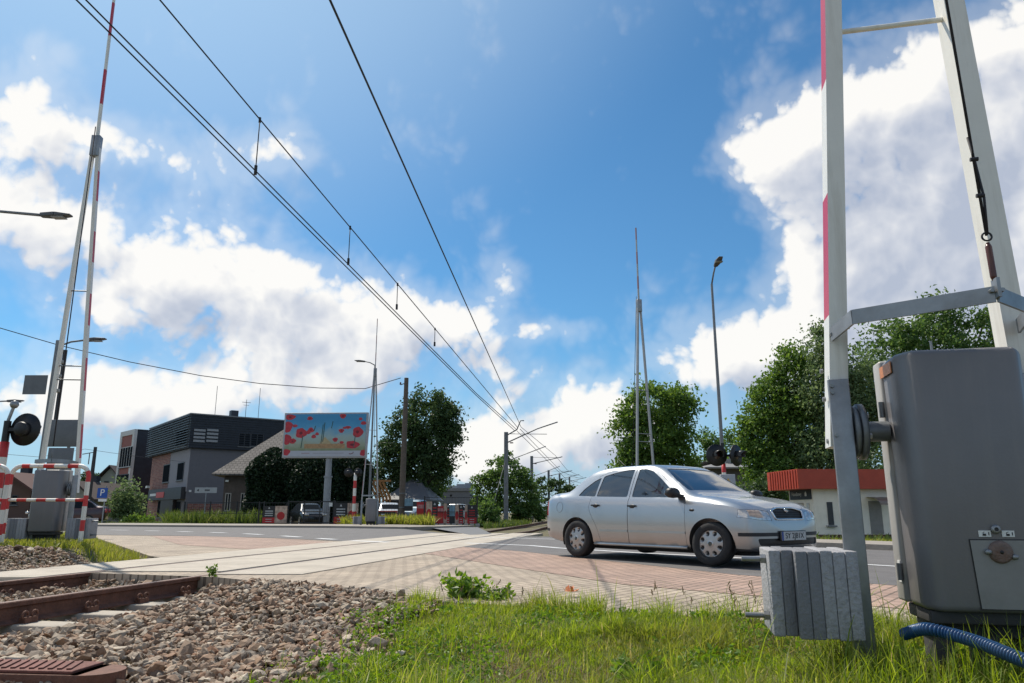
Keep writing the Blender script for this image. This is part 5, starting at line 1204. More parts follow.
street_lamp(-30, 30, 404, 'far street lamp peeping in at the left edge over the signal bell', (1.25, 0, .12), base_px=-40, r=.07)

M_bw = [M_white, M_red]
def striped(mb, p0, p1, r, n, first=1):
    p0, p1 = Vector(p0), Vector(p1); pts = [p0 + (p1 - p0) * i / n for i in range(n + 1)]
    mb.tube(pts, r, 12, mis=[(i + first) % 2 for i in range(n)])
def signal_head(root, c, rz, r=.29, visor=True):
    h = empty('signal_head', c, rz); h.parent = root              # faces local -y
    mb = MB(); mb.lathe([(0, .02), (r, .02), (r, -.005), (0, -.005)], (0, 0, 0), 'Y', 32); mb.build('backboard', M_black, h)
    mb = MB(); mb.lathe([(.0, .16), (.10, .16), (.125, .14), (.125, .02)], (0, 0, 0), 'Y', 24); mb.build('lamp_housing', M_black, h)
    mb = MB(); mb.lathe([(0, -.02), (.07, -.016), (.10, -.006)], (0, 0, 0), 'Y', 24); mb.build('lens', mat('signal_lens', (.025, .008, .010), .15, 0, .1, 10, coat=.6), h)
    v = MB(); n = 14; vs = []
    for y, rr in ((-.006, .125), (-.30, .115)):
        vs += [(rr * math.cos(a), y + (.12 * (1 - abs(math.sin(a))) if y < -.1 else 0), rr * math.sin(a)) for a in np.linspace(R(-25), R(205), n)]
    v.add(vs, [(i, i + 1, n + i + 1, n + i) for i in range(n - 1)], smooth=True); o = v.build('visor', mat('visor_grey', (.035, .035, .037), .4), h); md = o.modifiers.new('s', 'SOLIDIFY'); md.thickness = .006
def signal(px, Y, z0, ytop, yl, label, heads, n=9, r=.055, bell=False, bands=1):
    x = gx(px, Y, 1.5); root = empty('crossing_signal', (x, Y, z0), 0, label, 'crossing signal', 'level crossing signals')
    zt = at(px, ytop, Y).z - z0; zl = at(px, yl, Y).z - z0
    mb = MB(); striped(mb, (0, 0, 0), (0, 0, zl - .22), r, n, bands); mb.build('striped_post', M_bw, root)
    mb = MB(); mb.cyl((0, 0, zl - .22), (0, 0, zt), r * .8, n=12); mb.bar((-.1 if not heads else min(0, heads[0][0]), 0, zl), (max(.1, heads[-1][0]), 0, zl), .06, .06); mb.build('head_bracket', M_black, root)
    for dx, dy, rz in heads: signal_head(root, (dx, dy, zl), rz)
    if bell:
        b = MB(); b.cyl((0, 0, zt), (.06, 0, zt + .24), .028, n=10); b.lathe([(0, .0), (.05, .02), (.075, .07), (.06, .13), (0, .15)], (.07, 0, zt + .22), 'Z', 16); b.build('warning_bell', M_galv, root)
    return root
signal(724.5, 20, -.15, 443, 455.5, 'black twin crossing signal on striped post behind the silver car bonnet', [(-.20, -.12, R(8)), (.35, -.04, R(44))], 9)
sgl = signal(1.5, 13.2, .0, 421, 429.5, 'crossing signal seen from behind with one black disc at the left edge', [(.34, .0, R(172))], 7, r=.075, bell=True, bands=1)
# electrical cabinet with warning triangle
c_ = empty('electric_cabinet', (gx(728.5, 19.2, 1), 19.2, -.15), R(-6), 'grey cabinet with yellow lightning triangle behind the silver car bonnet', 'electric cabinet')
z1 = at(728, 474.5, 19.2).z + .15; mb = MB(); mb.box((0, 0, z1 / 2), (.36, .25, z1)); mb.build('cabinet_body', mat('cabinet_grey', (.36, .37, .39), .5), c_, bevel=.012)
mb = MB(); mb.prism([(-.10, -.08), (.10, -.08), (0, .095)], .004, Matrix.Translation((0, -.131, z1 - .19)) @ Matrix.Rotation(R(90), 4, 'X')); t_ = mb.build('warning_triangle', mat('warning_yellow', (.62, .36, .03), .5), c_)
mb = MB(); mb.prism([(.012, .055), (-.028, -.005), (-.004, -.002), (-.014, -.055), (.030, .012), (.006, .010)], .003, Matrix.Translation((0, -.1355, z1 - .205)) @ Matrix.Rotation(R(90), 4, 'X')); mb.build('lightning_mark', M_black, t_)
# tubular guard rails
def guard(px0, px1, Y, ytop, ymid, label, ybot=535, ang=0.0):
    x0, x1 = gx(px0, Y, .9), gx(px1, Y, .9); zt = at(40, ytop, Y).z; zm = at(40, ymid, Y).z; w = x1 - x0; zb = .02
    root = empty('guard_rail', (x0, Y, 0), ang, label, 'guard rail', 'red and white tubular guard rails'); r = .034; cr = .16
    pts = [Vector((0, 0, zb)), Vector((0, 0, zt - cr))] + [Vector((cr - cr * math.cos(a), 0, zt - cr + cr * math.sin(a))) for a in np.linspace(.25, math.pi / 2, 6)] + [Vector((w - cr + cr * math.sin(a), 0, zt - cr + cr * math.cos(a))) for a in np.linspace(0, math.pi / 2 - .25, 6)] + [Vector((w, 0, zt - cr)), Vector((w, 0, zb))]
    fine = []
    for a, b in zip(pts, pts[1:]):
        k = max(1, int((b - a).length / .04)); fine += [a + (b - a) * i / k for i in range(k)]
    fine.append(pts[-1]); acc = 0; mis = []
    for a, b in zip(fine, fine[1:]): acc += (b - a).length; mis.append(1 if (acc % .36) < .16 else 0)
    mb = MB(); mb.tube(fine, r, 12, mis=mis); mb.build('hoop', M_bw, root)
    mb = MB(); striped(mb, (0, 0, zm), (w, 0, zm), r * .75, 8, 0); mb.build('middle_rail', M_bw, root)
guard(8, 86, 11.6, 466, 500, 'white tubular guard rail with red bands standing on the grassy bank')
guard(-75, 5, 11.2, 466, 500, 'second banded guard rail cut off by the left edge')
def sign_back(px, Y, plates, ytop, label, z0=-.1, px_base=None):
    x = gx(px_base or px, Y, 1); root = empty('road_sign', (x, Y, z0), 0, label, 'road sign', 'sign posts')
    zt = at(px, ytop, Y).z - z0; mb = MB(); mb.cyl((0, 0, 0), (0, 0, zt), .035, n=10); mb.build('sign_post', M_galv, root)
    for (x0, x1, y0, y1, m) in plates:
        a, b = at(x0, y0, Y), at(x1, y1, Y); mb = MB(); mb.box(((a.x + b.x) / 2 - x, -.06, (a.z + b.z) / 2 - z0), (abs(b.x - a.x), .012, abs(a.z - b.z))); p = mb.build('sign_plate', m, root, bevel=.004)
        f = MB(); w = abs(b.x - a.x); 
    return root
msb = mat('sign_back_grey', (.16, .165, .175), .55, .3, .12, 5)
sign_back(62, 17, [(52, 78, 420, 447, msb), (50.5, 72, 448, 478, msb)], 420, 'post with two large blank grey sign backs behind the left barrier')
# mast with small panel and stand-off insulators
x = gx(36, 20, 1); root = empty('cable_mast', (x, 20, -.1), 0, 'slim grey mast with a small square panel left of the barrier legs', 'mast')
zt = at(46, 337, 20).z; mb = MB(); mb.cyl((0, 0, 0), (0, 0, zt), .085, .06, 12); mb.build('mast_pole', mast_m, root)
a, b = at(28, 376, 20), at(48, 395, 20); mb = MB(); mb.box(((a.x + b.x) / 2 - x, -.12, (a.z + b.z) / 2 + .1), (b.x - a.x, .02, a.z - b.z)); mb.build('panel', msb, root)
xq = gx(53, 20, 3) - x
mb = MB(); mb.cyl((xq, .1, zt - 2.4), (xq, .1, zt - .25), .055, n=10); mb.build('side_post', mat('side_post_dark', (.05, .05, .055), .6), root)
for z in (zt - .6, zt - 1.0, zt - 1.4):
    mb = MB(); mb.box((xq / 2, .04, z), (xq * 1.4, .10, .10)); mb.build('standoff_bracket', M_conc, root, bevel=.02)
# parking sign, street-name sign
r = sign_back(104, 42, [], 486, 'blue square parking sign with white letter on a thin post', px_base=104); x = r.location.x
a, b = at(98.5, 488, 42), at(107.5, 498, 42); mb = MB(); mb.box(((a.x + b.x) / 2 - x, -.06, (a.z + b.z) / 2 + .1), (b.x - a.x, .02, a.z - b.z)); pl_ = mb.build('sign_plate', mat('sign_blue', (.01, .07, .33), .4), r)
text_obj('letter', 'P', .52, M_label, pl_, ((a.x + b.x) / 2 - x, -.075, (a.z + b.z) / 2 + .1), (R(90), 0, 0), .004)
a, b = at(99, 499, 42), at(107, 501.5, 42); mb = MB(); mb.box(((a.x + b.x) / 2 - x, -.06, (a.z + b.z) / 2 + .1), (b.x - a.x, .02, a.z - b.z)); mb.build('sub_plate', M_label, r)
r = sign_back(205, 50, [], 487, 'narrow white direction board on a post before the old house'); x = r.location.x
a, b = at(195.5, 487.5, 50), at(217, 493, 50); mb = MB(); mb.box(((a.x + b.x) / 2 - x, -.06, (a.z + b.z) / 2 + .1), (b.x - a.x, .02, a.z - b.z)); pl_ = mb.build('sign_plate', mat('board_white', (.40, .40, .40), .5), r)
zc = (a.z + b.z) / 2 + .1; mb = MB(); mb.prism([(-.62, 0), (-.48, .09), (-.48, -.09)], .004, Matrix.Translation((0, -.072, zc)) @ Matrix.Rotation(R(90), 4, 'X')); mb.build('arrow_mark', M_black, pl_)
mb = MB(); mb.box((.08, -.073, zc), (.34, .003, .11)); mb.build('dark_mark', mat('mark_grey', (.10, .10, .10), .5), pl_)
# poles and wires
def wire(name, pts, r, label, cat='cable', r1=None, group=None):
    mb = MB(); mb.tube(pts, r, 6, taper=r1); return tag(mb.build(name, M_cable), label, cat, group)
PY = 44; xp = gx(401.5, PY, .5); zt = at(405.5, 378, PY).z
up = empty('utility_pole', (xp, PY, -.3), 0, 'weathered wooden utility pole in front of the big round tree', 'utility pole')
mb = MB(); mb.cyl((0, 0, 0), (0.03, 0, zt + .3), .19, .13, 14); mb.build('pole', M_wood, up)
mb = MB(); mb.bar((.02, 0, zt), (-.32, 0, zt - .12), .05, .05); br = mb.build('bracket', M_galvd, up)
mb = MB(); mb.lathe([(0, 0), (.05, 0), (.06, .05), (.04, .09), (.05, .13), (0, .16)], (-.32, 0, zt - .10), 'Z', 12); mb.build('insulator', M_ins, br)
for z in (1.2, 2.0): mb = MB(); mb.cyl((.02, 0, z), (.02, 0, z + .06), .2, n=14); mb.build('steel_band', M_galvd, up)
mb = MB(); mb.box((.62, .0, .95), (.22, .2, 1.9)); 
wire('overhead_cable', [at(-70, 306, 27), at(0, 328, 29), at(60, 345.5, 31), at(130, 362, 33.5), at(200, 375.5, 36), at(260, 383.5, 38), at(320, 388, 40.5), at(365, 388.6, 42.3), Vector((xp - .32, PY, zt))], .018, 'sagging black cable running from the left edge to the wooden pole', 'cable', .022)
x = gx(88, 52, 1); zt2 = at(93, 447, 52).z; ep = empty('power_pole', (x, 52, -.3), 0, 'dark power pole with side bracket beside the parking sign', 'utility pole')
mb = MB(); mb.cyl((0, 0, 0), (0, 0, zt2 + .3), .16, .11, 12); mb.build('pole', mat('pole_dark', (.06, .055, .055), .8), ep)
mb = MB(); mb.bar((0, 0, zt2 - .05), (-.85, 0, zt2 - .2), .05, .05); mb.bar((-.35, 0, zt2 - .1), (-.35, 0, zt2 - .9), .05, .05); mb.build('bracket', M_galvd, ep)
wire('phone_line', [at(-60, 449, 48), at(40, 457, 50), at(85, 449, 52), at(130, 455.5, 56), at(185, 462, 66)], .012, 'thin line slung from the dark power pole to the narrow block', 'cable')

# ------------------------------------------------------------------ overhead line
VX = .108
def on_ray_lat(px, py, l):
    a, b, c = ray(px, py); t = l / (a - VX * b); return Vector((a * t, b * t, CAMH + c * t))
c0 = on_ray_lat(80, 0, -4.72); LC = -4.72
def line_pt(p, Y, dz=0.0): return Vector((p.x + VX * (Y - p.y), Y, p.z + dz))
mA = on_ray_lat(160, 0, LC)
M1Y = 62.0
g_ = 'overhead wires above the track'
cw1 = on_ray_lat(76.5, 0, LC - .02); cw2 = on_ray_lat(86, 0, LC + .03)
zc1 = cw1.z
wire('contact_wire', [line_pt(cw1, 1.5), line_pt(cw1, 30), Vector((gx(515, M1Y, 8), M1Y, at(515, 431, M1Y).z))], .0065, 'lower left strand of the paired contact wire over the rails', 'overhead wire', .024, g_)
wire('contact_wire', [line_pt(cw2, 1.5), line_pt(cw2, 30), Vector((gx(517, M1Y, 8), M1Y, at(517, 430, M1Y).z))], .0065, 'right-hand strand of the paired contact wire over the rails', 'overhead wire', .024, g_)
def mess(Y):
    e = Vector((gx(518, M1Y, 8), M1Y, at(518, 428, M1Y).z)); t = (Y - mA.y) / (M1Y - mA.y); return mA + (e - mA) * t
wire('messenger_wire', [mess(1.5), mess(M1Y)], .0075, 'upper carrying wire from which short droppers hang to the contact wire', 'overhead wire', .024, g_)
for px, py0, py1, i in ((260, 123, 172, 0), (350, 236, 263, 1), (397.5, 291, 308, 2), (435, 333, 345, 3)):
    # where the carrying wire crosses this sight line
    best = min(np.linspace(4, 60, 2000), key=lambda Y: abs(512 + FPX * mess(Y).x / (Y * CP + (mess(Y).z - CAMH) * SP) - px)); p = mess(best); q = at(px, py1, best)
    mb = MB(); mb.tube([p, Vector((p.x, p.y, q.z))], .006 + .00025 * best, 6); mb.cyl(Vector((p.x, p.y, q.z - .04)), Vector((p.x, p.y, q.z + .10)), .018 + .0006 * best, n=8); mb.cyl(p - Vector((0, 0, .05)), p + Vector((0, 0, .03)), .014 + .0005 * best, n=8)
    tag(mb.build('dropper', M_cable), f'{["nearest and longest", "second", "third", "shortest and farthest"][i]} dropper between carrying wire and contact wire', 'dropper', 'droppers of the overhead line')
f0 = at(330, 0, 7.2); f1 = Vector((gx(521, M1Y, 8), M1Y, at(521, 427, M1Y).z))
wire('feeder_wire', [f0 + (f0 - f1) * .09, f0, f1], .0075, 'single steep wire right of the carrying wire, without droppers', 'overhead wire', .022, g_)
MP = [(506, 62, 432), (532, 88, 456), (549, 115, 470), (560, 137, 474), (570, 160, 477)]
tops = []
for i, (px, Y, yt) in enumerate(MP):
    x = gx(px, Y, 1); zt = at(px, yt, Y).z; z0 = -.5
    r = empty('catenary_mast', (x, Y, z0), 0, f'{["nearest", "second", "third", "fourth", "farthest"][i]} grey catenary mast with cantilever left of the track beyond the crossing', 'catenary mast', 'catenary masts along the track'); H = zt - z0
    mb = MB()
    for dx in (-.10, .10): mb.bar((dx, 0, 0), (dx * .8, 0, H), .06, .18)
    for k in range(12): mb.bar((-.12, 0, H * k / 12 + .1), (.12, 0, H * (k + .5) / 12 + .1), .04, .10, up=(0, 1, 0))
    mb.build('mast_pole', mast_m, r)
    mb = MB(); mb.tube([(.05, 0, H - .9), (2.6 + .0, -.2, H + .25), (4.3, -.3, H - .1 + .9)] if i == 0 else [(.05, 0, H - .9), (3.6, -.2, H - .1)], .05, 8); mb.tube([(.05, 0, H - .15), (3.4, -.2, H - .2)], .025, 6); mb.tube([(.1, 0, H - 2.4), (3.3, -.2, H - 1.2)], .035, 6); ca = mb.build('cantilever', M_galvd, r)
    if i == 0:
        mb = MB(); mb.tube([(.1, 0, H - .25), (.9, 0, H + .2), (1.2, 0, H + .95), (1.5, 0, H + .95)], .05, 8); mb.build('line_horn', M_galvd, r)
    mb = MB(); mb.lathe([(.02, 0), (.07, .05), (.03, .1), (.07, .15), (.03, .2), (.07, .25), (.02, .3)], (.3, 0, H - .9), 'X', 10); mb.build('insulator', M_ins, ca)
    mb = MB(); mb.bar((0, 0, H * .72), (-1.5, -.6, .0), .05, .05); mb.build('stay_rod', M_conc, r)
    tops.append((Vector((x + 1.9, Y, zt - .2)), Vector((x + 2.6, Y, zt - 1.3))))
for k, (nm, lb) in enumerate((('messenger_wire', 'far carrying wire continuing between the distant catenary masts'), ('contact_wire', 'far contact wire continuing between the distant catenary masts'))):
    pts = [(Vector((gx(520, M1Y, 8), M1Y, at(520, 429, M1Y).z)) if k == 0 else Vector((gx(517, M1Y, 8), M1Y, at(517, 431, M1Y).z)))] + [t[k] for t in tops[1:]]
    wire(nm, pts, .022, lb, 'overhead wire', .03, g_)
wire('feeder_wire', [f1] + [t[0] + Vector((.9, 0, .25)) for t in tops[1:]], .02, 'far single wire running beside the distant masts', 'overhead wire', .028, g_)

# ------------------------------------------------------------------ fences, banners, parked cars on the far side
M_fence = mat('fence_dark', (.025, .025, .027), .6)
def mesh_fence(pts, h, label, name='mesh_fence', nb=16, z0=-.1):
    root = empty(name, (pts[0].x, pts[0].y, z0), 0, label, 'fence', 'dark wire fences')
    o = pts[0]
    for a, b in zip(pts, pts[1:]):
        a, b = a - o, b - o; n = max(1, round((b - a).length / 2.4))
        for i in range(n + 1):
            p = a + (b - a) * i / n; mb = MB(); mb.bar((p.x, p.y, 0), (p.x, p.y, h + .08), .07, .07); mb.build('fence_post', M_fence, root)
        mb = MB()
        for z in (.12, h * .5, h): mb.bar((a.x, a.y, z), (b.x, b.y, z), .03, .03)
        m = int((b - a).length / .16)
        for i in range(m): p = a + (b - a) * (i + .5) / m; mb.bar((p.x, p.y, .1), (p.x, p.y, h), .008, .008)
        mb.build('wire_panel', M_fence, root)
    return root
fy = 47.5
mesh_fence([Vector((gx(183, fy + 2), fy + 2, 0)), Vector((gx(263, fy), fy, 0))], 1.35, 'rusty-dark wire fence in front of the old house and tall grass')
mesh_fence([Vector((gx(258, 45), 45, 0)), Vector((gx(287, 45), 45, 0))], 1.3, 'short dark fence carrying the first red banner left of the gate')
mesh_fence([Vector((gx(334, 45), 45, 0)), Vector((gx(398, 44.2), 44.2, 0))], 1.35, 'dark fence with banners between the gate and the wooden pole')
mesh_fence([Vector((gx(424, 42), 42, 0)), Vector((gx(477, 41.5), 41.5, 0))], 1.55, 'dark fence carrying a row of upright banners beside the track')
gt = empty('sliding_gate', (gx(287, 45), 45, -.05), 0, 'dark tubular gate with a diagonal brace in front of the black car', 'gate'); w = gx(333, 45) - gx(287, 45); mb = MB()
for z in (.1, 1.32): mb.bar((0, 0, z), (w, 0, z), .06, .06)
for x in (0, w * .36, w * .7, w): mb.bar((x, 0, .05), (x, 0, 1.4), .06, .06)
mb.bar((-.9, 0, .1), (0, 0, 1.3), .04, .04); mb.build('gate_frame', M_fence, gt)
mb = MB(); mb.bar((.05, .0, .7), (w - .05, 0, .7), .02, .02)
for i in range(22): mb.bar((w * i / 22 + .07, 0, .1), (w * i / 22 + .07, 0, 1.3), .008, .008)
mb.build('gate_mesh', M_fence, gt)
for z in (1.15,): mb = MB(); mb.box((w - .18, -.05, z), (.2, .02, .22)); mb.build('gate_notice', M_label, gt)
mbl, mph = mat('banner_black', (.02, .02, .022), .5), mat('banner_photo', (.50, .36, .28), .5, 0, .6, 3.5); mrd = mat('banner_red', (.46, .02, .02), .5, 0, .1, 3); mwh = mat('banner_white', (.5, .5, .5), .5); mbb = mat('banner_blue', (.16, .28, .36), .5, 0, .4, 3)
def banner(Y, px0, px1, py0, py1, label, split, kind):
    a, b = at(px0, py0, Y), at(px1, py1, Y); w, h = b.x - a.x, a.z - b.z
    r = empty('banner', (a.x, Y - .10, b.z), 0, label, 'banner', 'advertising banners on the fences')
    mb = MB(); mb.box((w / 2, 0, h / 2), (w, .02, h)); base = mb.build('sheet', {'d': mbl, 'r': mrd, 'p': mph, 'b': mbb}[kind[0]], r)
    f = -.014
    if kind[0] == 'd':
        s0, s1 = (0, split) if split > 0 else (1 + split, 1); p0, p1 = (split, 1) if split > 0 else (0, 1 + split)
        mb = MB(); mb.box(((s0 + s1) / 2 * w, f, h * .16), ((s1 - s0) * w, .006, h * .32)); mb.build('red_field', mrd, base)
        for k in range(3): mb = MB(); mb.box(((s0 + s1) / 2 * w, f, h * (.44 + .13 * k)), ((s1 - s0) * w * .66, .006, h * .055)); mb.build('text_bar', mwh if 'w' in kind else mrd, base)
        mb = MB(); cx_ = (s0 + s1) / 2 * w; mb.add([(cx_ - h * .06, f - .004, h * .83), (cx_ + h * .06, f - .004, h * .83), (cx_, f - .004, h * .95)], [(0, 1, 2)]); mb.build('peak_mark', mwh, base)
        for k in range(2): mb = MB(); mb.box(((s0 + s1) / 2 * w, f - .005, h * (.09 + .13 * k)), ((s1 - s0) * w * .5, .004, h * .035)); mb.build('text_bar', mwh, base)
        if p1 - p0 > .05: mb = MB(); mb.box(((p0 + p1) / 2 * w, f, h * .5), ((p1 - p0) * w, .006, h)); q = mb.build('photo_field', mph, base); mb = MB(); mb.lathe([(0, 0), (.3 * h * .8, 0)], ((p0 + p1) / 2 * w, f - .006, h * .42), 'Y', 12); mb.v = [Vector(((v.x - (p0 + p1) / 2 * w) * min(1, (p1 - p0) * w / (.5 * h)) + (p0 + p1) / 2 * w, v.y, v.z)) for v in mb.v]; mb.build('red_picture', mrd, q)
    if kind[0] == 'r':
        mb = MB(); mb.box((w / 2, f, h * .78), (w * .8, .006, h * .18)); mb.build('pink_picture', mat('banner_pink', (.48, .20, .20), .5, 0, .4, 5), base)
    if kind[0] == 'b':
        mb = MB(); mb.box((w / 2, f, h * .2), (w, .006, h * .4)); mb.build('dark_field', mbl, base)
banner(45, 264, 287, 506, 523, 'black banner with white lines, first one left of the gate', .5, 'dw')
banner(45, 335, 358, 503, 523.5, 'black and red banner with white lines between gate and striped post', .55, 'dw')
banner(42, 426.6, 437.2, 501.5, 523, 'tallest banner of the row, picture left and red bars right', -.48, 'dr')
banner(42, 437.6, 443.6, 506, 523.5, 'plain red banner right of the tallest one', 0, 'rr')
banner(42, 444, 449.4, 503.5, 523.5, 'narrow picture banner before the pale blue one', -.42, 'dr')
banner(42, 449.8, 455, 505, 523.5, 'small pale blue and dark banner in the middle of the row', 0, 'b')
banner(42, 455.4, 463.2, 504.5, 523.5, 'picture banner with red bars right of the pale blue one', -.55, 'dr')
banner(42, 465, 476.5, 505, 523.5, 'last banner of the row, mostly black', -.78, 'dr')
banner(43.5, 417, 426, 502, 523, 'red and white banner just left of the tallest one', 0, 'rr')
banner(43.8, 405, 413, 498.5, 511, 'bluish banner right of the wooden pole', 0, 'b')
for i, px in enumerate((427, 433.5, 439.5, 446, 452, 458, 464, 470, 475.5)):
    a, b = at(px, 523.6, 41.6), at(px + 4.2, 527.2, 41.6)
    o = MB().box((0, 0, 0), (b.x - a.x, .4, a.z - b.z)).build('kerb_block', M_conc, None, bevel=.02); o.location = ((a.x + b.x) / 2, 41.6, (a.z + b.z) / 2); tag(o, f'pale concrete block under the banner row, {ordn[i]} from the left', 'concrete block', 'concrete blocks under the banners')
fp = [G(428, 527.5), G(478, 527.5), G(492, 534.3), G(470, 535.2)]
sheet('forecourt_apron', [(p.x, p.y) for p in fp], None, .012, mat('apron_grey', (.15, .15, .155), .85, 0, .12, 3))
zz = at(360, 524.5, 40).z
# simple distant cars share the saloon's shape
def far_car(loc, rz, col, label, zs=1.0, L=1.0):
    v, f = loft(0.0); cen = np.array([v[q].mean(0) for q in [np.array(x) for x in f]])
    z0_ = f_sh(cen[:, 0]) + .03; zt_ = f_top(cen[:, 0]) - .075; glass = (cen[:, 2] > z0_) & (cen[:, 2] < zt_) & (cen[:, 0] > -1.75) & (cen[:, 0] < 1.0)
    pil = (np.abs(cen[:, 0] + .04) < .05) | (np.abs(cen[:, 0] + .86) < .04)
    glass &= ~(pil & (np.abs(cen[:, 1]) > .5)); glass |= ((f_top(cen[:, 0]) - f_sh(cen[:, 0]) > .16) & (np.abs(cen[:, 1]) < .5) & (cen[:, 2] > z0_ + .04) & (((cen[:, 0] > .34) & (cen[:, 0] < .98)) | ((cen[:, 0] < -1.1) & (cen[:, 0] > -1.62))))
    r = empty('parked_car', loc, rz, label, 'car', 'parked cars on the far side')
    me = bpy.data.meshes.new('body'); me.from_pydata([tuple(p) for p in v], [], f); me.materials.append(col); me.materials.append(M_pane)
    me.polygons.foreach_set('material_index', glass.astype(np.int32)); me.polygons.foreach_set('use_smooth', [True] * len(f)); o = bpy.data.objects.new('body', me); COL.objects.link(o); o.parent = r
    for x in (-WX, WX):
        for s in (-1, 1):
            w_ = MB(); w_.lathe([(.0, .07), (.18, .075), (.2, .09), (.29, .08), (.29, -.08)], (x, 0, WR), 'Y', 24, mis=[1, 1, 0, 0]); w_.v = [Vector((q.x, s * (.755 + q.y), q.z)) for q in w_.v]; w_.build('wheel', [M_tyre, M_hub], r)
    for s in (-1, 1):
        w_ = MB(); w_.box((1.88, s * .55, .70), (.16, .26, .13)); w_.build('headlight', M_lens, r, bevel=.03)
        w_ = MB(); w_.box((-2.06, s * .60, .80), (.16, .22, .2)); w_.build('tail_light', M_redlens, r, bevel=.03)
    r.scale = (L, 1, zs); return r
P_ = lambda n, c: mat(n, c, .3, .3, .04, 3, coat=.8)
far_car((gx(308, 48.5), 48.5, -.2), R(-62), P_('black_paint', (.012, .012, .014)), 'black car parked behind the dark gate under the billboard')
far_car((gx(388, 47), 47.2, -.2), R(-75), P_('white_car_paint', (.55, .55, .55)), 'white car parked behind the barrier and the wooden pole')
far_car((gx(411, 48), 49, -.2), R(-100), P_('bluegrey_paint', (.16, .22, .26)), 'blue-grey car parked right of the wooden pole', 1.15)
far_car((gx(66, 44), 44, -.1), R(200), P_('dark_red_paint', (.05, .012, .014)), 'dark car parked behind the tubular guard rail at the left', 1.05)
far_car((gx(452, 60), 60, -.3), R(160), P_('pale_paint', (.5, .5, .5)), 'pale car parked behind the row of banners', 1.1)
# red display stand by the pole
a, b = at(377, 508, 45.5), at(397, 522, 45.5); r = empty('display_stand', (a.x, 45.5, -.15), 0, 'orange-red display stand left of the wooden pole base', 'display stand'); mb = MB(); mb.box(((b.x - a.x) / 2, 0, .45), (b.x - a.x, .5, .9)); mb.build('stand_body', mat('stand_red', (.42, .06, .03), .5, 0, .15, 2), r, bevel=.03); mb = MB(); mb.box(((b.x - a.x) / 2, -.26, .75), ((b.x - a.x) * .9, .02, .16)); mb.build('dark_stripe', M_black, r)
striped_post = empty('crossing_signal', (gx(354, 40, 1), 40, -.1), 0, 'far striped crossing signal with twin black lamps in front of the billboard hedge', 'crossing signal', 'level crossing signals')
zt = at(354, 473, 40).z + .1; mb = MB(); striped(mb, (0, 0, 0), (0, 0, zt), .085, 7, 0); mb.build('striped_post', M_bw, striped_post)
mb = MB(); mb.bar((-.45, 0, zt), (.2, 0, zt), .06, .06); mb.build('head_bracket', M_black, striped_post)
for dx, rz in ((-.38, 188), (.12, 172)): signal_head(striped_post, (dx, .02, zt + .02), R(rz), .24)
# ------------------------------------------------------------------ trees and shrubs
def rand_rot(n, up=0.0):
    q = RNG.normal(size=(n, 4)); q /= np.linalg.norm(q, axis=1, keepdims=True); w, x, y, z = q.T
    return np.stack([1 - 2 * (y * y + z * z), 2 * (x * y - z * w), 2 * (x * z + y * w), 2 * (x * y + z * w), 1 - 2 * (x * x + z * z), 2 * (y * z - x * w), 2 * (x * z - y * w), 2 * (y * z + x * w), 1 - 2 * (x * x + y * y)], -1).reshape(n, 3, 3)
LEAF = np.array([(0, 0, 0), (.42, .30, .10), (1, 0, -.06), (.42, -.30, .10)])
def leaves(pos, size, droop=.0):
    n = len(pos); Rm = rand_rot(n); v = np.einsum('nij,kj->nki', Rm, LEAF - np.array([.4, 0, 0])) * size[:, None, None] + pos[:, None, :]
    return v.reshape(-1, 3), (np.arange(4)[None] + 4 * np.arange(n)[:, None])
M_leafA = leaf_mat('leaf_green', (0.067, 0.138, 0.03), (0.172, 0.269, 0.06), (0.254, 0.344, 0.105), .40)
M_leafB = leaf_mat('leaf_dark', (0.035, 0.066, 0.025), (0.078, 0.131, 0.043), (0.118, 0.172, 0.062), .28)
M_leafC = leaf_mat('leaf_mid', (0.054, 0.116, 0.033), (0.143, 0.228, 0.063), (0.224, 0.299, 0.105), .38)
M_leafD = leaf_mat('leaf_silver', (0.084, 0.137, 0.056), (0.196, 0.265, 0.119), (0.295, 0.364, 0.183), .38)
M_thuja = leaf_mat('thuja_green', (.008, .020, .009), (.020, .042, .016), (.03, .06, .02), .12)
M_bark = mat('bark', (.055, .042, .032), .9, 0, .3, 9, .5, 30)
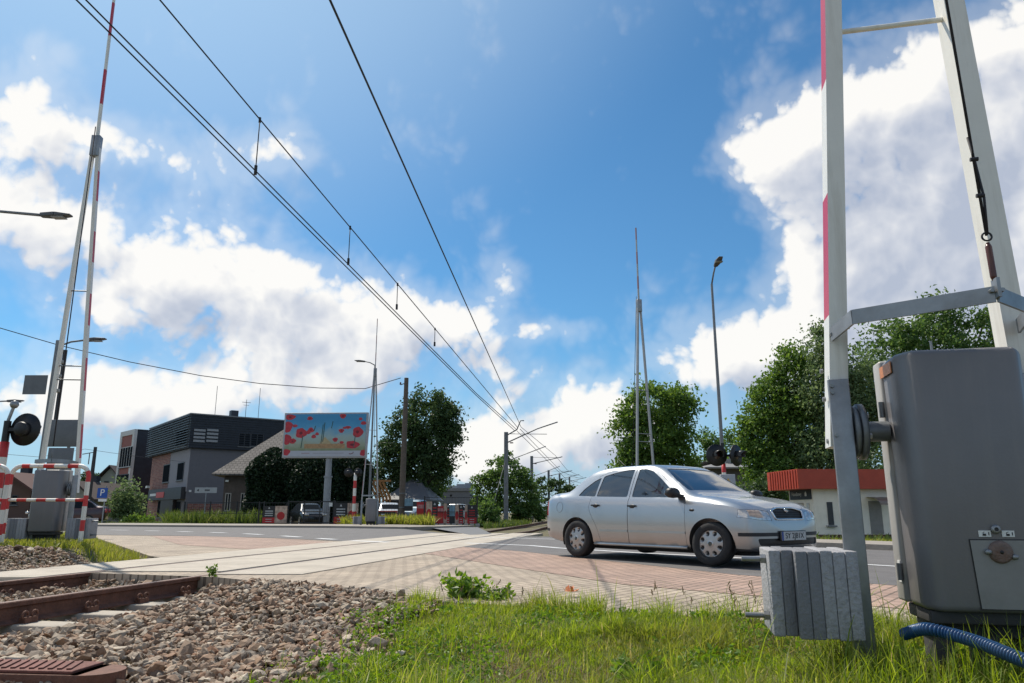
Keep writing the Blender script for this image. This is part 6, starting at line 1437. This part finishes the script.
def tree(label, Y, lobes, base_px, m, leaf=.26, n=7000, name='tree', cat='tree', group='trees behind the crossing', z0=-.4, trunk_r=.22, clump=.75, shell_bias=.45, trunk=True, depth=.9):
    x0 = gx(base_px, Y, 0); root = empty(name, (x0, Y, z0), 0, label, cat, group); o = Vector((x0, Y, z0))
    L_ = []; n = int(n * 1.25)
    for (cx, cy, rx, ry) in lobes:
        c = at(cx, cy, Y); k = (Y * CP + (c.z - CAMH) * SP) / FPX; L_.append((np.array(c - o), np.array([rx * k, rx * k * depth, ry * k])))
    vol = np.array([np.prod(r) ** .72 for _, r in L_]); cnt = RNG.multinomial(max(30, n // 55), vol / vol.sum()); cc = []
    for (c, r), k in zip(L_, cnt):
        d = RNG.normal(size=(k, 3)); d /= np.linalg.norm(d, axis=1, keepdims=True); rad = RNG.uniform(shell_bias, 1.0, (k, 1)) ** .6
        cc.append(c + d * rad * r * RNG.uniform(.86, 1.06, (k, 1)))
    cc = np.concatenate(cc); cc = cc[cc[:, 2] > .25]
    per = n // len(cc); rr = RNG.uniform(.5, 1.25, len(cc)) * clump
    ci = np.repeat(np.arange(len(cc)), per); d = RNG.normal(size=(len(ci), 3)) * .5
    pos = cc[ci] + d * rr[ci][:, None] * np.array([1, 1, .72]); pos = pos[pos[:, 2] > .05]
    v, f = leaves(pos, RNG.uniform(.6, 1.25, len(pos)) * leaf)
    mesh_np('crown', v, f, m, root)
    if trunk:
        top = np.average([c for c, _ in L_], axis=0, weights=vol); H = top[2]
        mb = MB(); a = Vector((0, 0, 0)); mid_ = Vector((top[0] * .4, top[1] * .4, H * .55)); tp = Vector(top)
        mb.tube([a, a.lerp(mid_, .5) + Vector((.05, 0, 0)), mid_, mid_.lerp(tp, .6)], [trunk_r, trunk_r * .8, trunk_r * .65, trunk_r * .4], 10)
        for c in cc[RNG.choice(len(cc), min(16, len(cc)), replace=False)]:
            s = mid_.lerp(tp, RNG.uniform(-.3, .5)); e = Vector(c); mb.tube([s, s.lerp(e, .5) + Vector((0, 0, .15)), e], [trunk_r * .38, trunk_r * .22, trunk_r * .07], 6)
        mb.build('trunk', M_bark, root)
    return root
tree('big round dark tree behind the wooden utility pole', 66, [(428, 418, 30, 30), (402, 446, 24, 32), (440, 440, 22, 32), (425, 470, 27, 30), (393, 476, 18, 30), (448, 425, 14, 22)], 424, M_leafB, .30, 19000, trunk_r=.32)
tree('small loose tree between the dark round tree and the grey shed', 84, [(436, 480, 13, 20), (441, 470, 9, 14), (431, 492, 10, 14)], 437, M_leafC, .32, 3500)
tree('bushy tree behind the nearest catenary mast', 78, [(505, 478, 27, 24), (488, 494, 17, 24), (520, 496, 20, 24), (482, 512, 11, 16), (505, 512, 28, 18), (530, 512, 14, 14)], 505, M_leafC, .34, 9500)
tree('dark trees behind the third catenary mast' [:0] + 'darker wide tree behind the second and third catenary masts', 112, [(548, 494, 22, 18), (572, 500, 20, 16), (590, 503, 18, 14), (560, 512, 34, 10)], 560, M_leafB, .42, 5500)
tree('rounded green tree rising right behind the silver car roof', 50, [(655, 405, 26, 27), (634, 412, 14, 20), (680, 404, 14, 20), (632, 432, 20, 25), (676, 425, 17, 27), (655, 448, 34, 26), (640, 466, 24, 22), (678, 462, 18, 22)], 655, M_leafA, .25, 17000, trunk_r=.26)
tree('leafy tree right of the tall street lamp', 41, [(772, 405, 24, 30), (793, 372, 20, 26), (763, 450, 22, 36), (798, 430, 30, 42), (780, 480, 34, 30), (748, 432, 12, 18)], 782, M_leafA, .23, 21000, trunk_r=.25)
tree('taller silvery tree behind the striped barrier leg', 39, [(822, 348, 17, 26), (832, 395, 26, 46), (850, 440, 26, 46), (826, 455, 24, 34), (868, 400, 24, 50)], 838, M_leafD, .21, 20000, trunk_r=.25)
tree('broad tree rising behind the grey barrier cabinet', 43, [(890, 352, 36, 34), (940, 316, 22, 26), (925, 345, 36, 34), (985, 338, 26, 32), (1015, 365, 30, 40), (930, 410, 70, 60), (1000, 430, 50, 60), (1060, 400, 50, 60)], 935, M_leafC, .25, 34000, trunk_r=.32)
tree('thick shrubs between the signal lamps and the red-roofed kiosk', 36, [(752, 505, 18, 24), (770, 498, 14, 24), (742, 518, 16, 16), (762, 525, 24, 14)], 755, M_leafB, .18, 5000, name='shrub', cat='shrub', group='shrubs', trunk=False, clump=.5)
tree('tall green shrub right behind the kiosk flues', 33, [(880, 480, 30, 34), (920, 490, 34, 36), (960, 490, 34, 40), (1010, 490, 40, 40)], 920, M_leafB, .18, 7000, name='shrub', cat='shrub', group='shrubs', trunk=False, clump=.55)
tree('shrubs hiding the feet of the signal behind the car bonnet', 42, [(705, 505, 16, 20), (722, 500, 14, 20), (690, 508, 16, 18), (735, 512, 10, 18)], 712, M_leafA, .2, 4500, name='shrub', cat='shrub', group='shrubs', trunk=False, clump=.5)
tree('young tree in front of the narrow white-framed block', 60, [(127, 494, 11, 14), (119, 506, 8, 11), (136, 506, 8, 12), (126, 512, 12, 9)], 127, M_leafD, .26, 2600, trunk_r=.08)
tree('dark tree beside the power pole left of the pale gabled house', 82, [(87, 488, 9, 17), (94, 500, 9, 16), (80, 500, 8, 14)], 88, M_leafB, .34, 2200)
tree('low bright shrub at the foot of the brick office wall', 58, [(138, 519, 8, 4), (130, 520, 7, 3.5), (147, 520, 5, 3)], 137, M_leafA, .2, 900, name='shrub', cat='shrub', group='shrubs', trunk=False, clump=.35)
tree('dark shrub beside the last banner of the row', 44, [(488, 513, 9, 16), (482, 522, 8, 10), (494, 524, 8, 8)], 488, M_leafC, .17, 2200, name='shrub', cat='shrub', group='shrubs', trunk=False, clump=.4)
tree('dark hedge-like tree beyond the parking sign', 75, [(104, 506, 8, 15), (112, 512, 8, 10), (96, 512, 7, 10)], 104, M_leafB, .3, 1800)
tree('garden tree behind the house roof at the signal lamps', 78, [(705, 470, 18, 20), (725, 455, 22, 24), (745, 470, 16, 24), (712, 440, 12, 14)], 722, M_leafC, .34, 4500)
tree('distant low tree right of the last catenary mast', 150, [(600, 506, 16, 9), (622, 507, 16, 8), (640, 506, 16, 9)], 610, M_leafB, .5, 2200)
tree('distant wood edge tree beyond the left guard rail', 110, [(20, 505, 24, 10), (52, 507, 20, 9), (-15, 503, 24, 12)], 20, M_leafB, .42, 2600)
tree('far garden tree between shed and bushy tree', 130, [(468, 506, 10, 8), (478, 503, 8, 10)], 470, M_leafB, .42, 1200)
# conifers under the billboard
for i, (px, yt, w_) in enumerate(((257, 456, 8), (270, 448, 12), (289, 452, 12), (308, 455, 12), (327, 454, 12), (345, 456, 11), (359, 458, 7))):
    Y = 53 + (i % 3) * .6; x = gx(px, Y); zt = at(px, yt, Y).z + .25; r = w_ * 1.9 * Y / FPX
    root = empty('conifer', (x, Y, -.25), 0, f'dense dark columnar conifer by the billboard, {["leftmost", "second", "third", "fourth", "fifth", "sixth", "rightmost"][i]} of the row', 'conifer', 'row of dark columnar conifers')
    n = 8000; t = RNG.uniform(0, 1, n) ** .8; a = RNG.uniform(0, 2 * math.pi, n)
    prof = np.minimum(1, (1 - t) * 4.2) ** .5 * (.88 + .12 * np.sin(t * 9 + i)); bump = 1 + .16 * (fb(a * 2 + i * 3, t * 8, 1.6, 5) - .5)
    rad = r * prof * bump * RNG.uniform(.78, 1.04, n); pos = np.stack([rad * np.cos(a), rad * np.sin(a), t * zt], -1)
    v, f = leaves(pos, RNG.uniform(.14, .30, n)); mesh_np('crown', v, f, M_thuja, root)
    mb = MB(); mb.cyl((0, 0, 0), (0, 0, zt * .85), .14, .03); 
    mb.build('trunk', M_bark, root)

# ------------------------------------------------------------------ grass and weeds
def blades(x, y, z, h, w, lean=.5):
    n = len(x); a = RNG.uniform(0, 2 * math.pi, n); l = np.abs(RNG.normal(0, lean, n)) * h; b = a + RNG.normal(0, .5, n)
    d = np.stack([np.cos(a), np.sin(a)], -1); p = np.stack([-np.sin(b), np.cos(b)], -1)
    vs = []
    for t, ww in ((0, 1), (.4, .95), (.75, .6), (1, .06)):
        off_ = (t ** 1.9) * l; zz = z + h * (t - .22 * t ** 3 * np.minimum(1, l / h))
        c = np.stack([x, y], -1) + d * off_[:, None]
        for s in (-1, 1): vs.append(np.concatenate([c + p * (s * ww * w / 2)[:, None], zz[:, None]], 1))
    v = np.stack(vs, 1); f = np.array([(0, 1, 3, 2), (2, 3, 5, 4), (4, 5, 7, 6)])[None] + (8 * np.arange(n))[:, None, None]
    return v.reshape(-1, 3), f.reshape(-1, 4)
M_grass = leaf_mat('grass_blade', (0.145, 0.228, 0.028), (0.269, 0.338, 0.067), (0.497, 0.428, 0.193), .58, .45)
M_grassy = leaf_mat('grass_yellow', (0.155, 0.201, 0.032), (0.265, 0.276, 0.071), (0.414, 0.345, 0.161), .55, .45)
M_dry = leaf_mat('dry_grass', (.22, .165, .085), (.34, .27, .16), None, .3, .7)
M_weed = leaf_mat('weed_leaf', (0.086, 0.167, 0.025), (0.178, 0.287, 0.048), (0.287, 0.333, 0.081), .45, .45)
def near_grass():
    n = 420000; x = RNG.uniform(-1.9, 4.6, n); y = RNG.uniform(2.05, 6.2, n); s = edge_s(x, y); gw = grass_w(x, y)
    pn = fb(x, y, 2.3, 31); px = 512 + 740 * x / y; tan = sm(.52, .66, fb(x, y, 1.5, 77))
    k = (s > -.02 + .10 * (vnoise(x, y, 9, 2) - .5)) & (px < 1130) & (px > 250) & (RNG.uniform(size=n) < gw * (.30 + .70 * sm(.36, .58, pn)) * (1 - .55 * tan) * (1 - .55 * sm(.50, .62, fb(x, y, 1.9, 55))) * np.clip(5.5 / (y ** 1.15), .35, 1)); x, y, s, pn = x[k], y[k], s[k], pn[k]
    tuft = sm(.54, .70, fb(x, y, 3.4, 41)); edge = np.exp(-(s / .22) ** 2); low = .45 + 1.0 * fb(x, y, 1.1, 19)
    h = RNG.uniform(.03, .115, len(x)) * low * (.7 + 1.0 * tuft + .35 * edge); w = RNG.uniform(.0026, .0060, len(x))
    big = RNG.uniform(size=len(x)) > .985; h = np.where(big, h * 2.0, h); w = np.where(big, w * 1.6, w)
    ol = RNG.uniform(size=len(x)) < .10 + .75 * sm(.46, .60, fb(x, y, 1.3, 63))
    for sel, m, lb in ((~ol, M_grass, 'uneven green grass growing in the foreground beside the paving'), (ol, M_grassy, 'yellowish older grass mixed into the foreground turf')):
        v, f = blades(x[sel], y[sel], zg(x[sel], y[sel]) - .004, h[sel], w[sel], .75)
        tag(mesh_np('grass', v, f, m), lb, 'grass', kind='stuff')
    # taller growth round the foot of the barrier
    n = 9000; x = RNG.uniform(1.05, 3.6, n); y = RNG.uniform(2.15, 3.55, n); k = (RNG.uniform(size=n) < sm(.40, .58, fb(x, y, 3.0, 23)) + .15) & ~((np.abs(x - 1.9) < .33) & (np.abs(y - 3.2) < .28)) & ~((np.abs(x - 1.26) < .25) & (np.abs(y - 3.38) < .24)); x, y = x[k], y[k]
    v, f = blades(x, y, zg(x, y), RNG.uniform(.08, .24, len(x)) * (1 + .55 * np.exp(-((x - 2.1) / .6) ** 2 - ((y - 2.75) / .35) ** 2)), RNG.uniform(.003, .006, len(x)), .6)
    tag(mesh_np('tall_grass', v, f, M_grass), 'taller grass around the foot of the grey cabinet', 'grass', kind='stuff')
    n = 60000; x = RNG.uniform(-1.7, 4.4, n); y = RNG.uniform(2.1, 5.8, n); s = edge_s(x, y); dz = sm(.46, .62, fb(x, y, 1.5, 77)); k = (s > .05) & (RNG.uniform(size=n) < dz * grass_w(x, y)); x, y = x[k], y[k]
    v, f = blades(x, y, zg(x, y), RNG.uniform(.02, .075, len(x)), RNG.uniform(.002, .004, len(x)), 1.1)
    tag(mesh_np('dry_grass', v, f, M_dry), 'dry brownish grass between the green tufts in the foreground', 'grass', kind='stuff')
    # low broad-leaved ground cover
    n = 80000; x = RNG.uniform(-2.0, 3.6, n); y = RNG.uniform(2.1, 5.6, n); s = edge_s(x, y); cv = sm(.50, .64, fb(x, y, 1.9, 55)); bd = np.exp(-((x + 1.05 - (5.6 - y) * .1) / .55) ** 2)
    k = (s > .06) & (RNG.uniform(size=n) < np.maximum(cv * .6, bd * sm(.40, .58, fb(x, y, 2.8, 91))) * sm(.10, .50, grass_w(x, y) + bd * .22)); x, y = x[k], y[k]
    v, f = leaves(np.stack([x, y, zg(x, y) + RNG.uniform(.006, .085, len(x))], -1), RNG.uniform(.014, .040, len(x)))
    tag(mesh_np('ground_cover', v, f, M_weed), 'low clover-like weeds creeping from the grass into the ballast', 'weeds', kind='stuff')
near_grass()
def grass_patch(label, xr, yr, n, dens, h0, h1, w, m, name='grass', lean=.5, dz=0.0):
    x = RNG.uniform(*xr, n); y = RNG.uniform(*yr, n); k = RNG.uniform(size=n) < dens(x, y); x, y = x[k], y[k]
    hv = .6 + .8 * fb(x, y, .9, 61); v, f = blades(x, y, zg(x, y) - .01 + dz, RNG.uniform(h0, h1, len(x)) * hv, RNG.uniform(.6, 1.2, len(x)) * w, lean)
    return tag(mesh_np(name, v, f, m), label, 'grass', kind='stuff')
bank = lambda x, y: ((lat(x, y) < -2.0) & (x < np.interp(y, [9, 10.9, 12, 22.7], [-4.7, -4.95, -5.75, -12.75]) + .22 * (vnoise(x, y, 3, 1) - .5)) & (y > 10.7 + .9 * (fb(x, y, 1.3, 4) - .5))) * (.45 + .55 * sm(.35, .6, fb(x, y, 1.1, 14)))
grass_patch('yellowish grass on the bank around the left barrier', (-16, -4.2), (9.2, 20), 120000, bank, .06, .17, .012, M_grassy)
def px_of(x, y): return 512 + FPX * x / (y * CP)
M_grassf = leaf_mat('far_grass', (.06, .105, .022), (.125, .165, .045), (.20, .19, .08), .38, .6)
grass_patch('bright verge grass around the far barrier by the banners', (-9, -1.2), (33.5, 42.5), 34000, lambda x, y: ((px_of(x, y) > 340) & (px_of(x, y) < np.interp(y, [33.5, 36, 42], [438, 428, 416])) & (y > np.interp(px_of(x, y), [340, 400, 460, 500], [39.5, 36.5, 32.5, 28.5]) )) * (.25 + .75 * sm(365, 390, px_of(x, y))), .25, .62, .055, M_grassy, dz=.08)
grass_patch('tall unmown grass behind the wire fence of the old house', (-27, -15.3), (47.5, 54), 9000, lambda x, y: 1.0 * (px_of(x, y) > 165) * (px_of(x, y) < 262), .4, 1.2, .06, M_grassf)
grass_patch('mown verge in front of the wire fence', (-27, -15), (43.5, 47.5), 7000, lambda x, y: 1.0 * (px_of(x, y) > 180) * (px_of(x, y) < 258), .08, .22, .05, M_grassf)
grass_patch('grass strip between the far footway and the brick office', (-30, -19), (43.5, 48), 6000, lambda x, y: 1.0 * (px_of(x, y) > 80) * (px_of(x, y) < 185), .1, .4, .05, M_grassf)
grass_patch('lawn in front of the crossing kiosk', (5.5, 17), (15.5, 29), 26000, lambda x, y: 1.0 * (y > np.interp(x, [5, 8, 12, 17], [17.8, 15.9, 13.2, 10])) * (y < 27 + (x - 10) * .35), .06, .2, .03, M_grassy)
grass_patch('wild grass along the track around the catenary masts', (-3.5, 5.5), (30, 62), 15000, lambda x, y: (((lat(x, y) < -2.2) & (px_of(x, y) > 484)) | (lat(x, y) > 1.9)) * 1.0, .15, .5, .05, M_grassf, lean=.4)
grass_patch('rough grass in the field behind the silver car', (1.5, 16), (21, 46), 14000, lambda x, y: (lat(x, y) > 2.0) * (y > np.interp(x, [0, 2, 6, 10], [24, 21.5, 17, 15]) ) * 1.0, .1, .35, .05, M_grassf)
# leafy weed at the corner of the paving and dry stalks
def weed(c, n, r, h, label, leaf=.05):
    root = empty('weed', c, 0, label, 'weed', 'leafy weeds at the paving edge'); mb = MB(); ps = []
    for i in range(n):
        a = RNG.uniform(0, 6.28); q = RNG.uniform(.2, 1) * r; hh = h * RNG.uniform(.5, 1); e = Vector((q * math.cos(a), q * math.sin(a), hh)); mb.tube([(0, 0, 0), e * .55 + Vector((0, 0, hh * .12)), e], [.003, .0025, .001], 5)
        for k in range(9): t = RNG.uniform(.25, 1.02); p = e * t; ps.append((p.x + RNG.normal(0, .018), p.y + RNG.normal(0, .018), p.z + RNG.normal(0, .012)))
    ps = np.array(ps); ps[:, 2] = np.maximum(ps[:, 2], .01); v, f = leaves(ps, RNG.uniform(.6, 1.2, len(ps)) * leaf); mesh_np('leaves', v, f, M_weed, root); mb.build('stem', mat('weed_stem', (.10, .12, .035), .7), root)
def wz(px, py): p = G(px, py, -.05); p.z = float(zg(p.x, p.y)); return p
weed(wz(462, 604), 46, .22, .25, 'tall leafy weed growing at the corner where ballast, grass and paving meet', .072)
weed(wz(495, 606), 34, .2, .16, 'lower leafy weed right of the tall one at the paving edge', .05)
weed(wz(385, 650), 22, .22, .10, 'flat leafy weed spreading over the ballast', .05)
weed(wz(345, 662), 14, .15, .07, 'small bright weed among the ballast stones', .045)
weed(G(212, 577, .0), 10, .06, .12, 'small grass-like tuft growing at the end of the crossing panels', .04)
weed(wz(625, 668), 18, .2, .12, 'round weed in the middle of the foreground grass', .05)
st = MB()
for i in range(34):
    if i < 16: p = G(RNG.uniform(430, 760), RNG.uniform(604, 618), -.05)
    else: p = G(RNG.uniform(760, 1015), RNG.uniform(636, 680), -.08)
    p.z = float(zg(p.x, p.y)); hh = RNG.uniform(.10, .22) if i < 16 else RNG.uniform(.25, .5); e = Vector((RNG.normal(0, .06), RNG.normal(0, .06), hh)); st.tube([p, p + e * .5 + Vector((0, 0, .02)), p + e + Vector((e.x * .4, e.y * .4, 0))], [.0016, .0013, .0008], 5)
    for k in range(7): q = p + e * (1 - .045 * k) + Vector((e.x * .35, e.y * .35, 0)); st.bar(q, q + Vector((RNG.normal(0, .008), RNG.normal(0, .008), .016)), .004, .003)
tag(st.build('dry_stalks', M_dry), 'thin dry seed stalks standing above the grass', 'stalks', kind='stuff')
c = G(571, 597, .0); lf = MB(); 
for k in range(7): a = k * .9; lf.add([(.0, 0, .01), (.05 * math.cos(a), .05 * math.sin(a), .02 + .02 * (k % 3)), (.075 * math.cos(a + .35), .075 * math.sin(a + .35), .035 + .02 * (k % 2)), (.05 * math.cos(a + .7), .05 * math.sin(a + .7), .015)], [(0, 1, 2, 3)])
o = lf.build('withered_leaf', mat('orange_leaf', (.50, .14, .04), .6, 0, .3, 30)); o.location = (c.x, c.y, .03); tag(o, 'crumpled orange withered leaf at the edge of the paving', 'leaf')
